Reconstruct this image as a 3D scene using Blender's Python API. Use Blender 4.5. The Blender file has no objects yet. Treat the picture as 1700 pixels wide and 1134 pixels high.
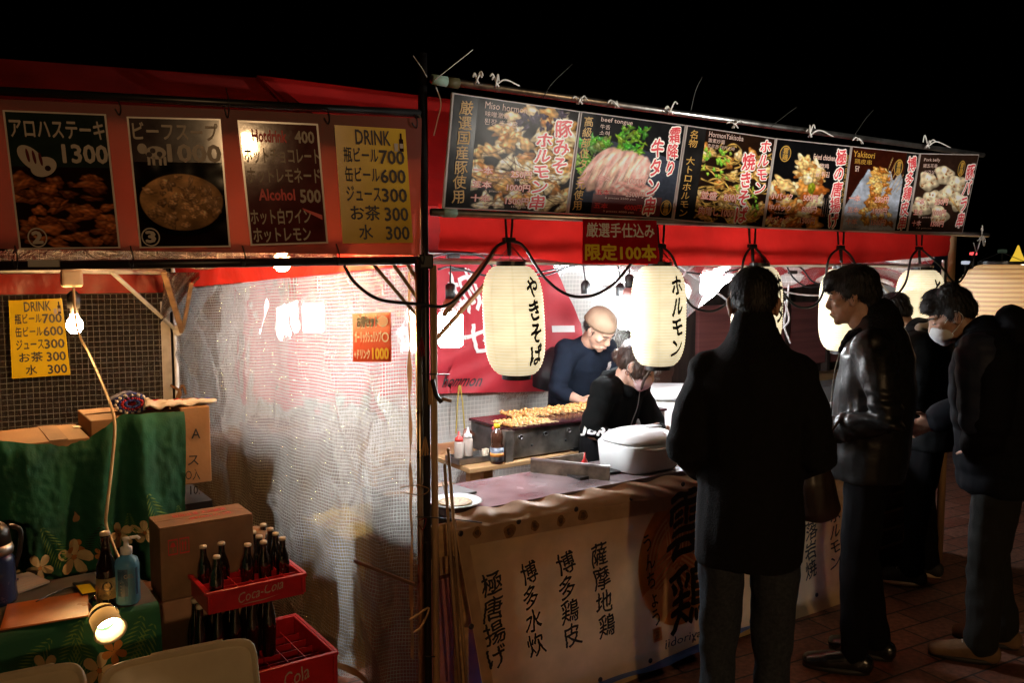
import bpy, bmesh, math, random
import numpy as np
from mathutils import Vector, Matrix, noise
from math import sin, cos, pi, radians

scene = bpy.context.scene
COL = scene.collection
R = random.Random(7)

# ------------------------------------------------------------------ camera
F, PITCH, CAMH = 1450.0, radians(5.0), 1.72
cam = bpy.data.cameras.new("camera")
cam.sensor_width = 36.0
cam.lens = 36.0 * F / 1700.0
cam.clip_start, cam.clip_end = 0.05, 2000.0
camo = bpy.data.objects.new("camera", cam)
COL.objects.link(camo)
camo.location = (0, 0, CAMH)
camo.rotation_euler = (pi / 2 - PITCH, 0, 0)
scene.camera = camo

# ------------------------------------------------------------------ night sky
w = bpy.data.worlds.new("World")
scene.world = w
w.use_nodes = True
wn = w.node_tree
wn.nodes.clear()
sky = wn.nodes.new("ShaderNodeTexSky")
sky.sky_type = 'NISHITA'
sky.sun_disc = False
sky.sun_elevation = radians(-6)
sky.sun_rotation = radians(150)
bg = wn.nodes.new("ShaderNodeBackground")
bg.inputs["Strength"].default_value = 0.03
wo = wn.nodes.new("ShaderNodeOutputWorld")
wn.links.new(sky.outputs[0], bg.inputs["Color"])
wn.links.new(bg.outputs[0], wo.inputs["Surface"])

scene.view_settings.view_transform = 'Standard'
scene.view_settings.look = 'None'
scene.view_settings.exposure = 0.0
scene.view_settings.gamma = 1.0
scene.render.engine = 'CYCLES'
cy = scene.cycles
cy.use_denoising = True
cy.max_bounces = 10
cy.diffuse_bounces = 3
cy.glossy_bounces = 3
cy.transmission_bounces = 6
cy.transparent_max_bounces = 16
cy.sample_clamp_indirect = 4.0
cy.caustics_reflective = False
cy.caustics_refractive = False

# lamp strengths (the lamps themselves are built with their fittings further down)
LED, WARM, LANTERN, SPOT, FLOOD, STREET = 300.0, 520.0, 0.95, 170.0, 78.0, 335.0

# flood lamp standing to the right of the view, whose glare shows on the menu boards
FL = (2.75, 2.05, 1.97)
la = bpy.data.lights.new("flood_light", 'AREA'); la.shape = 'RECTANGLE'; la.size, la.size_y = .05, .03; la.energy = FLOOD; la.color = (1.0, .93, .82)
lo = bpy.data.objects.new("flood_light", la); COL.objects.link(lo)
lo.location = FL; lo.rotation_euler = (Vector((1.15, 4.1, 2.16)) - Vector(FL)).to_track_quat('-Z', 'Y').to_euler()

# warm lamp of the stalls opposite, behind the viewer: its glare is in the wine red sheet, and the long-coated man's shadow on the banner points back to it
sl = bpy.data.lights.new("street_light", 'POINT'); sl.energy = STREET; sl.color = (1.0, .60, .28); sl.shadow_soft_size = .07
so_ = bpy.data.objects.new("street_light", sl); COL.objects.link(so_); so_.location = (1.9, -5.0, 3.2)

# ------------------------------------------------------------------ survey: pixels of the photo -> points of the place
CAM = Vector((0, 0, CAMH))
def ray(px, py):
    a, b = (px - 850) / F, (567 - py) / F
    return Vector((a, cos(PITCH) + b * sin(PITCH), -sin(PITCH) + b * cos(PITCH)))
def P(px, py, Y):
    r = ray(px, py); return CAM + r * (Y / r.y)
def G(px, py, z=0.0):
    r = ray(px, py); return CAM + r * ((z - CAMH) / r.z)
def onplane(px, py, o, n):
    r = ray(px, py); return CAM + r * ((o - CAM).dot(n) / r.dot(n))
Z = Vector((0, 0, 1))
A = Vector((-.315, 3.05, 0))                      # shared front post
a_ = radians(34.6)
uR = Vector((cos(a_), sin(a_), 0)); nR = Vector((sin(a_), -cos(a_), 0)); vR = -nR
b_ = radians(18)
uL = Vector((cos(b_), sin(b_), 0)); nL = Vector((sin(b_), -cos(b_), 0)); vL = -nL
def RS(u, v, z): return A + uR * u + vR * v + Z * z
def fr(px, py, off=0.0): return onplane(px, py, A + nR * off, nR)
def fl(px, py, off=0.0): return onplane(px, py, A + nL * off, nL)

# ------------------------------------------------------------------ materials
MATS = {}
def nodes(m):
    m.use_nodes = True
    return m.node_tree.nodes, m.node_tree.links
def mat(name, col, rough=.6, metal=0., var=.12, scale=14., bump=0., bscale=60., emit=None, estr=0., trans=0., spec=.5, coat=0., alpha=1., stretch=None):
    """Principled with a mottled base colour, fine bump and (trans) light passing through the cloth."""
    if name in MATS: return MATS[name]
    m = bpy.data.materials.new(name); n, l = nodes(m); n.clear()
    out = n.new("ShaderNodeOutputMaterial"); bs = n.new("ShaderNodeBsdfPrincipled")
    tc = n.new("ShaderNodeTexCoord")
    nz = n.new("ShaderNodeTexNoise"); nz.inputs["Scale"].default_value = scale; nz.inputs["Detail"].default_value = 6
    mp = n.new("ShaderNodeMapping"); l.new(tc.outputs["Object"], mp.inputs[0]); l.new(mp.outputs[0], nz.inputs["Vector"])
    if stretch: mp.inputs["Scale"].default_value = stretch
    rp = n.new("ShaderNodeValToRGB")
    c = Vector(col[:3])
    rp.color_ramp.elements[0].position = .3; rp.color_ramp.elements[1].position = .72
    rp.color_ramp.elements[0].color = (*[max(0, x * (1 - var * 1.6)) for x in c], 1)
    rp.color_ramp.elements[1].color = (*[min(1, x * (1 + var)) for x in c], 1)
    l.new(nz.outputs["Fac"], rp.inputs[0]); l.new(rp.outputs[0], bs.inputs["Base Color"])
    rr = n.new("ShaderNodeMapRange"); rr.inputs["To Min"].default_value = max(.03, rough - min(.12, rough * .35)); rr.inputs["To Max"].default_value = min(1, rough + min(.12, rough * .35))
    l.new(nz.outputs["Fac"], rr.inputs[0]); l.new(rr.outputs[0], bs.inputs["Roughness"])
    bs.inputs["Metallic"].default_value = metal
    bs.inputs["Specular IOR Level"].default_value = spec
    bs.inputs["Coat Weight"].default_value = coat
    if emit:
        bs.inputs["Emission Color"].default_value = (*emit, 1); bs.inputs["Emission Strength"].default_value = estr
    if bump:
        nb = n.new("ShaderNodeTexNoise"); nb.inputs["Scale"].default_value = bscale; nb.inputs["Detail"].default_value = 5
        l.new(mp.outputs[0], nb.inputs["Vector"])
        bp = n.new("ShaderNodeBump"); bp.inputs["Strength"].default_value = bump; bp.inputs["Distance"].default_value = .01
        l.new(nb.outputs["Fac"], bp.inputs["Height"]); l.new(bp.outputs[0], bs.inputs["Normal"])
    sh = bs.outputs[0]
    if trans:
        tr = n.new("ShaderNodeBsdfTranslucent"); l.new(rp.outputs[0], tr.inputs["Color"])
        mx = n.new("ShaderNodeMixShader"); mx.inputs[0].default_value = trans
        l.new(sh, mx.inputs[1]); l.new(tr.outputs[0], mx.inputs[2]); sh = mx.outputs[0]
    if alpha < 1:
        tp = n.new("ShaderNodeBsdfTransparent"); mx = n.new("ShaderNodeMixShader"); mx.inputs[0].default_value = alpha
        l.new(tp.outputs[0], mx.inputs[1]); l.new(sh, mx.inputs[2]); sh = mx.outputs[0]
    l.new(sh, out.inputs[0])
    MATS[name] = m; return m

def lamp_mat(name, col, strength):
    m = bpy.data.materials.new(name); n, l = nodes(m); n.clear()
    out = n.new("ShaderNodeOutputMaterial"); e = n.new("ShaderNodeEmission")
    e.inputs[0].default_value = (*col, 1); e.inputs[1].default_value = strength
    l.new(e.outputs[0], out.inputs[0]); return m

def grid_sheet_mat(name, milky, cell, tint=(.92, .93, .95), rough=.16, bump=.5, thread=.55, bscale=9., diff=.28, bdist=.05, blur=0.):
    """Clear reinforced sheeting: see-through film, milky scatter, white thread grid in UV metres, creased gloss."""
    m = bpy.data.materials.new(name); n, l = nodes(m); n.clear()
    out = n.new("ShaderNodeOutputMaterial")
    uv = n.new("ShaderNodeUVMap"); uv.uv_map = "uv"
    nzw = n.new("ShaderNodeTexNoise"); nzw.inputs["Scale"].default_value = 6; l.new(uv.outputs[0], nzw.inputs["Vector"])
    ws = n.new("ShaderNodeVectorMath"); ws.operation = 'SCALE'; ws.inputs["Scale"].default_value = .005
    l.new(nzw.outputs["Color"], ws.inputs[0])
    wa = n.new("ShaderNodeVectorMath"); wa.operation = 'ADD'; l.new(uv.outputs[0], wa.inputs[0]); l.new(ws.outputs[0], wa.inputs[1])
    sep = n.new("ShaderNodeSeparateXYZ"); l.new(wa.outputs[0], sep.inputs[0])
    lines = []
    for ax, wd in (("X", .14), ("Y", .18)):
        d = n.new("ShaderNodeMath"); d.operation = 'DIVIDE'; d.inputs[1].default_value = cell; l.new(sep.outputs[ax], d.inputs[0])
        fr_ = n.new("ShaderNodeMath"); fr_.operation = 'FRACT'; l.new(d.outputs[0], fr_.inputs[0])
        lt = n.new("ShaderNodeMath"); lt.operation = 'LESS_THAN'; lt.inputs[1].default_value = wd; l.new(fr_.outputs[0], lt.inputs[0])
        lines.append(lt)
    mxm = n.new("ShaderNodeMath"); mxm.operation = 'MAXIMUM'; l.new(lines[0].outputs[0], mxm.inputs[0]); l.new(lines[1].outputs[0], mxm.inputs[1])
    # patchy milkiness (scuffs and moisture)
    nm = n.new("ShaderNodeTexNoise"); nm.inputs["Scale"].default_value = 2.6; nm.inputs["Detail"].default_value = 8; l.new(uv.outputs[0], nm.inputs["Vector"])
    mr = n.new("ShaderNodeMapRange"); mr.inputs["From Min"].default_value = .3; mr.inputs["From Max"].default_value = .7
    mr.inputs["To Min"].default_value = milky * .7; mr.inputs["To Max"].default_value = min(1, milky * 1.2); l.new(nm.outputs["Fac"], mr.inputs[0])
    ml = n.new("ShaderNodeMath"); ml.operation = 'MULTIPLY_ADD'; ml.inputs[1].default_value = thread
    l.new(mxm.outputs[0], ml.inputs[0]); l.new(mr.outputs[0], ml.inputs[2]); ml.use_clamp = True
    # crease bump
    nb = n.new("ShaderNodeTexNoise"); nb.inputs["Scale"].default_value = bscale; nb.inputs["Detail"].default_value = 9; nb.inputs["Roughness"].default_value = .62; nb.inputs["Distortion"].default_value = 1.2
    l.new(uv.outputs[0], nb.inputs["Vector"])
    vo = n.new("ShaderNodeTexVoronoi"); vo.feature = 'DISTANCE_TO_EDGE'; vo.inputs["Scale"].default_value = bscale * 1.2; l.new(nzw.outputs["Color"], vo.inputs["Vector"])
    hs = n.new("ShaderNodeMath"); hs.operation = 'MULTIPLY_ADD'; hs.inputs[1].default_value = .35; l.new(vo.outputs["Distance"], hs.inputs[0]); l.new(nb.outputs["Fac"], hs.inputs[2])
    h2 = n.new("ShaderNodeMath"); h2.operation = 'MULTIPLY_ADD'; h2.inputs[1].default_value = .06; l.new(mxm.outputs[0], h2.inputs[0]); l.new(hs.outputs[0], h2.inputs[2])
    bp = n.new("ShaderNodeBump"); bp.inputs["Strength"].default_value = bump; bp.inputs["Distance"].default_value = bdist; l.new(h2.outputs[0], bp.inputs["Height"])
    tp = n.new("ShaderNodeBsdfTransparent"); tp.inputs[0].default_value = (*tint, 1)
    if blur:                                           # scuffed film: what lies behind shows softened
        rf = n.new("ShaderNodeBsdfRefraction"); rf.inputs[0].default_value = (*tint, 1); rf.inputs["Roughness"].default_value = blur; rf.inputs["IOR"].default_value = 1.18
        mb_ = n.new("ShaderNodeMixShader"); mb_.inputs[0].default_value = .7; l.new(tp.outputs[0], mb_.inputs[1]); l.new(rf.outputs[0], mb_.inputs[2]); tp = mb_
    tl = n.new("ShaderNodeBsdfTranslucent"); tl.inputs[0].default_value = (.86, .82, .74, 1)
    df = n.new("ShaderNodeBsdfDiffuse"); df.inputs[0].default_value = (.8, .77, .70, 1)
    m0 = n.new("ShaderNodeMixShader"); m0.inputs[0].default_value = diff; l.new(tl.outputs[0], m0.inputs[1]); l.new(df.outputs[0], m0.inputs[2])
    m1 = n.new("ShaderNodeMixShader"); l.new(ml.outputs[0], m1.inputs[0]); l.new(tp.outputs[0], m1.inputs[1]); l.new(m0.outputs[0], m1.inputs[2])
    gl = n.new("ShaderNodeBsdfGlossy"); gl.inputs["Roughness"].default_value = rough; gl.inputs[0].default_value = (.9, .9, .9, 1); l.new(bp.outputs[0], gl.inputs["Normal"])
    fs = n.new("ShaderNodeFresnel"); fs.inputs["IOR"].default_value = 1.5; l.new(bp.outputs[0], fs.inputs["Normal"])
    m2 = n.new("ShaderNodeMixShader"); l.new(fs.outputs[0], m2.inputs[0]); l.new(m1.outputs[0], m2.inputs[1]); l.new(gl.outputs[0], m2.inputs[2])
    l.new(m2.outputs[0], out.inputs[0])
    return m

def print_mat(name, rough=.3, trans=.35):
    """Printed sheet: colour comes from the print's own colour layer."""
    m = bpy.data.materials.new(name); n, l = nodes(m); n.clear()
    out = n.new("ShaderNodeOutputMaterial"); bs = n.new("ShaderNodeBsdfPrincipled")
    at = n.new("ShaderNodeAttribute"); at.attribute_name = "ink"
    l.new(at.outputs["Color"], bs.inputs["Base Color"]); bs.inputs["Roughness"].default_value = rough
    nb = n.new("ShaderNodeTexNoise"); nb.inputs["Scale"].default_value = 5; bs.inputs["Specular IOR Level"].default_value = .08
    tc = n.new("ShaderNodeTexCoord"); l.new(tc.outputs["Object"], nb.inputs["Vector"])
    bp = n.new("ShaderNodeBump"); bp.inputs["Strength"].default_value = .25; bp.inputs["Distance"].default_value = .03
    l.new(nb.outputs["Fac"], bp.inputs["Height"]); l.new(bp.outputs[0], bs.inputs["Normal"])
    tr = n.new("ShaderNodeBsdfTranslucent"); l.new(at.outputs["Color"], tr.inputs[0])
    mx = n.new("ShaderNodeMixShader"); mx.inputs[0].default_value = trans
    l.new(bs.outputs[0], mx.inputs[1]); l.new(tr.outputs[0], mx.inputs[2]); l.new(mx.outputs[0], out.inputs[0])
    return m

# ------------------------------------------------------------------ objects
ROOT = {}
def thing(name, loc, label, cat, group=None, rz=0.):
    o = bpy.data.objects.new(name, None); COL.objects.link(o)
    o.location = loc; o.rotation_euler = (0, 0, rz); o.empty_display_size = .1
    ROOT[o.name] = Vector(loc)
    return tag(o, label, cat, group)
def tag(o, label, cat, group=None, kind=None):
    if label: o["label"] = label
    if cat: o["category"] = cat
    if group: o["group"] = group
    if kind: o["kind"] = kind
    return o
def link_mesh(name, me, parent=None, local=False):
    o = bpy.data.objects.new(name, me); COL.objects.link(o)
    if parent is not None:
        o.parent = parent
        if not local:
            off = ROOT.get(parent.name, Vector((0, 0, 0)))
            me.transform(Matrix.Translation(-off)); me.update()
        ROOT[o.name] = Vector((0, 0, 0)) if local else ROOT.get(parent.name, Vector((0, 0, 0)))
    else:
        n = len(me.vertices); co = np.empty(n * 3, np.float32); me.vertices.foreach_get("co", co); co = co.reshape(-1, 3)
        c = Vector(((co[:, 0].min() + co[:, 0].max()) / 2, (co[:, 1].min() + co[:, 1].max()) / 2, co[:, 2].min()))
        c = Vector([float(x) for x in c])
        me.transform(Matrix.Translation(-c)); me.update(); o.location = c; ROOT[o.name] = c
    return o

def catmull(pts, k=6):
    pts = [Vector(p) for p in pts]
    if len(pts) < 3: return pts
    q = [pts[0] * 2 - pts[1]] + pts + [pts[-1] * 2 - pts[-2]]
    out = []
    for i in range(1, len(q) - 2):
        for j in range(k):
            t = j / k; a, b, c, d = q[i - 1], q[i], q[i + 1], q[i + 2]
            out.append(.5 * ((2 * b) + (c - a) * t + (2 * a - 5 * b + 4 * c - d) * t * t + (3 * b - a - 3 * c + d) * t ** 3))
    out.append(pts[-1]); return out
def sag(p0, p1, drop, n=10):
    p0, p1 = Vector(p0), Vector(p1)
    return [p0.lerp(p1, i / n) - Z * drop * 4 * (i / n) * (1 - i / n) for i in range(n + 1)]

class MB:
    def __init__(s): s.v = []; s.f = []; s.m = []; s.uv = []; s.mi = 0
    def add(s, vs, fs, uvs=None):
        b = len(s.v); s.v += [Vector(x) for x in vs]
        s.uv += list(uvs) if uvs is not None else [(0, 0)] * len(vs)
        for f in fs: s.f.append([b + i for i in f]); s.m.append(s.mi)
        return s
    def slot(s, i): s.mi = i; return s
    def hexa(s, c):                                   # 8 corners: bottom 4 then top 4
        return s.add(c, [(3, 2, 1, 0), (4, 5, 6, 7), (0, 1, 5, 4), (1, 2, 6, 5), (2, 3, 7, 6), (3, 0, 4, 7)])
    def box(s, c, sx, sy, sz, ax=None, ay=None, az=None):
        c = Vector(c); ax = (ax or Vector((1, 0, 0))) * sx / 2; ay = (ay or Vector((0, 1, 0))) * sy / 2; az = (az or Z) * sz / 2
        return s.hexa([c - ax - ay - az, c + ax - ay - az, c + ax + ay - az, c - ax + ay - az, c - ax - ay + az, c + ax - ay + az, c + ax + ay + az, c - ax + ay + az])
    def bar(s, p0, p1, w_, h_, ref=None):
        p0, p1 = Vector(p0), Vector(p1); d = (p1 - p0); L = d.length; d.normalize()
        ref = Vector(ref) if ref else (Z if abs(d.z) < .9 else Vector((1, 0, 0)))
        x = d.cross(ref).normalized(); y = x.cross(d)
        return s.box((p0 + p1) / 2, w_, h_, L, x, y, d)
    def tube(s, pts, r, n=8, cap=True):
        pts = [Vector(p) for p in pts]; k = len(pts)
        rs = r if isinstance(r, (list, tuple)) else [r] * k
        t0 = (pts[1] - pts[0]).normalized(); x = t0.cross(Z if abs(t0.z) < .95 else Vector((1, 0, 0))).normalized()
        vs, fs = [], []
        for i, p in enumerate(pts):
            t = (pts[min(i + 1, k - 1)] - pts[max(i - 1, 0)]).normalized()
            x = (x - t * x.dot(t)).normalized(); y = t.cross(x)
            for j in range(n):
                a = 2 * pi * j / n; vs.append(p + (x * cos(a) + y * sin(a)) * rs[i])
        for i in range(k - 1):
            for j in range(n):
                fs.append((i * n + j, i * n + (j + 1) % n, (i + 1) * n + (j + 1) % n, (i + 1) * n + j))
        if cap: fs += [tuple(reversed(range(n))), tuple(range((k - 1) * n, k * n))]
        return s.add(vs, fs)
    def lathe(s, c, prof, n=20, axis=None, x=None, cap=True, sq=1.):
        """prof: (radius, height); sq squares the outline (superellipse power)"""
        c = Vector(c); az = (axis or Z).normalized(); ax = x or az.cross(Vector((0, 1, 0)) if abs(az.y) < .9 else Vector((1, 0, 0))).normalized(); ay = az.cross(ax)
        vs, fs = [], []
        for r, h in prof:
            for j in range(n):
                a = 2 * pi * j / n; ca, sa = cos(a), sin(a)
                if sq != 1: ca, sa = math.copysign(abs(ca) ** sq, ca), math.copysign(abs(sa) ** sq, sa)
                vs.append(c + az * h + (ax * ca + ay * sa) * r)
        k = len(prof)
        for i in range(k - 1):
            for j in range(n): fs.append((i * n + j, i * n + (j + 1) % n, (i + 1) * n + (j + 1) % n, (i + 1) * n + j))
        if cap: fs += [tuple(reversed(range(n))), tuple(range((k - 1) * n, k * n))]
        return s.add(vs, fs)
    def grid(s, fn, nu, nv, su=1., sv=1.):
        vs, uv, fs = [], [], []
        for j in range(nv + 1):
            for i in range(nu + 1):
                vs.append(fn(i / nu, j / nv)); uv.append((i / nu * su, j / nv * sv))
        for j in range(nv):
            for i in range(nu):
                a = j * (nu + 1) + i; fs.append((a, a + 1, a + nu + 2, a + nu + 1))
        return s.add(vs, fs, uv)
    def mesh(s, name, mats, smooth=False):
        me = bpy.data.meshes.new(name); me.from_pydata([tuple(v) for v in s.v], [], s.f)
        for m in (mats if isinstance(mats, (list, tuple)) else [mats]): me.materials.append(m)
        me.polygons.foreach_set("material_index", s.m)
        uvl = me.uv_layers.new(name="uv"); li = np.empty(len(me.loops), np.int32); me.loops.foreach_get("vertex_index", li)
        uvl.data.foreach_set("uv", np.array(s.uv, np.float32)[li].ravel())
        if smooth: me.polygons.foreach_set("use_smooth", [True] * len(me.polygons))
        me.update(); return me
    def build(s, name, mats, parent=None, smooth=False, bevel=0., local=False, thick=0., seg=2):
        o = link_mesh(name, s.mesh(name, mats, smooth), parent, local)
        if thick:
            md = o.modifiers.new("thick", 'SOLIDIFY'); md.thickness = thick; md.offset = 0
        if bevel:
            md = o.modifiers.new("bevel", 'BEVEL'); md.width = bevel; md.segments = seg; md.limit_method = 'ANGLE'; md.angle_limit = radians(40)
        return o

def copy_tree(o, parent=None):
    c = o.copy(); COL.objects.link(c); c.parent = parent
    for ch in list(o.children): copy_tree(ch, c)
    return c

# ------------------------------------------------------------------ lettering
TC = {}
def glyphs(s, off=0., brush=0.):
    key = (s, round(off, 4), brush)
    if key in TC: return TC[key]
    if off:                                            # heavier strokes: the glyph laid again a little to each side
        v, fs = glyphs(s, 0, brush); vs, ff = [], []
        k = 5 if off < .03 else 9
        for j in range(k):
            a = 2 * pi * j / (k - 1); d = off if j < k - 1 else 0
            ff += [tuple(i + len(v) * j for i in f) for f in fs]; vs.append(v[:, :2] + np.array([cos(a) * d, sin(a) * d], np.float32))
        TC[key] = (np.hstack([np.concatenate(vs), np.repeat(np.arange(k) * 6e-5, len(v))[:, None]]).astype(np.float32), ff); return TC[key]
    c = bpy.data.curves.new("t", "FONT"); c.body = s; c.resolution_u = 2
    o = bpy.data.objects.new("t", c); COL.objects.link(o)
    dg = bpy.context.evaluated_depsgraph_get()
    me = bpy.data.meshes.new_from_object(o.evaluated_get(dg))
    if brush:
        bm = bmesh.new(); bm.from_mesh(me)
        for _ in range(2):
            bmesh.ops.subdivide_edges(bm, edges=[e for e in bm.edges if e.calc_length() > .08], cuts=1)
        bmesh.ops.triangulate(bm, faces=bm.faces); bm.to_mesh(me); bm.free()
    v = np.empty(len(me.vertices) * 3, np.float32); me.vertices.foreach_get("co", v); v = v.reshape(-1, 3)[:, :2].copy()
    fs = [tuple(p.vertices) for p in me.polygons]
    if brush:                                          # a brush's slant and swelling strokes
        x, y = v[:, 0].copy(), v[:, 1].copy(); h = sum(map(ord, s)) % 97
        v[:, 1] = y + (x - .5) * .10 * brush + .02 * brush * np.sin(x * 9 + h)
        v[:, 0] = x + .045 * brush * np.sin(y * 5.3 + h) - (y - .4) * .05 * brush + .012 * brush * np.sin(y * 31 + x * 17)
    bpy.data.objects.remove(o); bpy.data.curves.remove(c); bpy.data.meshes.remove(me)
    v = np.hstack([v, np.zeros((len(v), 1), np.float32)]); TC[key] = (v, fs); return TC[key]

class Quad:
    """A flat sheet in the place: corners tl, tr, br, bl; at(s,t,h): s right, t down, h out of the front."""
    def __init__(q, tl, tr, br, bl):
        q.c = [Vector(x) for x in (tl, tr, br, bl)]; tl, tr, br, bl = q.c
        q.n = (tr - tl + br - bl).cross(tl - bl + tr - br).normalized()
        q.w = ((tr - tl).length + (br - bl).length) / 2; q.h = ((bl - tl).length + (br - tr).length) / 2
    def at(q, s, t, h=0.):
        tl, tr, br, bl = q.c
        return tl * ((1 - s) * (1 - t)) + tr * (s * (1 - t)) + br * (s * t) + bl * ((1 - s) * t) + q.n * h

class Print:
    """Collects fills and lettering of one sheet as one mesh with a slot for each ink."""
    def __init__(p, q): p.q = q; p.mb = MB(); p.inks = []; p.bend = None
    def ink(p, m):
        if m not in p.inks: p.inks.append(m)
        p.mb.slot(p.inks.index(m))
    def at(p, s, t, h): return p.bend(s, t, h) if p.bend else p.q.at(s, t, h)
    def poly(p, pts, m, h=.002):
        p.ink(m); p.mb.add([p.at(s, t, h) for s, t in pts], [tuple(reversed(range(len(pts))))])
    def fill(p, x0, y0, x1, y1, m, h=.002): p.poly([(x0, y0), (x1, y0), (x1, y1), (x0, y1)], m, h)
    def ell(p, cx, cy_, rx, ry, m, h=.002, n=28, rot=0.):
        p.poly([(cx + rx * cos(2 * pi * i / n) * cos(rot) - ry * sin(2 * pi * i / n) * sin(rot), cy_ + rx * cos(2 * pi * i / n) * sin(rot) + ry * sin(2 * pi * i / n) * cos(rot)) for i in range(n)], m, h)
    def ring(p, cx, cy_, rx, ry, wd, m, h=.002, n=36):
        p.ink(m); vs = []
        for i in range(n):
            a = 2 * pi * i / n
            for k in (1, 1 - wd): vs.append(p.at(cx + rx * k * cos(a), cy_ + ry * k * sin(a), h))
        p.mb.add(vs, [(2 * i, 2 * i + 1, (2 * i + 3) % (2 * n), (2 * i + 2) % (2 * n)) for i in range(n)])
    def line(p, s, x0, y0, x1, y1, m, off=0., h=.003, brush=0., tight=True, outline=None, ow=.04):
        """text stretched into the rectangle"""
        if outline: p.line(s, x0, y0, x1, y1, outline, off + ow, h - .0012, brush)
        v0, _ = glyphs(s, 0, 0)
        xa, xb, ya, yb = v0[:, 0].min(), v0[:, 0].max(), v0[:, 1].min(), v0[:, 1].max()
        v, fs = glyphs(s, off, brush)
        p.ink(m)
        p.mb.add([p.at(x0 + (x - xa) / (xb - xa) * (x1 - x0), y1 - (y - ya) / (yb - ya) * (y1 - y0), h + dz) for x, y, dz in v.tolist()], fs)
    def chars(p, s, x0, y0, x1, y1, m, off=0., h=.003, brush=0., outline=None, ow=.05, skew=0.):
        """vertical writing: one cell below another; skew shifts x from top to bottom"""
        n = len(s); dy = (y1 - y0) / n
        for i, ch in enumerate(s):
            if ch == ' ': continue
            c = {'ー': '丨', '(': '︵', ')': '︶'}.get(ch, ch)
            sx = skew * i / max(1, n - 1)
            for o_, mm, hh in (([(off + ow, outline, h - .0012)] if outline else []) + [(off, m, h)]):
                v, fs = glyphs(c, o_, brush); p.ink(mm)
                p.mb.add([p.at(x0 + sx + x * (x1 - x0), y0 + dy * i + (.88 - y) * dy, hh + dz) for x, y, dz in v.tolist()], fs)
    def build(p, name, parent): return p.mb.build(name, p.inks, parent)

def picture(name, q, img, m, parent, rect=(0, 0, 1, 1), h=.0012):
    H, W_, _ = img.shape; x0, y0, x1, y1 = rect
    s = np.linspace(x0, x1, W_); t = np.linspace(y0, y1, H); S, T = np.meshgrid(s, t)
    tl, tr, br, bl = [np.array(c) for c in q.c]
    pts = (tl * ((1 - S) * (1 - T))[..., None] + tr * (S * (1 - T))[..., None] + br * (S * T)[..., None] + bl * ((1 - S) * T)[..., None]) + np.array(q.n) * h
    idx = np.arange(H * W_).reshape(H, W_)
    f = np.stack([idx[:-1, :-1], idx[1:, :-1], idx[1:, 1:], idx[:-1, 1:]], -1).reshape(-1, 4)
    me = bpy.data.meshes.new(name); me.from_pydata(pts.reshape(-1, 3).tolist(), [], f.tolist())
    ca = me.color_attributes.new("ink", 'FLOAT_COLOR', 'POINT')
    rgba = np.ones((H * W_, 4), np.float32); rgba[:, :3] = np.clip(img.reshape(-1, 3) * 1.12, 0, 1) ** 2.0
    ca.data.foreach_set("color", rgba.ravel()); me.materials.append(m)
    return link_mesh(name, me, parent)

# ------------------------------------------------------------------ printed food pictures (display-space colours painted with numpy)
def fbm(h, w_, f, seed, octs=4):
    rg = np.random.RandomState(seed); out = np.zeros((h, w_)); amp = 1.; tot = 0
    for _ in range(octs):
        g = rg.rand(int(f) + 3, int(f * w_ / h) + 3)
        yy = np.linspace(0, g.shape[0] - 1.001, h); xx = np.linspace(0, g.shape[1] - 1.001, w_)
        yi = yy.astype(int); xi = xx.astype(int); fy = (yy - yi)[:, None]; fx = (xx - xi)[None]
        fy = fy * fy * (3 - 2 * fy); fx = fx * fx * (3 - 2 * fx)
        a = g[yi][:, xi]; b = g[yi][:, xi + 1]; c = g[yi + 1][:, xi]; d = g[yi + 1][:, xi + 1]
        out += amp * ((a * (1 - fx) + b * fx) * (1 - fy) + (c * (1 - fx) + d * fx) * fy); tot += amp; amp *= .55; f *= 2
    return out / tot
def canvas(h, w_, col, seed, amt=.25):
    return np.ones((h, w_, 3)) * np.array(col) * (1 - amt + 2 * amt * fbm(h, w_, 5, seed)[..., None])
def bit(img, cx, cy_, rx, ry, rot, col, seed=0, lump=.25, edge=.55, gloss=.25):
    """one lit morsel of food in the picture"""
    H, W_, _ = img.shape; r = max(rx, ry) * 1.35
    x0, x1, y0, y1 = int(max(0, cx - r)), int(min(W_, cx + r + 1)), int(max(0, cy_ - r)), int(min(H, cy_ + r + 1))
    if x1 <= x0 or y1 <= y0: return
    Y, X = np.mgrid[y0:y1, x0:x1]; dx, dy = X - cx, Y - cy_
    u = (dx * cos(rot) + dy * sin(rot)) / rx; v = (-dx * sin(rot) + dy * cos(rot)) / ry
    ang = np.arctan2(v, u); rr = np.sqrt(u * u + v * v) * (1 + lump * (.5 * np.sin(3 * ang + seed) + .35 * np.sin(5 * ang + seed * 2.3)))
    a = np.clip((1 - rr) * min(rx, ry) * .8, 0, 1)[..., None]
    z = np.sqrt(np.clip(1 - rr ** 2, 0, 1)); ny = dy / max(r, 1)
    sh = edge + (1 - edge) * z - .28 * ny - .12 * dx / r
    tex = 1 + .22 * (np.sin(u * 7 + seed) * np.sin(v * 6 + seed * 1.7))
    hl = gloss * np.clip(1 - ((u + .25) ** 2 + (v + .4) ** 2) * 7, 0, 1)
    c = np.array(col)[None, None] * (sh * tex)[..., None] + hl[..., None]
    img[y0:y1, x0:x1] = img[y0:y1, x0:x1] * (1 - a) + c * a
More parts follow.
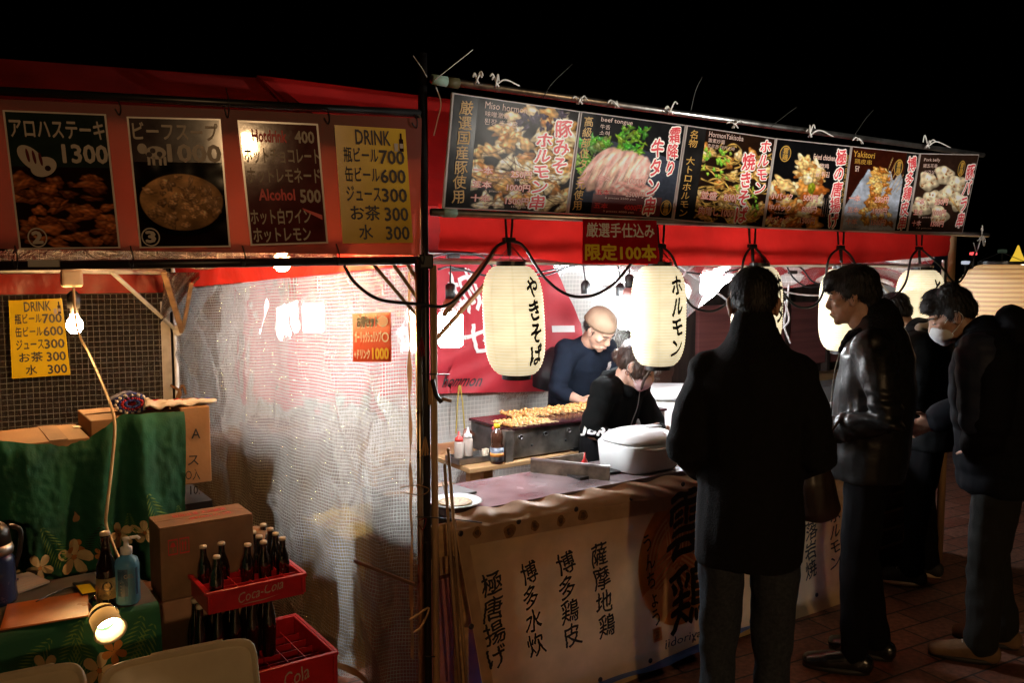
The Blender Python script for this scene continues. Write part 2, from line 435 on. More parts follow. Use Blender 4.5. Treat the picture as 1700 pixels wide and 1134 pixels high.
def strand(img, p0, p1, bow, r, col, seed=0):
    k = int(max(abs(p1[0] - p0[0]), abs(p1[1] - p0[1])) / max(1, r * .6)) + 2
    for i in range(k):
        t = i / (k - 1); x = p0[0] + (p1[0] - p0[0]) * t; y = p0[1] + (p1[1] - p0[1]) * t + bow * 4 * t * (1 - t)
        bit(img, x, y, r, r, 0, np.array(col) * (.8 + .3 * sin(t * 9 + seed)), seed, 0, .6, .1)
def grain(img, seed, amt=.10):
    H, W_, _ = img.shape
    return np.clip(img * (1 - amt + 2 * amt * fbm(H, W_, 40, seed, 2)[..., None]), 0, 1)

# ================================================================== materials in use
M_black = mat("black_pole_paint", (.012, .012, .013), .35, var=.3)
M_steel = mat("galvanised_steel", (.55, .55, .54), .34, 1., var=.2, bump=.1)
M_whitep = mat("white_pole_paint", (.7, .7, .68), .4, var=.15)
M_tan = mat("bare_wood", (.36, .22, .11), .6, var=.3, scale=20, stretch=(1, 1, .15))
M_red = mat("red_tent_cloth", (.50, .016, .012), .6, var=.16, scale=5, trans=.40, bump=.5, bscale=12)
M_redL = mat("shaded_red_tent_cloth", (.15, .006, .005), .65, var=.2, scale=5, trans=.08, bump=.3, bscale=12)  # tent red darkened in its colour to stand for the unlit left roof
M_cord = mat("black_rubber_cable", (.012, .012, .012), .45)
M_tie = mat("white_wire_tie", (.8, .8, .78), .5)
M_ply = mat("plywood", (.42, .25, .11), .55, var=.25, scale=9, stretch=(.4, .4, 3))
M_card = mat("cardboard", (.36, .20, .09), .8, var=.12, scale=7, bump=.1)
M_cardd = mat("aged_cardboard", (.27, .15, .075), .8, var=.2, scale=7, bump=.1)
M_ink = mat("black_ink", (.012, .010, .010), .5, var=0)
M_white = mat("white_ink", (.85, .83, .8), .5, var=0)
M_redink = mat("red_ink", (.65, .03, .03), .5, var=0)
M_pinkred = mat("bright_red_ink", (.75, .05, .07), .45, var=0, trans=.3)
M_gold = mat("gold_ink", (.62, .36, .06), .45, var=0, trans=.3)
M_yel = mat("yellow_ink", (.85, .60, .03), .5, var=0)
M_pale = mat("pale_pink_ink", (.85, .62, .55), .5, var=0, trans=.3)

# ================================================================== ground
def ground_mat():
    m = bpy.data.materials.new("brick_paving"); n, l = nodes(m); n.clear()
    out = n.new("ShaderNodeOutputMaterial"); bs = n.new("ShaderNodeBsdfPrincipled")
    tc = n.new("ShaderNodeTexCoord"); mp = n.new("ShaderNodeMapping"); mp.inputs["Rotation"].default_value = (0, 0, -a_ + .1)
    l.new(tc.outputs["Object"], mp.inputs[0])
    br = n.new("ShaderNodeTexBrick"); br.inputs["Scale"].default_value = 1.0
    br.inputs["Brick Width"].default_value = .30; br.inputs["Row Height"].default_value = .15; br.inputs["Mortar Size"].default_value = .006
    br.inputs["Color1"].default_value = (.23, .085, .05, 1); br.inputs["Color2"].default_value = (.31, .15, .10, 1); br.inputs["Mortar"].default_value = (.03, .025, .022, 1)
    br.inputs["Mortar Smooth"].default_value = .3
    l.new(mp.outputs[0], br.inputs["Vector"])
    nz = n.new("ShaderNodeTexNoise"); nz.inputs["Scale"].default_value = 40; nz.inputs["Detail"].default_value = 8; l.new(tc.outputs["Object"], nz.inputs["Vector"])
    mx = n.new("ShaderNodeMixRGB"); mx.blend_type = 'MULTIPLY'; mx.inputs[0].default_value = .75
    rp = n.new("ShaderNodeValToRGB"); rp.color_ramp.elements[0].position = .35; rp.color_ramp.elements[0].color = (.35, .33, .32, 1); rp.color_ramp.elements[1].position = .65
    l.new(nz.outputs["Fac"], rp.inputs[0]); l.new(br.outputs["Color"], mx.inputs[1]); l.new(rp.outputs[0], mx.inputs[2])
    l.new(mx.outputs[0], bs.inputs["Base Color"]); bs.inputs["Roughness"].default_value = .55
    ad = n.new("ShaderNodeMath"); ad.operation = 'MULTIPLY_ADD'; ad.inputs[1].default_value = -1.; l.new(br.outputs["Fac"], ad.inputs[0])
    sc_ = n.new("ShaderNodeMath"); sc_.operation = 'MULTIPLY'; sc_.inputs[1].default_value = .35; l.new(nz.outputs["Fac"], sc_.inputs[0]); l.new(sc_.outputs[0], ad.inputs[2])
    bp = n.new("ShaderNodeBump"); bp.inputs["Strength"].default_value = .7; bp.inputs["Distance"].default_value = .006; l.new(ad.outputs[0], bp.inputs["Height"])
    l.new(bp.outputs[0], bs.inputs["Normal"]); l.new(bs.outputs[0], out.inputs[0]); return m
g = MB().grid(lambda s, t: Vector((-120 + 240 * s, -60 + 300 * t, 0)), 4, 4).build("ground", ground_mat())
tag(g, None, None, kind="structure")

# ================================================================== the left tent
Bp = Vector((-1.89, 4.9, 0))                           # back post both stalls share
RZ = 2.48
def wav(p, k, amp, ph=0.): return amp * noise.noise(Vector((p.x * k + ph, p.y * k, p.z * k)))
tL = thing("market_tent", A + vL * .02, "dark red tent with black front rails carrying taped price sheets", "tent", "festival tents")
f0, f1 = fl(-140, 143), fl(699, 188)
MB().tube([f0, f1], .0135, 12).build("upper_rail", M_black, tL, True)
h0, h1 = fl(-140, 443), fl(712, 432)
MB().tube([h0, h1], .015, 12).build("lower_rail", M_black, tL, True)
MB().bar(fl(48, 437, .016), fl(100, 437, .016), .030, .022).build("rail_sleeve", mat("grey_tape", (.35, .33, .30), .5), tL)
MB().tube([A + Vector((0.012, 0, 0)), A + Vector((.012, 0, 2.44))], .0135, 12).build("frame_post", M_black, tL, True)
MB().box(fl(706, 434), .05, .045, .05, uL, vL).build("corner_clamp", M_black, tL, bevel=.006)
c = fl(694, 196)
MB().tube(catmull([fl(640, 184), fl(685, 188), fl(700, 200), fl(703, 240)], 6), .012, 8).build("corner_bend", M_black, tL, True)
# roof: ridge, front slope, back slope and the hip towards the right stall
rl, rr_ = G(-160, 85, RZ), G(446, 130, RZ)
e_l, e_r = fl(-200, 215, -.10), A + vL * .10 + Z * 1.98
roofL = MB()
def slope(mb, a, b, c_, d, nu, nv, amp, k=3.):
    def fn(s, t):
        p = (a * (1 - s) + b * s) * (1 - t) + (d * (1 - s) + c_ * s) * t
        e = 16 * s * (1 - s) * t * (1 - t)
        return p - Z * (.05 * 4 * t * (1 - t)) + Vector((0, 0, wav(p, k, amp) * min(1, e * 1.5)))
    mb.grid(fn, nu, nv)
slope(roofL, rl, rr_, e_r, e_l, 40, 16, .035)
bl_, br_ = e_l + vL * 2.0, Bp + Z * 1.85
slope(roofL, rr_, rl, bl_, br_, 30, 12, .03)
roofL.add([rr_, e_r, br_], [(0, 1, 2)])
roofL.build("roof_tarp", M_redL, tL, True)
for px0, px1, y1 in ((618, 697, 530), (652, 700, 505), (676, 702, 480)):
    MB().bar(fl(px0, 437, -.05), fl(px1, y1, -.02), .018, .012).build("brace", M_tan, tL, bevel=.003)
MB().box(fl(700, 470, -.012), .022, .012, .10, uL, vL).build("bracket", M_steel, tL, bevel=.004)
# back post with its struts
bx = MB(); bx.tube([Bp, Bp + Z * 1.80], .016, 10); bx.build("frame_post", M_whitep, tL, True)
MB().tube([Bp + Vector((-.035, -.01, 0)), Bp + Vector((-.035, -.01, 1.8))], .012, 8).build("frame_post", M_black, tL, True)
MB().bar(P(186, 452, 4.35), P(290, 546, 4.84), .024, .012).build("brace", M_whitep, tL, bevel=.003)
MB().bar(P(272, 452, 4.4), P(303, 552, 4.84), .03, .014).build("brace", M_tan, tL, bevel=.003)
MB().bar(P(318, 470, 4.5), P(303, 552, 4.84), .02, .012).build("brace", M_tan, tL, bevel=.003)
MB().lathe(P(296, 548, 4.85), [(.0, -.02), (.03, -.02), (.03, .02), (0, .02)], 14, Vector((.3, -.95, 0))).build("joint", M_whitep, tL, True)
MB().tube(catmull([P(284, 640, 4.84), P(300, 652, 4.80), P(292, 668, 4.82), P(302, 640, 4.84), P(310, 655, 4.82)], 5), .008, 6).build("rope_knot", mat("hemp_rope", (.22, .11, .05), .9), tL, True)
MB().tube([P(-80, 447, 4.2), P(275, 452, 4.75)], .014, 8).build("back_rail", M_whitep, tL, True)

# banner sheet behind the price sheets
def sheet_fn(q, amp, k, off=0., ph=0.):
    def fn(s, t):
        p = q.at(s, t); return p + q.n * (off + wav(p, k, amp, ph))
    return fn
M_ban = mat("red_glow_vinyl_banner", (.20, .034, .024), .5, var=.1, scale=3, trans=.35)  # whitish vinyl; the red light from behind is put into its colour
qb = Quad(fl(-140, 158, .02), fl(700, 196, .02), fl(697, 424, .02), fl(-140, 411, .02))
o = MB().grid(sheet_fn(qb, .012, 4), 60, 24).build("banner_sheet", M_ban, None, True)
tag(o, "long plain whitish vinyl banner with the red glow behind painted in, tied between the two black rails behind the price sheets", "banner")
for k, (x, y0, y1, off) in enumerate(((375, 145, 195, .03), (195, 165, 190, .03), (542, 180, 205, .03), (688, 190, 212, .03), (24, 408, 446, .03), (216, 408, 446, .03), (402, 408, 442, .03), (558, 405, 440, .03), (700, 402, 438, .03))):
    pts = [fl(x, y0, off), fl(x + 5, (y0 + y1) / 2, off + .012), fl(x + 3, y1, off), fl(x - 4, (y0 * .4 + y1 * .6), off + .004)]
    MB().tube(catmull(pts, 5), .0022, 5).build("tie_cord", M_cord, o, True)

# ---------------------------------------------------- sheeting walls
S0 = Vector((-.335, 3.085, 0)); S1 = Bp + Vector((.03, -.02, 0))
us = (S1 - S0).normalized(); ns = Vector((us.y, -us.x, 0))
if ns.y > 0: ns = -ns
LS = (S1 - S0).length
def side(px, py, off=0.): return onplane(px, py, S0 + ns * off, ns)
def side_pt(d, z):
    p = S0 + us * d + Z * z
    w1 = .028 * noise.noise(Vector((d * 2.2, z * 1.1, 3))) + .016 * noise.noise(Vector((d * 7 + z * 2.5, z * 3, 9))) + .006 * noise.noise(Vector((d * 22, z * 16, 1)))
    w1 += .022 * (1 - abs(noise.noise(Vector((d * 1.6 + z * 1.9, z * .8 - d * .5, 20))))) ** 6 + .016 * (1 - abs(noise.noise(Vector((d * 3.1 - z * 2.2, z * 1.7 + d, 31))))) ** 8
    w1 += .03 * max(0, .5 - z) * sin(d * 11 + 3 * z)
    return p + ns * w1 * min(1, d * 6)
zt0 = side(694, 442).z; zt1 = side(330, 482).z
M_side = grid_sheet_mat("clear_mesh_sheeting", .23, .0145, tint=(.88, .82, .74), thread=.30, rough=.08, bump=.7, blur=.26)
sd = thing("plastic_sheet", S0 + us * .0, "clear mesh-reinforced plastic side wall glowing white between the two stalls", "plastic sheet")
def sfn(s, t):
    d = LS * s; zt = zt0 + (zt1 - zt0) * s
    zb = .02 + .12 * max(0, .12 - s) / .12 + .05 * noise.noise(Vector((d * 4, 0, 5)))
    return side_pt(d, zt + (zb - zt) * t)
MB().grid(sfn, 170, 130, LS, 1.7).build("sheeting", M_side, sd, True)
M_rb = mat("red_sheet_band", (.62, .03, .015), .35, var=.15, scale=8, trans=.55, bump=.5, bscale=20)
MB().grid(lambda s, t: side_pt(LS * s, (zt0 + (zt1 - zt0) * s) + .003 + t * .20) + ns * .012 * sin(9 * s + 5 * t), 60, 6).build("red_band", M_rb, sd, True)
M_hem = mat("tan_hem_tape", (.42, .24, .11), .6, var=.25, scale=12, bump=.3, trans=.3)
MB().grid(lambda s, t: side_pt(.004 + .032 * (1 - s) + .010 * noise.noise(Vector((t * 14, s, 2))), zt0 - .02 - t * (zt0 - .30)) + ns * (.012 + .014 * s), 4, 70).build("hem", M_hem, sd, True)
MB().grid(lambda s, t: side_pt(.05 + 1.1 * s, .055 + .05 * t + .02 * noise.noise(Vector((s * 6, 0, 1)))) + ns * (.02 + .02 * t), 50, 3).build("hem", M_hem, sd, True)
MB().bar(side(588, 932, .03), side(690, 972, .03), .006, .012).build("fold_strip", mat("dark_fold", (.10, .05, .025), .5), sd)
# back wall of the left stall, dark behind
ub = -Vector((.905, .425, 0)); nb_ = Vector((.425, -.905, 0))
M_backL = grid_sheet_mat("dark_mesh_sheeting", .07, .030, thread=.48, rough=.20, bump=1., bscale=11, bdist=.16)
bw = thing("plastic_sheet", Bp + ub * .08, "see-through mesh sheeting across the back of the drinks stall with night behind it", "plastic sheet")
def bfn(z0, z1, off=0.):
    def fn(s, t):
        p = Bp + ub * (.06 + 1.5 * s) + Z * (z1 + (z0 - z1) * t)
        return p + nb_ * (off + wav(p, 2.6, .03) + wav(p, 11, .008))
    return fn
zb = onplane(150, 488, Bp, nb_).z
MB().grid(bfn(.02, zb), 60, 60, 1.5, 1.6).build("sheeting", M_backL, bw, True)
MB().grid(bfn(zb + .003, zb + .11, .01), 50, 4).build("red_band", M_rb, bw, True)
MB().grid(bfn(zb + .113, zb + .17, .012), 50, 3).build("white_band", mat("white_sheet_band", (.7, .66, .6), .4, trans=.4, bump=.4, bscale=20), bw, True)
MB().grid(lambda s, t: Bp + ub * (.03 + .05 * s) + Z * (1.5 * t + .02) + nb_ * .02, 2, 30).build("white_band", MATS["white_sheet_band"], bw, True)
# slack sheeting gathered under the lower rail and in the roof corner
MB().grid(lambda s, t: fl(-130 + 690 * s, 412 + 30 * t + 4 * sin(s * 12), -.06 - .03 * sin(s * 9 + t * 3)) + Z * .004 * sin(s * 60 + t * 8), 80, 6, 1.6, .1).build("gathered_sheet", grid_sheet_mat("slack_sheeting", .45, .03, rough=.2, bump=1.), bw, True)
MB().grid(lambda s, t: P(275 + 60 * s - 10 * t, 452 + (85 - 60 * s) * t, 4.62 + .1 * t + .06 * sin(s * 14 + t * 9)), 20, 16, .3, .4).build("gathered_sheet", bpy.data.materials["slack_sheeting"], bw, True)

# ================================================================== the right tent
tR = thing("market_tent", A + vR * .03 + uR * .03, "bright red lit tent with steel rails carrying photo menu boards", "tent", "festival tents")
MB().tube([A + uR * .035 - vR * .02 + Z * .0, A + uR * .035 - vR * .02 + Z * 1.72], .0125, 12).build("frame_post", M_tan, tR, True)
MB().tube([A + uR * .022 + vR * .03 + Z * 1.66, A + uR * .022 + vR * .03 + Z * 2.40], .012, 12).build("frame_post", M_steel, tR, True)
MB().tube([A - uL * .017 - vR * .01, A - uL * .017 - vR * .01 + Z * 1.74], .0115, 12).build("frame_post", mat("brassy_steel", (.50, .40, .27), .3, 1., var=.25), tR, True)
pr = fr(1580, 430); pr.z = 0
MB().tube([pr, pr + Z * 2.0], .021, 12).build("frame_post", M_tan, tR, True)
MB().tube([pr + uR * .05 + vR * .02, pr + uR * .05 + vR * .02 + Z * 1.95], .012, 12).build("frame_post", M_steel, tR, True)
for u in (.62, 3.3):
    MB().tube([RS(u, 2.32, 0), RS(u, 2.32, 1.9)], .016, 10).build("frame_post", M_steel, tR, True)
# board plane leans outwards at the top
KB = .13
upB = (nR * KB + Z).normalized(); nB = (nR - Z * KB).normalized()
b0 = fr(740, 350, .035)
def bd(px, py, off=0.): return onplane(px, py, b0 + nB * off, nB)
MB().tube([bd(716, 352), bd(1640, 390)], .0135, 12).build("lower_rail", M_steel, tR, True)
MB().tube([bd(716, 131, -.01), bd(1632, 257, -.01)], .0135, 12).build("upper_rail", M_steel, tR, True)
M_green = mat("pale_green_tape", (.35, .55, .48), .6, var=.2)
for (x0, y0, x1, y1, off) in ((717, 131, 741, 135, -.01), (735, 352, 756, 353, 0)):
    MB().tube([bd(x0, y0, off), bd(x1, y1, off)], .0175, 12).build("tape_wrap", M_green, tR, True)
MB().tube([bd(742, 136, -.01), bd(760, 138, -.01)], .018, 12).build("tape_wrap", mat("olive_tape", (.10, .09, .04), .6), tR, True)
roofR = MB()
ea, eb = RS(-.28, .84, RZ), RS(3.45, .84, RZ)
slope(roofR, ea, eb, RS(3.5, -.02, 1.93), A + vR * .05 + Z * 1.93, 60, 14, .03)
slope(roofR, eb, ea, RS(.0, 2.4, 1.80) , RS(3.5, 2.4, 1.80), 50, 14, .03)
roofR.add([ea, A + vR * .05 + Z * 1.93, RS(0, 2.4, 1.80)], [(0, 1, 2)])
roofR.add([eb, RS(3.5, -.02, 1.93), RS(3.5, 2.4, 1.8)], [(0, 1, 2)])
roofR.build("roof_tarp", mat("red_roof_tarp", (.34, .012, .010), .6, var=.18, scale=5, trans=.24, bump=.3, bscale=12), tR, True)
# valance
vt = [(726, 358), (1000, 370), (1300, 384), (1574, 392)]; vb = [(727, 414), (850, 424), (960, 438), (1120, 441), (1300, 440), (1440, 436), (1574, 424)]
def lerp_px(tab, x):
    for (xa, ya), (xb, yb) in zip(tab, tab[1:]):
        if x <= xb: return ya + (yb - ya) * (x - xa) / (xb - xa)
    return tab[-1][1]
def vfn(s, t):
    x = 727 + 847 * s; y = lerp_px(vt, x) - 20; yb = lerp_px(vb, x)
    p = fr(x, y + (yb - y) * t, .0)
    return p + nR * (.012 * sin(t * 3.0) + wav(p, 6, .02) + .012 * noise.noise(Vector((s * 40 + t * 6, t * 5, 2))))
MB().grid(vfn, 120, 10).build("valance", M_red, tR, True)
MB().tube([RS(.05, .10, 1.735), RS(3.4, .10, 1.715)], .012, 10).build("truss_rail", M_steel, tR, True)
for u0, u1, v0, v1, z0, z1 in ((.08, .42, .05, .12, 1.45, 1.72), (3.3, 2.7, .1, .1, 1.35, 1.74), (.62, 1.3, 2.3, 2.3, 1.5, 1.8), (3.1, 2.4, 1.2, 1.4, 1.40, 1.85), (2.3, 2.9, 1.3, 1.3, 1.45, 1.85), (2.55, 2.50, 1.5, 1.5, 1.2, 1.85)):
    MB().bar(RS(u0, v0, z0), RS(u1, v1, z1), .018, .012).build("brace", M_tan if v0 < .06 else M_whitep, tR, bevel=.003)
c = RS(3.24, -.03, 1.58)
MB().box(P(1567, 455, pr.y - .06), .03, .02, .16, uR, vR).build("bracket", M_steel, tR, bevel=.004)

# inside back wall: clear grid sheeting and the red banner hung on it
VB = 2.30
def bk(px, py, v=VB): return onplane(px, py, A + vR * v, nR)
M_backR = grid_sheet_mat("lit_mesh_sheeting", .78, .030, diff=.85, thread=.25, rough=.25, bump=.07, bscale=10)
bs_ = thing("plastic_sheet", RS(1.5, VB, 0), "bright mesh sheeting closing the back of the grill stall behind the cook", "plastic sheet")
u1 = (bk(1118, 500) - A).dot(uR)
MB().grid(lambda s, t: RS(.1 + (u1 - .1) * s, VB + wav(RS(s * 2, 0, t * 2), 3, .05) + .01 * noise.noise(Vector((s * 40, t * 30, 0))), 1.80 - 1.78 * t), 70, 60, u1, 1.75).build("sheeting", M_backR, bs_, True)
MB().grid(lambda s, t: RS(3.40 - .12 * t + .07 * noise.noise(Vector((s * 7, t * 3, 4))) + .03 * sin(s * 40 + t * 3) * t, 2.28 - 2.2 * s, 1.80 - (.20 + .26 * math.exp(-((s - .16) / .13) ** 2) + .03 * sin(s * 14)) * t), 90, 18, 2.2, .4).build("gathered_sheet", M_backR, bs_, True)

M_rban = mat("pink_red_banner", (.72, .05, .07), .55, var=.1, scale=4, trans=.25, bump=.2, bscale=8)
rbn = thing("cloth_banner", bk(830, 640, VB - .07), "crumpled red cloth banner with big white characters hung behind the hanging lantern", "banner")
qr = Quad(bk(480, 425, VB - .07), bk(965, 425, VB - .07), bk(965, 648, VB - .07), bk(480, 660, VB - .07))
def rb_edge(s, t):
    sx = s * (1 - max(0, .14 - t * .28) - max(0, t - .70) * .35 * (1 if s > .5 else 0))
    return sx
def rbfn(s, t):
    s2 = rb_edge(s, t); p = qr.at(s2, t)
    return p + nR * (wav(p, 4, .04) + .025 * noise.noise(Vector((s * 10 + t * 6, t * 4, 2))))
MB().grid(rbfn, 60, 30).build("cloth", M_rban, rbn, True)
pb = Print(qr); pb.bend = lambda s, t, h: rbfn(s, t) + nR * h
def rq(px0, py0, px1, py1):
    f = lambda x, y: ((x - 480) / 485, (y - 425) / 228)
    return (*f(px0, py0), *f(px1, py1))
pb.chars("城", *rq(735, 445, 800, 520), M_white, .012, .006, 1.)
pb.chars("セ", *rq(742, 530, 800, 592), M_white, .014, .006, .8)
pb.fill(*rq(906, 542, 950, 553), M_white, .006)
pb.line("hommon", *rq(728, 622, 798, 642), M_ink, .01, .006)
pb.build("lettering", rbn)

# ================================================================== food pictures for the boards
def N(w_, h=150): return h, w_
def pic_meat(h=150, w_=130):
    im = canvas(h, w_, (.10, .055, .035), 3); r = random.Random(3)
    for i in range(70):
        t = r.random(); bit(im, r.uniform(0, w_), h * (.12 + .9 * t), r.uniform(8, 20), r.uniform(5, 11), r.uniform(-.7, .7), (lambda k_: (.66 * k_, .36 * k_, .20 * k_))(r.uniform(.5, 1.0)), i, .3, .35, .12)
    return grain(im, 5)
def pic_bowl(h=150, w_=120):
    im = canvas(h, w_, (.07, .03, .03), 8)
    bit(im, w_ * .50, h * .44, w_ * .56, h * .44, 0, (.06, .045, .045), 0, 0, .5, .05)
    bit(im, w_ * .50, h * .47, w_ * .47, h * .34, 0, (.62, .46, .30), 0, .02, .85, 0); r = random.Random(4)
    for i in range(60):
        a, q = r.uniform(0, 6.28), r.random() ** .6
        bit(im, w_ * (.50 + .42 * q * cos(a)), h * (.47 + .30 * q * sin(a)), r.uniform(4, 12), r.uniform(3, 7), r.uniform(0, 3), (lambda k_: (.80 * k_, .60 * k_, .42 * k_))(r.uniform(.6, 1.05)), i, .3, .5, .2)
    return grain(im, 6)
def pic_hormone(h=170, w_=170):
    im = canvas(h, w_, (.09, .07, .06), 1); r = random.Random(11)
    for i in range(110):
        t = i / 110; x = w_ * r.uniform(.02, 1.0); y = h * (.08 + .88 * t) + r.uniform(-8, 8)
        if x < w_ * .18 and y < h * .45: continue
        c = r.choice([(.86, .66, .40), (.92, .80, .60), (.72, .46, .22), (.80, .58, .30), (.93, .86, .72)])
        bit(im, x, y, r.uniform(10, 21), r.uniform(7, 13), r.uniform(-.8, .8), c, i, .35, .35, .35)
    for i in range(16): bit(im, w_ * r.uniform(.4, .9), h * r.uniform(0, .25), r.uniform(5, 11), r.uniform(3, 7), r.uniform(0, 3), (.22, .17, .25), i, .4, .4, .2)
    for i in range(26): strand(im, (w_ * r.uniform(0, 1), h * r.uniform(.4, 1)), (w_ * r.uniform(0, 1), h * r.uniform(.4, 1)), 4, 1.0, (.25, .13, .07), i)
    return grain(im, 2, .14)
def pic_tongue(h=160, w_=170):
    im = canvas(h, w_, (.075, .078, .085), 2)
    Y, X = np.mgrid[0:h, 0:w_]; a = ((X * .9 + Y * .35 > w_ * .35) & (Y > h * .30 + (X - w_ * .6) * .18) & (Y < h * .88))[..., None]
    im = np.where(a, np.array((.20, .22, .27)) * (.8 + .4 * fbm(h, w_, 4, 9)[..., None]), im); r = random.Random(5)
    for i in range(60): bit(im, w_ * r.uniform(.0, .3), h * r.uniform(.22, .62), r.uniform(4, 11), r.uniform(3, 7), r.uniform(0, 3), (r.uniform(.25, .5), r.uniform(.5, .72), r.uniform(.12, .3)), i, .5, .4, .25)
    for i in range(50): bit(im, w_ * r.uniform(.36, .62), h * r.uniform(.08, .38), r.uniform(4, 11), r.uniform(2, 5), r.uniform(0, 3), (r.uniform(.2, .5), r.uniform(.45, .68), .14), i, .5, .4, .25)
    for i in range(7):
        t = i / 6; cx, cy_ = w_ * (.20 + .40 * t), h * (.52 + .10 * t)
        bit(im, cx, cy_, 15, 44, .62 - .35 * t, (.96, .72 + .05 * (i % 2), .68), i, .07, .66, .12)
        for k in range(7): strand(im, (cx - 20 + 5 * k, cy_ + 24 - 2 * k), (cx - 6 + 5 * k, cy_ - 26 + 4 * k), 2, .8, (.90, .50, .48) if k % 2 else (1, .9, .87), k)
    for i in range(8): bit(im, w_ * r.uniform(.42, .70), h * r.uniform(.66, .84), 17, 11, r.uniform(-.5, .5), (.95, .66, .62), i, .1, .6, .15)
    return grain(im, 4, .10)
def pic_noodle(h=150, w_=140):
    im = canvas(h, w_, (.11, .07, .05), 7); r = random.Random(9)
    for i in range(30): bit(im, w_ * r.uniform(0, 1), h * r.uniform(.15, 1), r.uniform(9, 18), r.uniform(6, 11), r.uniform(-.7, .7), r.choice([(.82, .60, .34), (.72, .45, .2), (.9, .75, .5)]), i, .35, .4, .3)
    for i in range(95):
        x, y = w_ * r.uniform(.05, .95), h * r.uniform(.2, 1)
        strand(im, (x - r.uniform(8, 26), y), (x + r.uniform(8, 26), y + r.uniform(-16, 16)), r.uniform(-10, 10), 1.7, (.87, .68, .33), i)
    for i in range(55):
        x, y = (w_ * r.uniform(.02, .4), h * r.uniform(.2, .5)) if i % 2 else (w_ * r.uniform(.5, .9), h * r.uniform(.55, .95))
        bit(im, x, y, r.uniform(3, 8), r.uniform(2, 4), r.uniform(0, 3), (r.uniform(.4, .7), r.uniform(.62, .8), .22), i, .3, .5, .2)
    return grain(im, 8, .14)
def pic_chicken(h=150, w_=130):
    im = canvas(h, w_, (.06, .06, .065), 12); r = random.Random(21)
    for i in range(85):
        t = r.random(); x = w_ * (r.uniform(0, .66) if t > .3 else r.uniform(.36, .62)); y = h * (.22 + .8 * t)
        bit(im, x, y, r.uniform(7, 16), r.uniform(6, 12), r.uniform(0, 3), r.choice([(.84, .55, .25), (.92, .74, .46), (.68, .36, .14), (.95, .86, .66)]), i, .5, .4, .25)
    bit(im, w_ * .53, h * .52, 7, 11, 0, (.45, .48, .10), 0, .1, .7, .1)
    return grain(im, 9, .16)
def pic_yakitori(h=140, w_=115):
    im = canvas(h, w_, (.17, .07, .045), 14); r = random.Random(31); Y, X = np.mgrid[0:h, 0:w_]
    a = (np.abs(X - w_ * .5) + (h - Y) * .45 < w_ * .66) & (Y > h * .3 + 8 * np.sin(X * .35)); a = a[..., None]
    im = np.where(a, np.array((.62, .66, .74)) * (.65 + .6 * fbm(h, w_, 6, 2)[..., None]), im)
    for i in range(6): strand(im, (w_ * (.48 + .05 * i), h * .5), (w_ * (.60 + .05 * i), h * (.08 + .05 * i)), 0, 1.1, (.88, .72, .45), i)
    for i in range(80):
        t = r.random(); x = w_ * (.46 + r.uniform(-.26, .26) * (.4 + .6 * t)); y = h * (.24 + .68 * t)
        bit(im, x, y, r.uniform(4, 9), r.uniform(4, 7), r.uniform(0, 3), r.choice([(.83, .58, .26), (.9, .72, .4), (.66, .38, .14)]), i, .4, .45, .3)
    return grain(im, 10, .14)
def pic_belly(h=130, w_=110):
    im = canvas(h, w_, (.16, .11, .09), 15); r = random.Random(41)
    for i, (x, y) in enumerate(((.2, .35), (.45, .26), (.7, .38), (.32, .58), (.58, .52), (.15, .68), (.5, .78), (.8, .60))):
        bit(im, w_ * x, h * y, 20, 15, .5, (.90, .82, .68), i, .2, .5, .3)
        for k in range(9): bit(im, w_ * x + r.uniform(-14, 14), h * y + r.uniform(-9, 9), r.uniform(1, 3.4), r.uniform(1, 2.4), r.uniform(0, 3), (.55, .32, .14), k, .3, .7, 0)
    strand(im, (w_ * .62, h * .55), (w_ * .97, h * .80), 0, 2.2, (.85, .66, .38))
    return grain(im, 11, .12)

M_print = print_mat("photo_print", .30, .35)
M_printL = print_mat("laminated_print", .10, .15)
M_boardblk = mat("board_black_vinyl", (.014, .013, .013), .20, var=.3, trans=.1, spec=.08)
M_boardedge = mat("board_clear_edge", (.62, .56, .54), .35, var=.1, trans=.5)
M_maroon = mat("maroon_print", (.10, .012, .012), .35, var=.1)

# ================================================================== six photo menu boards
px = [[(751, 153), (964, 184), (941, 355), (735, 346)], [(965, 184), (1139, 207), (1116, 364), (942, 355)], [(1140, 207), (1288, 229), (1266, 378), (1117, 365)],
      [(1289, 229), (1413, 242), (1395, 383), (1267, 378)], [(1414, 242), (1527, 254), (1505, 385), (1396, 383)], [(1528, 254), (1626, 256), (1598, 387), (1506, 385)]]
blab = ["menu board with a photo of browned offal, nearest the corner post",
        "menu board showing pink tongue slices and lettuce on a slate plate", "menu board showing fried noodles with green onion",
        "menu board showing fried chicken chunks on black with a gold crest", "menu board showing skewers on crumpled white paper against brown",
        "menu board showing pale pork pieces on a stick, at the right end of the row"]
pics = [pic_hormone, pic_tongue, pic_noodle, pic_chicken, pic_yakitori, pic_belly]
rects = [(.19, .012, .985, .985), (.012, .012, .985, .985), (.21, .012, .985, .985), (.012, .012, .985, .985), (.012, .012, .985, .985), (.012, .012, .985, .985)]
SER = M_pale
def emblem(p, x, y, rx, ry, h=.0032):
    p.ell(x, y, rx, ry, M_ink, h); p.ring(x, y, rx, ry, .12, M_gold, h + .0008); p.chars("雲鶏", x - rx * .5, y - ry * .8, x + rx * .5, y + ry * .8, M_gold, .02, h + .0012, .8)
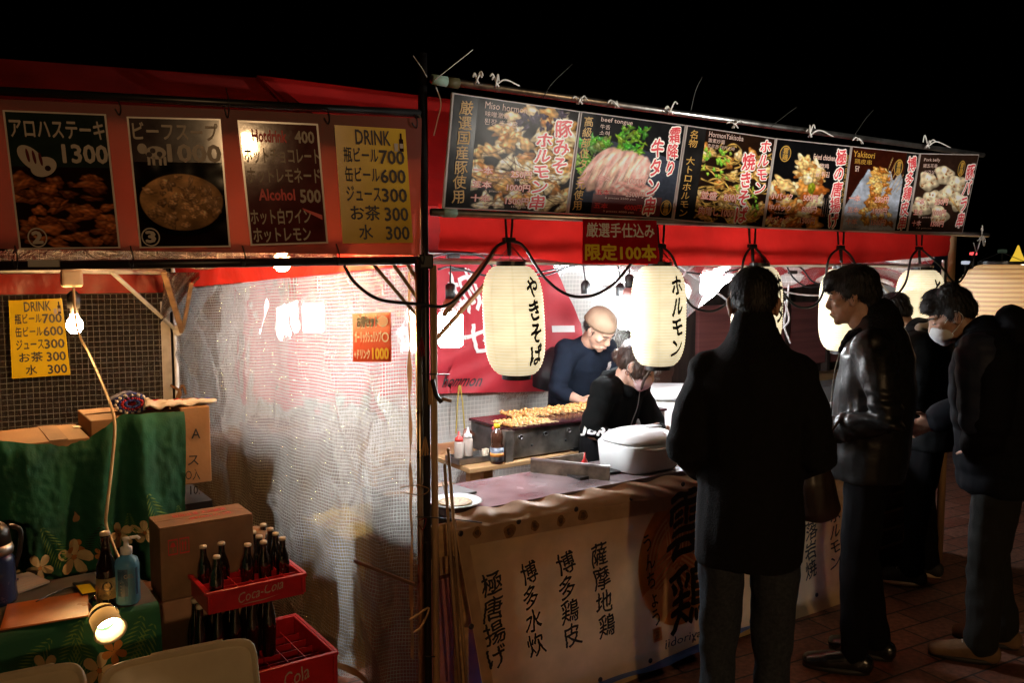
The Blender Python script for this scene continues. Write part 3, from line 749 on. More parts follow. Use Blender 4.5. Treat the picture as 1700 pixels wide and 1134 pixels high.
def board(i):
    c = px[i]; jig = .002 * (i % 2)
    q = Quad(*[bd(x, y, .018 + jig) for x, y in c])
    t = thing("menu_board", q.at(.5, 1), blab[i], "menu board", "photo menu boards along the grill stall's rails")
    mb = MB(); K = .010
    mb.hexa([q.at(0, 1, -K), q.at(1, 1, -K), q.at(1, 0, -K), q.at(0, 0, -K), q.at(0, 1), q.at(1, 1), q.at(1, 0), q.at(0, 0)])
    mb.build("panel", M_boardedge, t, bevel=.002)
    p = Print(q); p.fill(.014, .012, .986, .988, M_boardblk, .0008)
    picture("photo", q, pics[i](), M_print, t, rects[i], .0016)
    L = lambda *a, **k: p.line(*a, **k)
    V = dict(off=.022, brush=1., outline=M_white, ow=.075, h=.0042)
    if i == 0:
        p.chars("厳選国産豚使用", .055, .05, .155, .95, M_gold, .01, brush=.7)
        L("Miso hormon", .24, .035, .56, .095, SER); L("味噌激素", .245, .115, .43, .165, SER); L("된장 호르몬", .245, .18, .50, .235, SER)
        p.chars("豚みそ", .80, .10, .945, .62, M_pinkred, **V); p.chars("ホルモン串", .655, .24, .80, .975, M_pinkred, skew=.0, **V)
        for k, (a, b, d) in enumerate((("一本", "250円", "1 pieces"), ("五本", "1000円", "5 pieces"), ("十本", "1500円", "10 pieces"))):
            y = .61 + .125 * k
            L(a, .20, y, .345, y + .062, M_pale, off=.02, outline=M_redink, ow=.035); L(b, .47 + .02 * (k == 0), y + .01, .655, y + .075, M_pale, off=.02, outline=M_redink, ow=.035)
            L(d, .30, y + .075, .43, y + .10, M_pale); L(("250 yen", "1000 yen", "1500 yen")[k], .52, y + .085, .64, y + .108, M_pale)
    elif i == 1:
        p.chars("高級部位タン元使用", .03, .04, .115, .96, M_gold, .01, brush=.7)
        L("beef tongue", .18, .03, .47, .085, SER); L("牛舌", .18, .10, .27, .145, SER); L("소혀", .18, .16, .27, .205, SER)
        p.fill(.20, .78, .86, .975, M_maroon, .0022)
        p.chars("霜降り", .84, .03, .955, .55, M_pinkred, **V); p.chars("牛タン串", .68, .17, .81, .975, M_pinkred, **V)
        for k, (a, b) in enumerate((("三本", "1000円"), ("五本", "2500円"), ("五本", "4000円"))):
            y = .60 + .135 * k
            L(a, .22, y, .345, y + .055, M_pale if k == 0 else M_redink, off=.02, outline=M_redink if k == 0 else M_pale, ow=.03); L(b, .50, y, .67, y + .06, M_pale if k < 2 else M_redink, off=.02, outline=M_redink if k < 2 else M_pale, ow=.03)
            L(("3 pieces 1000 yen", "5 pieces 2500 yen", "5 pieces 4000 yen")[k], .31, y + .07, .60, y + .094, M_pale)
        emblem(p, .91, .88, .055, .08)
    elif i == 2:
        p.chars("名物 大トロホルモン", .04, .04, .135, .96, M_gold, .01, brush=.7)
        L("HormonYakisoba", .24, .03, .62, .085, SER); L("激素炒面", .24, .10, .42, .145, SER); L("호르몬 야키소바", .24, .16, .54, .20, SER)
        p.chars("ホルモン", .82, .03, .955, .64, M_pinkred, **V); p.chars("焼きそば", .64, .20, .79, .975, M_pinkred, **V)
        for k, (a, b) in enumerate((("並盛", "800円"), ("肉増し", "1000円"))):
            y = .66 + .17 * k; L(a, .25, y, .42 + .04 * k, y + .085, M_pale, off=.02, outline=M_redink, ow=.04); L(b, .50, y, .70, y + .09, M_pale, off=.02, outline=M_redink, ow=.04)
            L(("800 yen", "1000 yen")[k], .55, y + .10, .67, y + .125, M_pale)
    elif i == 3:
        emblem(p, .13, .16, .07, .09)
        L("Fried chicken", .50, .13, .79, .19, SER, off=.015); L("炸鸡", .60, .23, .72, .285, SER, off=.015); L("닭 튀김", .56, .32, .74, .385, SER, off=.015)
        p.chars("極の唐揚げ", .80, .05, .945, .975, M_pinkred, **V); p.chars("秘伝の漬け込みダレ", .945, .10, .98, .75, M_gold, 0)
        for k, (a, b) in enumerate((("小パック", "500円"), ("中パック", "800円"), ("大パック", "1500円"))):
            y = .60 + .13 * k; L(a, .03, y, .30, y + .07, M_pale, off=.02, outline=M_redink, ow=.035); L(b, .44, y, .63, y + .075, M_pale, off=.02, outline=M_redink, ow=.035)
            L(("Small size", "Medium size", "Large size")[k], .10, y + .08, .26, y + .105, M_pale)
        for k in range(4): p.chars("鶏肉 卵 小麦 大豆"[k * 2:k * 2 + 1] + "ー" * 5, .68 + .03 * k, .58, .705 + .03 * k, .84, M_pale, 0)
    elif i == 4:
        L("Yakitori", .03, .05, .33, .12, M_gold, off=.012); L("鶏皮串", .06, .14, .30, .20, M_gold); L("닭", .08, .22, .14, .29, SER)
        emblem(p, .70, .20, .065, .10)
        p.fill(.80, .012, .986, .985, M_boardblk, .002); p.chars("博多鶏皮串", .83, .05, .965, .975, M_pinkred, **V)
        for k, (a, b) in enumerate((("一本", "250円"), ("五本", "1000円"), ("十本", "1500円"))):
            y = .57 + .14 * k; L(a, .05, y, .21, y + .07, M_pale, off=.02, outline=M_redink, ow=.035); L(b, .42, y, .63, y + .075, M_pale, off=.02, outline=M_redink, ow=.035)
            L(("1 piece", "5 pieces", "10 pieces")[k], .10, y + .085, .24, y + .11, M_pale)
    else:
        L("Pork belly", .07, .06, .33, .11, SER); L("猪五花串", .07, .13, .30, .18, SER); L("삼겹살", .10, .21, .28, .26, SER)
        emblem(p, .72, .18, .06, .10)
        p.chars("豚バラ串", .82, .12, .965, .93, M_pinkred, **V)
        for k, (a, b) in enumerate((("一本", "250円"), ("五本", "1000円"), ("十本", "1500円"))):
            y = .57 + .14 * k; L(a, .05, y, .20, y + .07, M_pale, off=.02, outline=M_redink, ow=.035); L(b, .38, y, .60, y + .075, M_pale, off=.02, outline=M_redink, ow=.035)
            L(("1 piece", "5 pieces", "10 pieces")[k], .14, y + .085, .40, y + .11, M_pale)
    p.build("lettering", t)
for i in range(6): board(i)

# red notice under the boards
q = Quad(bd(968, 363, .028), bd(1090, 366, .028), bd(1094, 438, .034), bd(967, 437, .034))
t = thing("paper_sign", q.at(.5, 1), "small red laminated notice with yellow figures hung under the tongue board", "sign")
MB().hexa([q.at(0, 1, -.002), q.at(1, 1, -.002), q.at(1, 0, -.002), q.at(0, 0, -.002), q.at(0, 1), q.at(1, 1), q.at(1, 0), q.at(0, 0)]).build("sheet", mat("laminated_red", (.50, .012, .022), .12, var=.15, bump=.25, bscale=9, trans=.2), t)
p = Print(q)
p.line("厳選手仕込み", .04, .08, .95, .40, M_white, .02); p.line("限定100本", .03, .56, .96, .92, M_yel, .035)
p.build("lettering", t)

# ================================================================== price sheets of the drinks stall
def flat_sheet(q, t, m, k=.003):
    MB().hexa([q.at(0, 1, -k), q.at(1, 1, -k), q.at(1, 0, -k), q.at(0, 0, -k), q.at(0, 1), q.at(1, 1), q.at(1, 0), q.at(0, 0)]).build("sheet", m, t)
M_lam = mat("laminate_edge", (.55, .48, .42), .2, var=.1, spec=.6)
M_dkgreen = mat("dark_green_print", (.012, .022, .016), .10, var=.2)
M_dkbrown = mat("dark_brown_print", (.030, .012, .011), .10, var=.2)
M_wine = mat("wine_red_print", (.10, .018, .016), .06, var=.2, bump=.04, bscale=6)
M_lett = mat("cream_ink", (.38, .32, .26), .5, var=0)
M_yelsheet = mat("yellow_sheet", (.80, .60, .02), .16, var=.06, bump=.1, bscale=6, trans=.25)
def pq(c, off=.045): return Quad(*[fl(x, y, off) for x, y in c])
GP = "laminated price sheets on the pink banner"
q = pq(((4, 182), (176, 189), (200, 412), (32, 414)))
t = thing("price_sheet", q.at(.5, 1), "dark price sheet with a meat photo and a circled 2", "price sheet", GP)
flat_sheet(q, t, M_lam); p = Print(q); p.fill(.02, .012, .98, .988, M_dkgreen, .001)
picture("photo", q, pic_meat(), M_printL, t, (.02, .40, .98, .988), .0018)
p.line("アロハステーキ", .05, .06, .965, .19, M_lett, .02); p.line("1300", .53, .235, .97, .365, M_lett, .03)
p.ell(.22, .34, .14, .075, M_lett, .003, rot=.5); p.ell(.33, .40, .13, .07, M_lett, .0034, rot=-.2); p.ell(.37, .41, .03, .02, M_dkbrown, .0042)
for k in range(3): p.ell(.19 + .06 * k, .32 + .012 * k, .015, .05, M_wine, .0045, rot=-.2)
p.ring(.19, .915, .095, .072, .14, M_lett, .0035); p.line("2", .145, .872, .235, .955, M_lett, .05, .0035)
p.build("lettering", t)
q = pq(((210, 193), (366, 197), (383, 410), (232, 412)))
t = thing("price_sheet", q.at(.5, 1), "dark price sheet with a soup bowl photo, a little cow and a circled 3", "price sheet", GP)
flat_sheet(q, t, M_lam); p = Print(q); p.fill(.02, .012, .98, .988, M_dkbrown, .001)
picture("photo", q, pic_bowl(), M_printL, t, (.02, .34, .98, .988), .0018)
p.line("ビーフスープ", .05, .04, .96, .17, M_lett, .02); p.line("1000", .40, .205, .97, .335, M_lett, .03)
p.ell(.27, .27, .11, .05, M_lett, .003); p.ell(.13, .24, .05, .04, M_lett, .003)
for x in (.19, .24, .31, .36): p.fill(x - .015, .30, x + .015, .365, M_lett, .003)
for x, y in ((.24, .255), (.31, .28), (.20, .285)): p.ell(x, y, .03, .02, M_dkbrown, .0038)
p.ring(.13, .915, .10, .072, .14, M_lett, .0035); p.line("3", .085, .872, .175, .955, M_lett, .05, .0035)
p.build("lettering", t)
q = pq(((394, 199), (528, 205), (545, 404), (416, 408)))
t = thing("price_sheet", q.at(.5, 1), "wine red price sheet of hot drinks with pale writing", "price sheet", GP)
flat_sheet(q, t, M_lam); p = Print(q); p.fill(.025, .015, .975, .985, M_wine, .001)
p.line("Hotdrink", .16, .07, .58, .165, M_redink, .03, outline=M_wine, ow=.02); p.line("400", .69, .07, .93, .165, M_lett, .03)
p.line("ホットチョコレート", .04, .215, .975, .335, M_lett, .02); p.line("ホットレモネード", .05, .375, .965, .495, M_lett, .02)
p.line("Alcohol", .17, .545, .62, .635, M_redink, .03); p.line("500", .69, .55, .95, .655, M_lett, .03)
p.line("ホット白ワイン", .04, .705, .80, .83, M_lett, .02); p.line("ホットレモン", .05, .86, .78, .975, M_lett, .02)
p.poly([(.70, .70), (.95, .76), (.95, .80), (.72, .72)], M_redink, .002)
p.build("lettering", t)
def drink_sheet(q, label, grp=None, ms=None):
    t = thing("price_sheet", q.at(.5, 1), label, "price sheet", grp); flat_sheet(q, t, ms or M_yelsheet); p = Print(q)
    p.line("DRINK", .28, .03, .77, .15, M_ink, .02)
    for k, (a, b, x0, x1) in enumerate((("瓶ビール", "700", .10, .58), ("缶ビール", "600", .10, .58), ("ジュース", "300", .10, .58), ("お茶", "300", .14, .55), ("水", "300", .24, .43))):
        y = .18 + .165 * k; p.line(a, x0, y, x1, y + .125, M_ink, .02); p.line(b, .60 + .02 * (k > 2), y + .015, .95, y + .13, M_ink, .025)
    p.fill(.895, .09, .955, .20, M_dkbrown); p.fill(.912, .04, .938, .10, M_dkbrown); p.fill(.90, .13, .95, .17, M_lett, .003); p.fill(.82, .13, .875, .20, M_lett)
    p.build("lettering", t)
drink_sheet(pq(((555, 207), (673, 214), (686, 403), (569, 404))), "yellow drink price sheet on the pink banner beside the corner post", GP, mat("dull_yellow_sheet", (.66, .42, .02), .25, var=.06, bump=.05, bscale=6))
drink_sheet(Quad(*[onplane(x, y, Bp + nb_ * .07, nb_) for x, y in ((14, 499), (103, 495), (117, 622), (20, 629))]), "yellow drink price sheet stuck on the dark back sheeting beside the bare bulb")
q = Quad(*[side(x, y, .05) for x, y in ((585, 521), (648, 518), (649, 601), (586, 601))])
t = thing("price_sheet", q.at(.5, 1), "small orange red price sheet stuck alone on the glowing clear side wall", "price sheet")
flat_sheet(q, t, mat("orange_red_sheet", (.72, .07, .02), .3, var=.06, trans=.35)); p = Print(q)
p.line("お得セット", .14, .06, .70, .28, M_ink, .05, outline=M_white, ow=.07); p.ell(.82, .18, .13, .11, M_pale); p.ring(.82, .18, .13, .11, .15, M_white, .0028)
p.line("ガーリックシュリンプ", .08, .37, .78, .60, M_white, .03); p.ring(.88, .50, .09, .10, .3, M_white, .003)
p.line("+ドリンク", .06, .74, .48, .93, M_white, .04); p.line("1000", .55, .72, .96, .94, M_yel, .04)
p.build("lettering", t)

# ================================================================== paper lanterns
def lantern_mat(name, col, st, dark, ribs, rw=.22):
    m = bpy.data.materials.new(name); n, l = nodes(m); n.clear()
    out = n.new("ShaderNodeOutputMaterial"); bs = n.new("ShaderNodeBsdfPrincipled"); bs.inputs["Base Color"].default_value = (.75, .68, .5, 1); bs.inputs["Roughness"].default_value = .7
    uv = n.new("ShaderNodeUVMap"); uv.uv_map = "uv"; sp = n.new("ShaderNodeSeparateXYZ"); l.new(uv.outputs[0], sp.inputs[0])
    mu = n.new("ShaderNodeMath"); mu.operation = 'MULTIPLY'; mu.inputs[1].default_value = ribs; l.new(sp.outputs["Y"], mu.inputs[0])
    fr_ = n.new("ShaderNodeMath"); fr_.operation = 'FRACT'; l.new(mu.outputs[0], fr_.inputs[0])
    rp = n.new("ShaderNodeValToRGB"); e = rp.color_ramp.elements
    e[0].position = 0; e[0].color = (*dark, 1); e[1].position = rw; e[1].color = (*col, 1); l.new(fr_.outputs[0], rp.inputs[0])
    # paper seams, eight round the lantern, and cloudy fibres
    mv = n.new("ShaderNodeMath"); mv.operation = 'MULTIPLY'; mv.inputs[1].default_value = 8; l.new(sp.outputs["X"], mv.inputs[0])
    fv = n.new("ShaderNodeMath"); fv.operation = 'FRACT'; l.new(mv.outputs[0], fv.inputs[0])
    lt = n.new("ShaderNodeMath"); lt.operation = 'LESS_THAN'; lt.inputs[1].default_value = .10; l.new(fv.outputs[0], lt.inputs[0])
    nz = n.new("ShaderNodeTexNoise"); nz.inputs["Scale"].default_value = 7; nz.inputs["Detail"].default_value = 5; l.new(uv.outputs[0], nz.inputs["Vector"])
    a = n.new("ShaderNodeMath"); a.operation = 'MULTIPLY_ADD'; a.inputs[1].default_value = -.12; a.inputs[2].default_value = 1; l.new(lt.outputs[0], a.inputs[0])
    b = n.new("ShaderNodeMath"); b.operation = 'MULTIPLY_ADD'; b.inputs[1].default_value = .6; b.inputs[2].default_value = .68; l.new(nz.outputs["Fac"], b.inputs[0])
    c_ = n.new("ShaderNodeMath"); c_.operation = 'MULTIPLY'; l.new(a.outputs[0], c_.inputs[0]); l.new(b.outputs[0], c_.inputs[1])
    # the bulb hangs at mid height: paper nearest to it is lit hardest
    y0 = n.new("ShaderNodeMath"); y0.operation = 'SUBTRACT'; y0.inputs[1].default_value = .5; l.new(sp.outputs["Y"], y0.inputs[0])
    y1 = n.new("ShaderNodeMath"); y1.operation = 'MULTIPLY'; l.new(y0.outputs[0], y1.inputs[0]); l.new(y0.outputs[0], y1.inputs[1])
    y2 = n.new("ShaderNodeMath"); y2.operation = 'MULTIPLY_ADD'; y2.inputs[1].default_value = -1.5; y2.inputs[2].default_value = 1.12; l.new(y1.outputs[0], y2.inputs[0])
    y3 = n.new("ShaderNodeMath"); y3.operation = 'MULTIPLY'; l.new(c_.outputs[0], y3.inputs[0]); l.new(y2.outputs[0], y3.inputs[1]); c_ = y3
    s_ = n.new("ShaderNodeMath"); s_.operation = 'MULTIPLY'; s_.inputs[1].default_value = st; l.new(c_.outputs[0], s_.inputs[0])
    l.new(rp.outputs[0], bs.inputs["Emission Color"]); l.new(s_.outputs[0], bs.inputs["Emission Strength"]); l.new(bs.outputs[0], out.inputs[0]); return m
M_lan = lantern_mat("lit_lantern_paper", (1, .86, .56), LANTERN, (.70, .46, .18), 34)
M_lan2 = lantern_mat("lit_amber_lantern_paper", (1, .52, .18), .56, (.22, .07, .015), 22, .42)
def lantern(cx, yt, yb, Y, rad, text, ang, label, m, grp, rows=34, t0=.09, t1=.90, wd=.062, lean=0.):
    top, bot = P(cx, yt, Y), P(cx, yb, Y); H = top.z - bot.z; c = Vector((top.x, top.y, bot.z))
    t = thing("paper_lantern", c, label, "lantern", grp)
    d = Vector((c.x, c.y, 0)).normalized(); rt = Vector((d.y, -d.x, 0))
    def prof(v):
        e = abs(2 * v - 1); return rad * ((.46 + .54 * (1 - e ** 3.6) ** .55) if rad < .2 else (.34 + .66 * (1 - e ** 2.3) ** .6))
    def pt(a, v, h=0.):
        r = prof(v) + h; o = -d * cos(a) + rt * sin(a)
        return c + o * r + Z * (H * (1 - v)) + rt * lean * (.5 - v)
    nv = rows * 3
    def fn(s, v):
        k = (v * rows) % 1; return pt(2 * pi * s + pi, v, -.004 * (abs(k - .5) * 2) ** 2 * (rad / .115))
    MB().grid(fn, 56, nv).build("paper_shade", m, t, True)
    for nm, v, hh in (("top_ring", 0., .016), ("bottom_ring", 1., -.016)):
        r = rad * .47
        MB().lathe(pt(0, v) * 0 + c + Z * (H * (1 - v)) + rt * lean * (.5 - v), [(r * .86, -.004), (r, -.004), (r, hh), (r * .86, hh)] if hh > 0 else [(r * .86, hh), (r, hh), (r, .004), (r * .86, .004)], 28).build(nm, M_black, t)
    MB().tube([c + Z * (H + .016) + rt * (lean * .5 - rad * .44), c + Z * (H + .075) + rt * lean * .6, c + Z * (H + .016) + rt * (lean * .5 + rad * .44)], .0022, 5).build("hanger", M_steel, t)
    if text:
        p = Print(None); p.bend = lambda s, v, h: pt(ang + (s - .5) * wd / rad, v, .004 + h)
        p.chars(text, 0, t0, 1, t1, M_ink, .034, .0, 1.3); p.build("lettering", t)
    return c, H
GL = "paper lanterns under the menu boards"
LN = []
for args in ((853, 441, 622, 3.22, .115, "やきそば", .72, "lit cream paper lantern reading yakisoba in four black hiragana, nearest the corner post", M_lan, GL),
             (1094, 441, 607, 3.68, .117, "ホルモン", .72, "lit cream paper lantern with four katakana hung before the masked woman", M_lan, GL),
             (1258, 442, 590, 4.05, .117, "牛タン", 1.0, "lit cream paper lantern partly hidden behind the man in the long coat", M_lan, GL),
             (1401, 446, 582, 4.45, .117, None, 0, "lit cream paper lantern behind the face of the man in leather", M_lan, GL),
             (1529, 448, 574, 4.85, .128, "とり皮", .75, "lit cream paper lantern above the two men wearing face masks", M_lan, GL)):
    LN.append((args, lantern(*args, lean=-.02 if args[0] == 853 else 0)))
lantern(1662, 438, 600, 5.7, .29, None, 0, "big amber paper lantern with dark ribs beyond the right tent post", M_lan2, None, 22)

# ================================================================== lamps
M_led = lamp_mat("white_led", (.90, .96, 1.0), LED)
M_bulb = lamp_mat("warm_bulb", (1.0, .54, .20), WARM)
M_led2 = lamp_mat("dim_white_led", (.90, .96, 1.0), LED * .13)
def led(c, label, cable_top, m=None):
    t = thing("work_lamp", c, label, "lamp", "white lamps hung inside the grill stall")
    MB().lathe(c, [(.0, -.085), (.045, -.082), (.055, -.07), (.055, .055), (.045, .07), (0, .07)], 24).build("glass", m or M_led, t, True)
    MB().lathe(c, [(.0, .071), (.047, .071), (.032, .115), (.02, .13), (0, .13)], 20).build("neck", mat("pinkish_plastic", (.65, .35, .32), .4), t, True)
    MB().lathe(c, [(.0, .131), (.022, .131), (.022, .19), (.010, .20), (0, .20)], 14).build("socket", M_cord, t, True)
    MB().tube([c + Z * .2, cable_top], .004, 6).build("cord", M_cord, t)
led(P(748, 545, 3.85), "bright white lamp hung in front of the red banner, left of the yakisoba lantern", P(748, 440, 3.85))
led(P(1044, 520, 4.5), "bright white lamp hung between the cook and the katakana lantern", P(1044, 432, 4.5))
led(P(1176, 470, 6.3), "bright white lamp glowing through the gathered sheeting at the back", P(1176, 415, 6.3))
led(RS(.24, 1.6, 1.457), "bright white lamp seen as a soft glow through the clear side wall", RS(.24, 1.6, 1.8), M_led2)
def bulb(c, label, top, sock=True):
    t = thing("light_bulb", c, label, "bulb", "bare warm bulbs in the drinks stall")
    MB().lathe(c, [(.0, -.034), (.018, -.030), (.031, -.014), (.034, .004), (.029, .022), (.018, .038), (.015, .05), (0, .05)], 20).build("glass", M_bulb, t, True)
    MB().lathe(c, [(.0, .051), (.017, .051), (.017, .075), (.026, .078), (.026, .135), (.012, .15), (0, .15)], 16).build("socket", M_cord, t, True)
    MB().tube([c + Z * .15, top], .004, 6).build("cord", M_cord, t)
b1 = P(124, 541, 3.75)
bulb(b1, "bare warm bulb hanging beside the yellow sheet at the back", b1 + Z * .25)
b2 = P(468, 436, 3.35)
bulb(b2, "bare warm bulb peeping out just under the black rail", b2 + Z * .2)
bj = P(119, 462, 3.72)
o = MB().box(bj, .085, .04, .075, uR, vR).build("junction_box", mat("cream_plastic", (.62, .52, .36), .4), None, bevel=.012)
tag(o, "cream plastic plug box hung above the bare bulb", "plug box")
c = [P(122, 475, 3.72), P(128, 545, 3.70), P(150, 592, 3.6), P(175, 650, 3.25), P(190, 700, 3.02), P(186, 770, 2.95), P(178, 840, 2.88), P(176, 870, 2.9), P(186, 900, 2.86), P(210, 955, 2.78), P(232, 985, 2.74), P(252, 1005, 2.7)]
o = MB().tube(catmull(c, 8), .0052, 8).build("power_cord", mat("yellowed_cord", (.72, .55, .30), .5), None, True)
tag(o, "long yellowed power cord hanging down from the plug box to the table", "cord")

# festoon cable looping through the lantern hooks
hooks = [(845, 398, 3.20), (1097, 408, 3.66), (1249, 408, 4.03), (1396, 410, 4.43), (1526, 412, 4.83)]
tc_ = thing("festoon_cable", fr(845, 398, .02), "black rubber cable sagging in loops between the lanterns", "cable")
def fp(x, y, off=.03): return fr(x, y, off)
seg = [[(571, 441), (590, 470), (630, 497), (697, 505), (738, 508), (770, 485), (800, 448), (822, 412), (840, 401)],
       [(850, 400), (870, 410), (905, 462), (945, 490), (985, 490), (1020, 470), (1050, 435), (1075, 412), (1096, 409)],
       [(1100, 409), (1118, 430), (1140, 497), (1165, 515), (1195, 512), (1225, 480), (1235, 430), (1247, 409)],
       [(1252, 409), (1268, 430), (1290, 470), (1320, 507), (1352, 507), (1368, 480), (1376, 430), (1394, 411)],
       [(1398, 411), (1416, 430), (1430, 470), (1452, 496), (1480, 496), (1503, 470), (1512, 430), (1524, 413)],
       [(1529, 413), (1560, 440), (1588, 470), (1610, 440), (1626, 400)]]
for s in seg:
    MB().tube(catmull([fp(*q_) for q_ in s], 7), .0058, 8).build("cable", M_cord, tc_, True)
for x, y, _ in hooks:
    MB().box(fp(x, y, .03), .05, .02, .018, uR, vR).build("clip", M_cord, tc_, bevel=.004)
    mb = MB(); mb.tube([fp(x, y + 3, .03), fp(x + 1, y + 26, .03)], [.009, .007], 8); mb.tube([fp(x - 4, y - 4, .03), fp(x - 6, y - 40, .03)], .005, 6); mb.tube([fp(x + 4, y - 4, .03), fp(x + 6, y - 40, .03)], .005, 6)
    mb.build("clip", M_cord, tc_)
    MB().tube([fp(x + 1, y + 24, .03), fp(x + 2, y + 37, .03)], .0018, 5).build("hook_wire", M_steel, tc_)
for pts in ([(735, 508), (770, 480), (805, 440), (842, 402)],):
    MB().bar(fr(736, 524, .0), fr(822, 415, .0), .020, .012).build("wood_prop", M_tan, tc_)
ti = thing("festoon_cable", P(760, 432, 4.1), "thinner black cable with empty sockets strung inside the grill stall roof", "cable")
for s in ([(700, 434, 3.3), (725, 425, 3.9), (752, 420, 4.1), (800, 426, 4.2), (835, 455, 4.3), (900, 458, 4.4), (965, 436, 4.5), (1000, 440, 4.6), (1056, 430, 4.75)],
          [(728, 447, 3.9), (752, 444, 4.1), (820, 460, 4.2), (870, 456, 4.3), (960, 440, 4.5)],
          [(1140, 452, 5.0), (1180, 455, 5.1), (1240, 445, 5.1), (1320, 440, 5.2), (1350, 468, 5.2), (1385, 470, 5.2), (1420, 445, 5.2)],
          [(1305, 440, 5.0), (1318, 462, 5.0), (1340, 476, 5.0), (1370, 474, 5.0)]):
    MB().tube(catmull([P(*q_) for q_ in s], 6), .005, 6).build("cable", M_cord, ti, True)
for x, y, Y in ((752, 425, 4.1), (965, 438, 4.5), (1028, 436, 4.6), (760, 447, 4.15), (1316, 452, 5.1)):
    MB().box(P(x, y, Y), .07, .02, .02, uR, vR).build("tap", M_cord, ti, bevel=.005)
for x, y, Y in ((972, 478, 4.5), (1030, 482, 4.6)):
    c = P(x, y, Y); MB().lathe(c, [(0, -.03), (.022, -.03), (.024, .02), (.010, .04), (0, .04)], 12).build("socket", M_cord, ti, True)
    MB().tube([c + Z * .03, P(x - 4, 438, Y)], .004, 6).build("drop_cord", M_cord, ti)
tw = thing("power_cord", RS(2.5, 1.5, 1.6), "white electric cords drooping behind the lantern at the stall's dark right side", "cord")
for s in ([(1298, 484, 5.3), (1340, 490, 5.3), (1390, 488, 5.3), (1430, 470, 5.3), (1500, 440, 5.3)], [(1310, 470, 5.4), (1306, 510, 5.4), (1302, 540, 5.4), (1312, 570, 5.4)], [(1303, 500, 5.35), (1310, 530, 5.35), (1300, 545, 5.35)]):
    MB().tube(catmull([P(*q_) for q_ in s], 6), .006, 6).build("cord", M_whitep, tw, True)

# wire ties along the rails
GT = "wire twist ties along the grill stall's upper rail"
lab = ["pair of white wire ends sticking up at the near end of the upper rail", "white wire tie curling over above the offal board", "flattened white wire tie left of the tongue board's end", "bow-shaped white wire tie above the tongue board", "upright white wire tie above the noodle board's left edge",
       "small white wire tie above the noodle board", "white wire tie with a long tail above the chicken board", "short white wire tie at the chicken board's right edge", "white wire tie with a curved tail above the pork board", "white wire knot at the far end of the lower rail"]
spots = [(792, 132, 2), (824, 137, 1), (962, 166, 0), (1022, 172, 0), (1113, 183, 2), (1220, 206, 0), (1345, 221, 1), (1428, 232, 0), (1540, 240, 1), (1630, 392, 2)]
for k, (x, y, kind) in enumerate(spots):
    r = random.Random(k); mb = MB()
    for j in range(3 + (k == 9) * 2):
        dx, dy = r.uniform(-14, 14), (-r.uniform(6, 16) if kind else -r.uniform(1, 7))
        if k == 9: dy = r.uniform(-20, 30)
        mb.tube(catmull([bd(x - dx * .4, y + 6, .012), bd(x, y, .02 + .008 * j), bd(x + dx * .6, y + dy, .02), bd(x + dx, y + dy * r.uniform(.3, 1.1) + 2, .03)], 5), .0032, 5)
    if kind == 1: mb.tube(catmull([bd(x, y + 3, .015), bd(x + 15, y - 5, .025), bd(x + 38, y + 5, .02)], 6), .003, 5)
    tag(mb.build("wire_tie", M_tie, None, True), lab[k], "wire tie", GT)
GW = "thin wires and ties pointing into the night"
for (pts, lb) in ((((709, 128), (700, 112), (686, 92)), "thin pale wire bent up to the left from the corner post top"), (((722, 132), (750, 110), (785, 82)), "thin wire pointing up to the right from the corner post top"),
                  (((900, 165), (915, 140), (950, 106)), "faint thin black wire curving up above the offal board"), (((1146, 186), (1155, 150), (1166, 127)), "faint thin wire rising above the noodle board"),
                  (((1280, 210), (1305, 190), (1322, 178)), "faint thin wire rising at the left edge of the chicken board"), (((1418, 225), (1436, 198), (1450, 182)), "faint thin wire rising above the skewer board")):
    o = MB().tube(catmull([bd(x, y, .01 + .01 * k) for k, (x, y) in enumerate(pts)], 6), [.0014] * 13, 5).build("loose_wire", M_tie if pts[0][0] < 730 else M_cord, None, True); tag(o, lb, "wire", GW)
# cord and bits hanging at the corner post
tk = thing("tie_cord", A + Z * 1.0, "loose strings, a tassel and paper tag tied round the cluster of corner posts", "cord")
for pts, r_, m in (([(722, 140), (732, 170), (726, 200), (720, 225)], .0022, M_tie), ([(700, 620), (715, 621), (745, 622)], .0025, M_cord), ([(718, 630), (724, 655), (733, 668)], .008, M_cord), ([(733, 662), (740, 664), (749, 666)], .006, M_tan),
                   ([(690, 858), (720, 860), (748, 862), (800, 868)], .002, M_cord), ([(664, 810), (690, 806), (712, 812), (700, 822), (664, 818)], .0018, M_tan), ([(695, 865), (707, 862), (702, 880), (696, 872)], .0025, M_redL),
                   ([(680, 1030), (695, 1020), (712, 1010), (700, 1040), (684, 1052)], .004, M_tan), ([(703, 900), (715, 902)], .0025, M_cord), ([(703, 1090), (722, 1091)], .0025, M_cord), ([(735, 800), (742, 835), (755, 845)], .002, M_tie)):
    MB().tube(catmull([fl(x, y, .03) for x, y in pts], 5), r_, 6).build("string", m, tk, True)
for x, y in ((700, 570), (706, 735)):
    mb = MB(); c = fl(x, y, .025)
    for k in range(9): mb.tube([c + Z * .02, c + Vector((.012 * sin(k * 2.1), -.008, -.035 - .01 * cos(k * 3)))], .003, 5)
    mb.build("tassel", M_redL if y < 600 else M_tan, tk)
MB().box(fl(714, 652, .024), .014, .004, .085, uL, vL).build("paper_tag", M_card, tk)
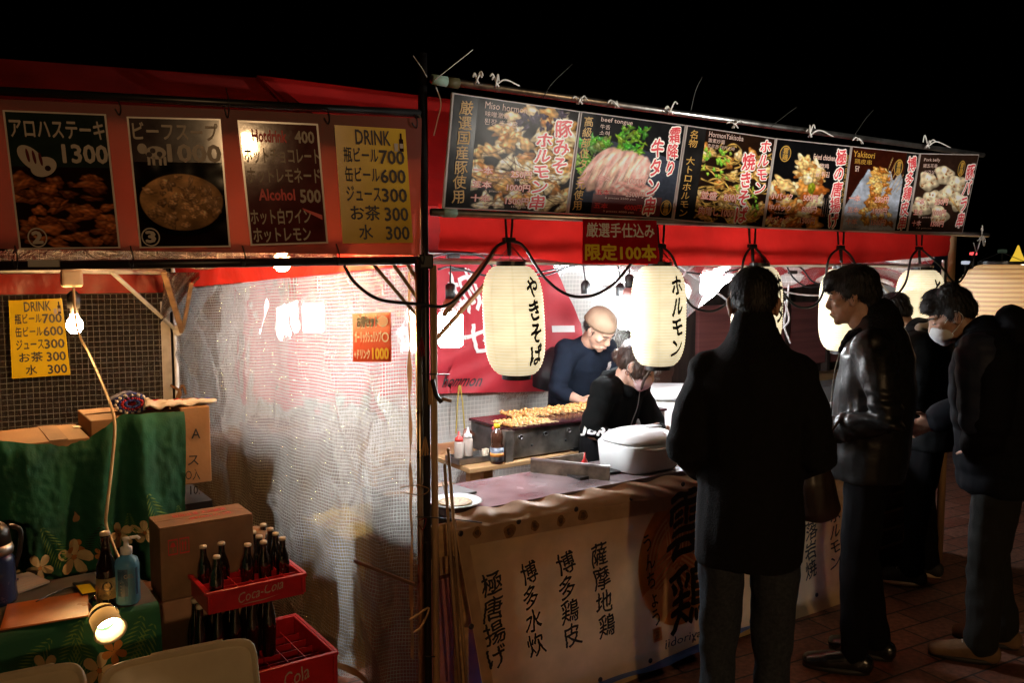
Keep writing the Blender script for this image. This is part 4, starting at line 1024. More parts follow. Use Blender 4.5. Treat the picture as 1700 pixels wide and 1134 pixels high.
for k, (x0, y0, x1, y1, lb) in enumerate(((738, 770, 764, 1145, "thin bamboo pole leaning at the corner posts, left of the other"), (744, 745, 777, 1160, "thin bamboo pole leaning against the counter banner's edge"))):
    o = MB().tube([fr(x0, y0, .06), fr((x0 + x1) / 2 - 1, (y0 + y1) / 2, .065), fr(x1, y1, .07)], [.0055, .0062, .0066], 8).build("bamboo_pole", M_tan, None, True); tag(o, lb, "pole", "thin bamboo poles at the corner")

M_pinkc = mat("dull_pink_card", (.38, .14, .13), .7, var=.15)
# hood and flap added out of view to keep flood light off the crowd
fl_ = thing("flood_lamp", (FL[0], FL[1], 0), "black flood lamp on a post, with an added hood that keeps its light on the menu boards", "lamp")
fd = (Vector((1.15, 4.1, 2.16)) - Vector(FL)).normalized(); fsd = fd.cross(Z).normalized()
mb = MB(); mb.box(Vector(FL) - fd * .05, .36, .08, .16, fsd, fd); mb.box(Vector(FL) + fd * .22 - Z * .030, .42, .56, .006, fsd, fd); mb.build("housing_and_added_hood", M_black, fl_)
MB().box(Vector(FL) + fd * .13 - fsd * .21, .006, .34, .5, fsd, fd).build("added_light_flap", M_black, fl_)
MB().tube([Vector((FL[0], FL[1], 0)) - fd * .05, Vector(FL) - fd * .05 - Z * .07], .02, 10).build("post", M_black, fl_, True)

# ================================================================== counter of the grill stall with its banner
M_band = mat("cream_vinyl", (.80, .57, .30), .5, var=.14, scale=5, trans=.40, bump=.15, bscale=14)
M_fold = mat("tan_vinyl_fold", (.62, .40, .24), .42, var=.15, scale=5, trans=.3, bump=.2, bscale=25)
M_top = mat("stained_counter_top", (.20, .15, .155), .25, var=.3, scale=6, bump=.1)
ct = thing("food_counter", RS(.1, .02, 0), "low wooden serving counter with a stained red film top behind the writing banner", "counter")
u_l, u_r = .17, 3.30
zt = .815
MB().add([RS(u_l - .04, .00, zt), RS(u_r, .00, zt), RS(u_r, .34, zt), RS(u_l - .04, .38, zt), RS(u_l - .04, .00, zt - .03), RS(u_r, .00, zt - .03), RS(u_r, .34, zt - .03), RS(u_l - .04, .38, zt - .03)],
         [(0, 1, 2, 3), (7, 6, 5, 4), (0, 4, 5, 1), (1, 5, 6, 2), (2, 6, 7, 3), (3, 7, 4, 0)]).build("counter_top", M_top, ct)
MB().box(RS(.62, .03, zt - .10), 1.2, .018, .12, uR, vR).build("apron", M_ply, ct)
for u in (u_l + .02, 1.5, 3.2):
    for v in (.06, .31): MB().box(RS(u, v, (zt - .03) / 2), .04, .04, zt - .03, uR, vR).build("leg", M_ply, ct)
bn = thing("shop_banner", fr(1000, 1050, .035), "cream vinyl banner with brush writing and an orange crest hung over the counter front", "banner")
OFF = .045
q = Quad(fr(756, 884, OFF), fr(1438, 772, OFF), fr(1448, 985, OFF), fr(812, 1204, OFF))
def bnf(s, t):
    p = q.at(s, t)
    d = .014 * noise.noise(Vector((s * 5, t * 2, 1))) + .009 * sin(s * 21 + 2.2 * t) * (1 - .5 * t) * .5 + .02 * max(0, t - .86) / .14 * sin(s * 9) + .05 * max(0, t - .90) / .1
    return p + nR * d
MB().grid(bnf, 120, 60).build("vinyl", M_band, bn, True)
def ffn(s, t):
    a = fr(748 + 690 * s, 852 - 115 * s + 3 * sin(s * 70), .0); b = bnf(s, .0)
    zz = .006 * sin(s * 95 + 3 * sin(s * 13)) * t * (1 - t) * 4
    r = t * pi / 2
    return a * (1 - t) + b * t + nR * (.025 * sin(t * pi) + zz) + Z * .006 * sin(t * pi)
MB().grid(ffn, 160, 10).build("top_fold", M_fold, bn, True)
M_strip = mat("brown_hem_vinyl", (.60, .40, .23), .5, var=.12, trans=.45)
MB().grid(lambda s, t: bnf(.002 + s * .996, -.01 + t * .085) + nR * .003, 120, 3).build("hem", M_strip, bn, True)
MB().grid(lambda s, t: bnf(.001 + s * .018, .07 + t * .93) + nR * .0025, 4, 30).build("hem", M_strip, bn, True)
M_eye = mat("dark_eyelet", (.10, .09, .09), .3, .8)
for x, y in ((764, 886), (860, 866), (957, 846), (1047, 827), (1134, 804), (781, 1040), (988, 1124), (1073, 1094), (1152, 1064), (1355, 988), (1410, 967)):
    c = onplane(x, y, A + nR * OFF, nR); best = min(((i / 60, j / 30) for i in range(61) for j in range(31)), key=lambda st: (q.at(*st) - c).length)
    c2 = c + (bnf(*best) - q.at(*best)) + nR * .004
    mb = MB(); mb.lathe(c2, [(.004, -.002), (.0105, -.002), (.011, .001), (.0085, .003), (.005, .001)], 16, nR); mb.build("eyelet", M_eye, bn, True)
# scorch stains seen in the cloth
pr_ = Print(q); pr_.bend = lambda s, t, h: pr_.cur(s, t) + nR * h
def cur_from(qq):
    def f(s, t):
        c = qq.at(s, t); d = q.c[1] - q.c[0]
        su = max(0, min(1, (c - q.c[0]).dot(d) / d.dot(d))); tt = max(0, min(1, (q.at(su, 0).z - c.z) / max(.1, q.at(su, 0).z - q.at(su, 1).z)))
        return c + (bnf(su, tt) - q.at(su, tt))
    return f
def bq(tl, tr, br, bl): pr_.cur = cur_from(Quad(*[fr(x, y, OFF) for x, y in (tl, tr, br, bl)]))
M_scorch = mat("scorch_stain", (.13, .06, .02), .6, var=.5, scale=60, trans=.2); M_scorch2 = mat("faint_scorch", (.30, .15, .05), .6, var=.4, scale=50, trans=.25)
for x, y, r_ in ((791, 884, 7), (845, 882, 10), (887, 873, 7), (931, 865, 7), (968, 856, 8)):
    bq((x - r_, y - r_ * 1.1), (x + r_, y - r_ * 1.4), (x + r_, y + r_ * 1.1), (x - r_, y + r_ * 1.4))
    pr_.poly([(.5 + .5 * cos(a) * (1 + .15 * sin(3 * a + x)), .5 + .5 * sin(a) * (1 + .15 * sin(2 * a + y))) for a in [2 * pi * i / 20 for i in range(20)]], M_scorch2, .004)
    pr_.poly([(.5 + .27 * cos(a) * (1 + .2 * sin(3 * a + y)), .5 + .27 * sin(a)) for a in [2 * pi * i / 16 for i in range(16)]], M_scorch, .0048)
# crest
M_org = mat("burnt_orange_ink", (.72, .30, .08), .5, var=.15, trans=.55); M_mar = mat("deep_brown_ink", (.58, .22, .09), .5, var=.2, trans=.55)
bq((1056, 838), (1190, 803), (1194, 1018), (1060, 1057))
def arcs(r0, r1, a0, a1, m_, h, nr=5, na=12):
    """ring sector laid close on the cloth"""
    pr_.ink(m_); vs = []
    for i in range(nr + 1):
        for j in range(na + 1):
            r_, a = r0 + (r1 - r0) * i / nr, a0 + (a1 - a0) * j / na; vs.append(pr_.at(.5 + r_ * cos(a), .5 + r_ * sin(a), h))
    pr_.mb.add(vs, [(i * (na + 1) + j, i * (na + 1) + j + 1, (i + 1) * (na + 1) + j + 1, (i + 1) * (na + 1) + j) for i in range(nr) for j in range(na)])
def stripe(x0, y0, x1, y1, w_, m_, h, n=8):
    pr_.ink(m_); L_ = math.hypot(x1 - x0, y1 - y0); nx, ny = -(y1 - y0) / L_ * w_, (x1 - x0) / L_ * w_; vs = []
    for i in range(n + 1):
        x, y = x0 + (x1 - x0) * i / n, y0 + (y1 - y0) * i / n; vs += [pr_.at(x - nx, y - ny, h), pr_.at(x + nx, y + ny, h)]
    pr_.mb.add(vs, [(2 * i, 2 * i + 1, 2 * i + 3, 2 * i + 2) for i in range(n)])
arcs(.40, .50, 0, 2 * pi, M_org, .003, 3, 60); arcs(.0, .40, 0, 2 * pi, M_mar, .003, 8, 60)
for k in range(3):
    a0 = -pi / 2 + k * 2 * pi / 3; ca, sa = cos(a0), sin(a0)
    for d in (-.052, -.018, .018, .052):
        stripe(.5 - sa * d + ca * .03, .5 + ca * d + sa * .03, .5 - sa * d + ca * .385, .5 + ca * d + sa * .385, .0085, M_band, .0042)
    a1 = a0 + pi / 3
    for rr in (.285, .325, .365): arcs(rr - .009, rr + .009, a1 - .62, a1 + .62, M_band, .0042, 1, 14)
    for sg in (-1, 1):
        for q_ in (.0, .05): stripe(.5 + (.10 + q_) * cos(a1), .5 + (.10 + q_) * sin(a1), .5 + .34 * cos(a1 + sg * (.62 - q_ * 2)), .5 + .34 * sin(a1 + sg * (.62 - q_ * 2)), .007, M_band, .0042)
BR = dict(off=.016, brush=1.2, h=.0060)
bq((1102, 816), (1168, 797), (1172, 918), (1106, 938)); pr_.chars("雲", 0, 0, 1, 1, M_ink, **BR)
bq((1106, 944), (1178, 922), (1183, 1030), (1111, 1053)); pr_.chars("鶏", 0, 0, 1, 1, M_ink, **BR)
BR = dict(off=.014, brush=1.1, h=.005)
for txt, c in (("極唐揚げ", ((795, 954), (832, 944), (842, 1106), (805, 1117))), ("博多水炊", ((863, 936), (891, 928), (905, 1085), (876, 1094))),
               ("博多鶏皮", ((923, 921), (954, 912), (963, 1068), (934, 1077))), ("薩摩地鶏", ((979, 905), (1006, 897), (1019, 1052), (991, 1060))),
               ("うんちょう", ((1062, 888), (1080, 882), (1098, 1036), (1080, 1042))), ("落岩焼", ((1336, 868), (1356, 861), (1354, 958), (1336, 966))), ("ホルモン", ((1376, 846), (1394, 839), (1392, 942), (1374, 950)))):
    bq(*c); pr_.chars(txt, 0, 0, 1, 1, M_ink, **BR)
bq((1081, 1044), (1096, 1040), (1098, 1062), (1083, 1067)); pr_.fill(0, 0, 1, 1, M_mar, .004); pr_.chars("印", .2, .1, .8, .9, M_band, .01, .0052)
bq((1101, 1062), (1216, 1030), (1218, 1048), (1103, 1082)); pr_.line("jidoriya-uncho", 0, 0, 1, 1, M_ink, .004, .005, .6)
pr_.build("lettering", bn)
# blue tarpaulin lying under the counter and dark slatted crate at its far end
M_blue = mat("blue_tarpaulin", (.02, .10, .42), .4, var=.2, scale=8, bump=.3, bscale=20)
o = MB().grid(lambda s, t: RS(.22 + 2.65 * s, -.05 - .08 * sin(s * 5) * (t < .5) + .5 * t, .012 + .014 * noise.noise(Vector((s * 14, t * 5, 0))) + .02 * (t < .15)), 60, 12).build("tarpaulin", M_blue, None, True)
tag(o, "crumpled blue tarpaulin spread on the paving under the serving counter", "tarpaulin")
cr = thing("slatted_crate", RS(2.75, .15, 0), "dark slatted crate stack at the counter's far end behind the man in leather", "crate")
MB().box(RS(3.0, .28, .40), 1.0, .34, .78, uR, vR).build("body", mat("dark_wood", (.045, .022, .013), .5, var=.3), cr)
for k in range(7): MB().box(RS(3.0, .10, .12 + .1 * k), 1.0, .012, .012, uR, vR).build("slat", mat("pale_slat_edge", (.40, .30, .22), .5), cr)

# things on the counter
M_wht = mat("white_plastic", (.78, .79, .78), .32, var=.05, coat=.3)
M_grey = mat("grey_plastic", (.42, .43, .44), .4)
rc0 = onplane(1060, 780, A + vR * .17, nR); rc0 = RS((rc0 - A).dot(uR), .17, zt)
rc = thing("rice_cooker", rc0, "white rice cooker with a domed lid standing on the counter before the masked woman", "rice cooker")
def rcell(h, rx, ry, p_=4.2, n=40):
    return [rc0 + uR * (rx * math.copysign(abs(cos(a)) ** (2 / p_), cos(a))) + vR * (ry * math.copysign(abs(sin(a)) ** (2 / p_), sin(a))) + Z * h for a in [2 * pi * i / n for i in range(n)]]
def stackrings(rings):
    mb = MB(); n = len(rings[0]); vs = [p for r in rings for p in r]; k = len(rings)
    fs = [(i * n + j, i * n + (j + 1) % n, (i + 1) * n + (j + 1) % n, (i + 1) * n + j) for i in range(k - 1) for j in range(n)] + [tuple(reversed(range(n))), tuple(range((k - 1) * n, k * n))]
    return mb.add(vs, fs)
stackrings([rcell(h, x, y) for h, x, y in ((.003, .143, .127), (.012, .152, .134), (.07, .158, .14), (.118, .162, .144), (.124, .158, .140))]).build("body", M_wht, rc, True)
stackrings([rcell(h, x, y, 2.8) for h, x, y in ((.127, .158, .140), (.133, .163, .144), (.146, .155, .136), (.163, .132, .114), (.174, .098, .083), (.178, .05, .04))]).build("lid", M_wht, rc, True)
MB().box(rc0 + uR * .075 + Z * .178, .075, .06, .006, uR, vR).build("steam_vent", M_grey, rc, bevel=.003)
mb = MB(); mb.box(rc0 + uR * .10 - vR * .115 + Z * .145, .10, .05, .045, uR, vR); mb.build("latch", M_wht, rc, bevel=.010, seg=3)
MB().tube(catmull([rc0 - uR * .115 - vR * .128 + Z * .112, rc0 - uR * .02 - vR * .152 + Z * .105, rc0 + uR * .09 - vR * .146 + Z * .112], 5), [.007] * 11, 8).build("handle", M_wht, rc, True)
p = Print(Quad(*[rc0 - vR * .1405 + uR * x + Z * z for x, z in ((.04, .075), (.125, .075), (.125, .03), (.04, .03))]))
for k in range(5):
    for j in range(4): p.fill(.02 + .245 * j, .04 + .2 * k, .20 + .245 * j - .05 * ((k + j) % 3), .10 + .2 * k, M_grey, .001)
p.build("spec_plate", rc)
gd = thing("griddle", RS(.75, .12, zt), "iron griddle with a worn steel guard on the counter left of the rice cooker", "griddle")
ga, gb_, gc_ = G(882, 800, zt + .002), G(1012, 800, zt + .002), G(1000, 790, zt + .002)
ga = RS((G(885, 812, zt) - A).dot(uR), .40, zt); 
def gp_(px_, py_): r_ = onplane(px_, py_, A + vR * .36, nR); return r_
w0, w1 = gp_(882, 784), onplane(1012, 797, A + vR * .05, nR)
w0 = Vector((w0.x, w0.y, zt)); w1 = Vector((w1.x, w1.y, zt))
M_iron = mat("worn_griddle_steel", (.30, .25, .19), .4, .7, var=.4, scale=18, bump=.2)
MB().bar(w0 + Z * .025, w1 + Z * .025, .012, .065, Z).build("guard", M_iron, gd)
MB().bar(w0 + Z * .060, w1 + Z * .060, .016, .008, Z).build("guard_rim", M_steel, gd)
MB().bar(w0 + Z * .02, w0 + uR * .30 + Z * .02, .012, .06, Z).build("guard", M_iron, gd)
MB().box((w0 + w1) / 2 + uR * .12 + Z * .006, .26, .16, .010, uR, vR).build("plate", mat("iron", (.05, .045, .045), .4, .6), gd)
pc = RS(.19, .10, zt)
o = MB(); o.lathe(pc, [(.0, .004), (.030, .004), (.045, .006), (.050, .010)], 28); o.build
pt_ = thing("tin_plate", pc, "round white rimmed tin plate on the counter's near end by the corner post", "plate")
MB().lathe(pc, [(0, .002), (.06, .002), (.098, .014), (.104, .016), (.098, .019), (.070, .008), (0, .008)], 32).build("plate", M_wht, pt_, True)
MB().lathe(pc, [(0, .009), (.06, .009), (.066, .012), (.062, .015), (.04, .014), (.034, .012), (0, .012)], 28).build("coil", mat("ochre_coil", (.45, .28, .10), .6, var=.5, scale=80), pt_, True)
rd = RS(.92, .22, zt)
o = MB().lathe(rd, [(0, .0), (.014, .0), (.014, .05), (.005, .065), (.003, .09), (0, .09)], 12).build("squeeze_bottle", mat("red_plastic", (.65, .03, .03), .35), None, True); tag(o, "red nozzle bottle peeking up behind the griddle guard on the counter", "bottle")
o = MB().tube(catmull([RS(2.02, .12, zt + .02), RS(2.05, .10, zt + .03), RS(2.08, .14, zt + .025)], 5), .012, 8).build("orange_clip", mat("orange_plastic", (.75, .22, .04), .4), None, True); tag(o, "small orange tool lying on the counter right of the rice cooker", "clip")

# ================================================================== grill table
WT = .735
gt0 = G(797, 772, WT); gt0 = Vector((gt0.x, gt0.y, 0))
wt = thing("work_table", gt0, "plain plywood work table carrying the long skewer grill", "table")
def T(u, v, z): return gt0 + uR * u + vR * v + Z * z
MB().box(T(.62, .26, WT - .012), 1.42, .62, .024, uR, vR).build("table_top", M_ply, wt, bevel=.003)
for u in (-.04, .36, 1.25):
    for v in (.0, .5): MB().box(T(u, v, (WT - .024) / 2), .06, .04, WT - .024, uR, vR).build("leg", M_ply, wt)
MB().box(T(.80, -.02, WT - .12), .85, .018, .17, uR, vR).build("apron", M_ply, wt)
MB().bar(T(.02, .0, .30), T(.32, .0, .10), .03, .02).build("brace", M_cardd, wt)
g0 = G(845, 766, WT); gO = Vector((g0.x, g0.y, WT))
def Gp(u, v, z): return gO + uR * u + vR * v + Z * z
gr = thing("skewer_grill", gO, "long stainless table grill with round air holes and a dark hot plate, covered in skewers", "grill")
GL_, GW_, GH = 1.08, .36, .165
M_grst = mat("smoked_stainless", (.40, .37, .33), .32, .85, var=.5, scale=7, bump=.15)
mb = MB(); mb.box(Gp(GL_ / 2, .006, GH * .5), GL_, .012, GH - .02, uR, vR); mb.build("front_panel", M_grst, gr, bevel=.002)
MB().box(Gp(.006, GW_ / 2, GH * .5 - .002), .012, GW_ - .014, GH - .02, uR, vR).build("end_panel", mat("sooty_steel", (.09, .085, .085), .45, .6, var=.4), gr)
MB().box(Gp(GL_ / 2, GW_ - .006, GH * .5), GL_, .012, GH - .02, uR, vR).build("back_panel", M_grst, gr)
MB().box(Gp(GL_ / 2, GW_ / 2, GH - .004), GL_ + .02, GW_ + .02, .014, uR, vR).build("hot_plate", mat("oily_hot_plate", (.060, .018, .022), .18, .3, var=.4, scale=9), gr, bevel=.003)
MB().box(Gp(-.012, .0, GH / 2 - .005), .045, .05, GH + .0, uR, vR).build("corner_leg", M_grst, gr, bevel=.002)
MB().box(Gp(.44, .01, -.004), .05, .04, .05, uR, vR).build("foot", M_black, gr)
for k in range(7):
    c = Gp(.07 + .155 * k, -.001, GH * .70)
    MB().lathe(c, [(0, .002), (.008, .002), (.008, .006), (.011, .008), (.013, .004), (.013, 0)], 14, nR).build("air_hole", M_black if k % 2 else M_eye, gr, True)
for k in range(3): MB().lathe(Gp(.14 + .22 * k, -.001, GH * .40), [(0, .001), (.006, .001), (.006, .004), (0, .004)], 10, nR).build("air_hole", M_black, gr, True)
# skewers, each one its own
M_chk = mat("glazed_grilled_meat", (.60, .27, .07), .38, var=.5, scale=70, bump=.4, bscale=90)
M_stick = mat("bamboo_skewer", (.62, .46, .22), .6)
def skewer_src():
    r = random.Random(2); t = thing("grilled_skewer", Gp(0, 0, 0), "glazed meat skewer in the crowded row across the grill's back half", "skewer", "meat skewers on the grill")
    mb = MB()
    for k in range(7):
        c = Vector((0, -.055 + .02 * k + r.uniform(-.002, .002), .012)); s_ = r.uniform(.010, .0135)
        mb.lathe(c + Vector((0, -.009, 0)), [(0, 0), (s_ * .8, .002), (s_, .008), (s_ * .85, .015), (0, .018)], 9, Vector((r.uniform(-.15, .15), 1, r.uniform(-.1, .1))), sq=.9)
    mb.build("meat", M_chk, t, True, local=True)
    MB().tube([Vector((0, -.125, .013)), Vector((0, .10, .012))], .0016, 5).build("stick", M_stick, t, local=True); return t
sk = skewer_src(); n_ = 0
for k in range(34):
    r = random.Random(k); o = sk if n_ == 0 else copy_tree(sk); n_ += 1
    o.location = Gp(.17 + .0255 * k, .245 + r.uniform(-.012, .012), GH + .004 + .006 * (k % 3 == 0)); o.rotation_euler = (r.uniform(-.05, .05), r.uniform(-.5, .5), a_ + r.uniform(-.12, .12))
for k in range(9):
    r = random.Random(k + 90); o = copy_tree(sk); o["label"] = "glazed meat skewer in the short row at the grill's front left edge"
    o.location = Gp(.02 + .027 * k, .065, GH + .004); o.rotation_euler = (0, r.uniform(-.5, .5), a_ + .25 + r.uniform(-.1, .1))
# bottles and tray on the work table
def bottle_at(px_, py_, z): c = G(px_, py_, z); return c
c = bottle_at(825, 769, WT + .002)
t = thing("sauce_bottle", c, "dark soy sauce bottle with a yellow cap standing at the work table's front edge", "bottle")
MB().lathe(c, [(0, 0), (.030, 0), (.034, .006), (.034, .085), (.028, .098), (.030, .112), (.032, .135), (.026, .160), (.014, .172), (.013, .178), (0, .178)], 22).build("bottle", mat("soy_plastic", (.05, .018, .010), .15, spec=.7), t, True)
MB().lathe(c, [(.0345, .012), (.0348, .012), (.0348, .082), (.0345, .082)], 22, cap=False).build("label", mat("bluegrey_label", (.16, .19, .24), .4, var=.5, scale=60), t, True)
MB().lathe(c, [(.0349, .036), (.0353, .036), (.0353, .056), (.0349, .056)], 22, cap=False).build("label_band", mat("orange_label", (.62, .24, .05), .4), t, True)
MB().lathe(c, [(0, .178), (.016, .178), (.016, .196), (.013, .199), (0, .199)], 16).build("cap", mat("yellow_plastic", (.80, .52, .03), .35), t, True)
M_trans = mat("clear_squeeze_plastic", (.62, .52, .45), .25, trans=.4)
for x, y, colr, lb, z_ in ((762, 760, (.65, .05, .04), "squeeze bottle with a red cap in the tray, left of the white-nozzle one", .10), (777, 757, (.75, .75, .73), "squeeze bottle with a white nozzle in the tray, right of the red-capped one", .11)):
    c = G(x, y, WT + .014); t = thing("squeeze_bottle", c, lb, "bottle", "squeeze bottles on the tray")
    MB().lathe(c, [(0, 0), (.024, 0), (.025, .004), (.025, z_ * .78), (.020, z_ * .84), (0, z_ * .84)], 18).build("bottle", M_trans, t, True)
    MB().lathe(c, [(0, z_ * .84), (.021, z_ * .84), (.021, z_ * 1.0), (.008, z_ * 1.1), (.004, z_ * 1.34), (0, z_ * 1.34)], 16).build("cap", mat("cap_%d" % x, colr, .35), t, True)
tc0 = G(780, 770, WT); 
t = thing("metal_tray", tc0 + uR * .03 + vR * .06, "shallow steel tray on the left end of the work table under the squeeze bottles", "tray")
cc = tc0 + uR * .03 + vR * .05
mb = MB(); mb.box(cc + Z * .006, .20, .13, .006, uR, vR)
for s_, ax in ((-1, 0), (1, 0), (-1, 1), (1, 1)):
    mb.box(cc + (uR * .10 * s_ if ax == 0 else vR * .066 * s_) + Z * .018, .004 if ax == 0 else .204, .136 if ax == 0 else .004, .026, uR, vR)
mb.build("tray", M_steel, t)
c = G(806, 765, WT + .001)
o = MB().lathe(c, [(0, 0), (.014, 0), (.019, .06), (.017, .06), (.013, .004), (0, .004)], 16).build("paper_cup", mat("kraft_cup", (.55, .45, .33), .6), None, True); tag(o, "small kraft paper cup beside the soy sauce bottle on the work table", "cup")
o = MB().tube(catmull([Gp(-.02, .30, .09), Gp(-.07, .30, .12), Gp(-.10, .27, .06), Gp(-.09, .22, -.005)], 5), .009, 8).build("gas_hose", mat("rubber_hose", (.20, .08, .05), .5), None, True); tag(o, "brown rubber gas hose looping at the grill's left end", "hose")
c = Gp(-.02, .13, .10)
o = MB(); o.tube([c, c + (-uR * .02 + Z * .06 + vR * -.05)], [.003, .003], 6); o.lathe(c + (-uR * .02 + Z * .06 + vR * -.05), [(0, -.01), (.008, -.006), (.010, .004), (0, .012)], 10); o = o.build("gas_valve", mat("red_knob", (.70, .05, .05), .35), None, True); tag(o, "red knobbed valve handle sticking out at the grill's left end", "valve")
for k, (u, v, z, sx, sy, sz, lb) in enumerate(((.18, .10, .12, .34, .30, .22, "open cardboard box under the left end of the work table"), (.14, .45, .16, .30, .3, .3, "cardboard box far back under the work table"))):
    t = thing("cardboard_box", T(u, v, 0.01), lb, "box"); MB().box(T(u, v, z + .01), sx, sy, sz, uR, vR).build("body", M_card, t, bevel=.003)
    MB().grid(lambda a, b: T(u - sx / 2 + sx * a, v - sy / 2 - .10 * b, z + sz / 2 + .012 + .05 * b), 2, 2).build("flap", M_card, t, thick=.004)
for x0, lb in ((752, 0), (770, 1)): pass
ty = thing("yellow_cord", bk(764, 650, VB - .06), "thin yellow cords hanging below the red cloth banner at the back", "cord")
for x0, x1 in ((762, 757), (764, 772)): MB().tube([bk(x0, 640, VB - .06), bk((x0 + x1) / 2, 670, VB - .05), bk(x1, 720, VB - .06)], .005, 5).build("cord", mat("yellow_rope", (.65, .50, .10), .6), ty)
def inside(d, off, z): return S0 + us * d - ns * off + Z * z
M_dcase = mat("dark_case", (.06, .032, .02), .5, var=.3)
for (d, w_, dp, z0, sz, m_, lb) in ((.30, .36, .30, .0, .50, M_pinkc, "dull pink carton on the floor behind the clear wall, nearest the corner post"), (.31, .36, .28, .51, .10, M_card, "flat tan carton lying on the pink carton behind the clear wall"), (.29, .34, .28, .62, .20, mat("grey_case", (.07, .065, .06), .5, var=.3), "dark grey case on top of the pile nearest the corner post"),
        (.80, .42, .34, .0, .58, mat("yellow_box", (.42, .30, .08), .6, var=.3), "dull yellow box behind the clear wall's middle"), (1.38, .60, .34, .0, .92, M_dcase, "tall dark brown case behind the clear wall, beyond the yellow box"), (2.02, .55, .34, .0, .80, M_cardd, "brown carton behind the clear wall's far end")):
    t = thing("cardboard_box", inside(d, .08 + dp / 2, z0), lb, "box"); MB().box(inside(d, .08 + dp / 2, z0 + sz / 2 + .004), w_, dp, sz, us, ns).build("body", m_, t, bevel=.004)
    MB().box(inside(d, .08 + dp / 2, z0 + sz + .006), .05, dp, .002, us, ns).build("tape", M_cardd, t)
# white bins behind the woman
c = P(1112, 780, 5.3); c.z = 0
t = thing("white_bin", c, "tall white plastic bin with a lid behind the masked woman", "bin")
MB().lathe(c, [(0, .0), (.17, .0), (.20, .92), (0, .92)], 26, sq=.6).build("body", M_wht, t, True); MB().lathe(c, [(0, .925), (.215, .925), (.215, .955), (.19, .975), (0, .98)], 26, sq=.6).build("lid", M_wht, t, True)
c = P(1345, 840, 4.9); c.z = 0
t = thing("white_bin", c, "white plastic tub glimpsed between the two standing men", "bin")
MB().lathe(c, [(0, .0), (.17, .0), (.20, .66), (0, .66)], 26, sq=.6).build("body", M_wht, t, True); MB().lathe(c, [(0, .665), (.215, .665), (.215, .70), (.19, .72), (0, .725)], 26, sq=.6).build("lid", M_wht, t, True)
# things hung or stood behind the cook
o = MB(); o.lathe(bk(912, 622, VB - .16), [(0, -.12), (.10, -.10), (.12, 0), (.09, .12), (.03, .19), (0, .20)], 16, Vector((.2, 0, 1)), sq=.8); o = o.build("hanging_bag", mat("black_nylon", (.018, .019, .024), .5, bump=.4, bscale=25), None, True); tag(o, "black nylon bag hung at the back between the lantern and the cook", "bag")

# ================================================================== dark yard behind the grill stall
M_shed = mat("dark_boards", (.055, .035, .028), .7, var=.4, scale=6, stretch=(3, 3, .3))
sh = thing("wooden_shed", Vector((2.6, 8.6, 0)), "dark wooden shed with dull pink shutters seen through the grill stall's open back", "shed")
cS = Vector((2.9, 8.6, 0))
MB().box(cS + Z * 1.4 + vR * .2, 5.0, .3, 2.8, uR, vR).build("wall", M_shed, sh)
M_shut = mat("dull_pink_shutter", (.30, .10, .09), .6, var=.2, scale=4, stretch=(.3, .3, 6))
for u in (-1.25, -.62, .02, .66, 1.30):
    MB().box(cS + uR * u + Z * 1.05, .56, .04, .62, uR, vR).build("shutter", M_shut, sh, bevel=.006)
    MB().box(cS + uR * (u + .31) + Z * 1.2, .05, .07, 1.5, uR, vR).build("mullion", M_shed, sh)
MB().box(cS + Z * 1.95 - vR * .02, 5.0, .08, .7, uR, vR).build("fascia", mat("navy_board", (.015, .025, .045), .5, var=.3), sh)
MB().box(cS + Z * .62 - vR * .08, 5.0, .16, .07, uR, vR).build("ledge", M_ply, sh)
MB().box(cS + Z * .45 - vR * .30, 4.0, .3, .28, uR, vR).build("bench", M_grey, sh)
nt = thing("notice_sheet", P(1452, 560, 7.2), "grey printed notice sheet half hidden behind the man in leather", "sheet")
qn = Quad(*[P(x, y, 7.2) for x, y in ((1425, 470), (1492, 474), (1490, 550), (1425, 548))]); MB().hexa([qn.at(0, 1, -.004), qn.at(1, 1, -.004), qn.at(1, 0, -.004), qn.at(0, 0, -.004), qn.at(0, 1), qn.at(1, 1), qn.at(1, 0), qn.at(0, 0)]).build("sheet", M_grey, nt)
# far lights
c = P(1689, 440, 26)
t = thing("light_tree", Vector((c.x, c.y, 0)), "small glowing yellow cone-shaped light tree far off at the right edge", "light tree")
MB().lathe(Vector((c.x, c.y, 1.45)), [(0, 0), (.34, 0), (.22, .35), (.10, .62), (.02, .85), (0, .86)], 16).build("lit_cone", lamp_mat("yellow_tree_light", (1, .62, .05), .8), t, True)
MB().tube([Vector((c.x, c.y, 0)), Vector((c.x, c.y, 1.46))], .05, 8).build("trunk", M_black, t)
c2 = Vector((c.x + .3, c.y, 0))
for x, y, Y, colr, st, lb, s_ in ((1697, 441, 25.5, (1, .85, .6), 6, "small cream lamp globe far off beside the yellow light tree", .16), (1616, 421, 12, (1, .10, .10), 1.4, "small red signal lamp in the dark right of the tent post", .045), (1603, 436, 11.5, (.8, .85, 1), .6, "small pale lamp in the dark above the big amber lantern", .05), (1664, 417, 30, (.5, .7, .45), .04, "faint greenish light far off under the dark sky", .14), (1692, 422, 30, (.4, .55, .35), .03, "second faint greenish light far off at the right edge", .12)):
    c = P(x, y, Y); t = thing("distant_lamp", Vector((c.x, c.y, 0)), lb, "lamp", "far lights in the dark")
    MB().lathe(c, [(0, -s_ * .5), (s_, -s_ * .4), (s_ * 1.05, 0), (s_, s_ * .4), (0, s_ * .5)], 14).build("globe", lamp_mat("far_light_%d" % x, colr, st), t, True)
    MB().tube([Vector((c.x, c.y, 0)), c - Z * s_ * .45], .02 + s_ * .1, 6).build("post", M_black, t)

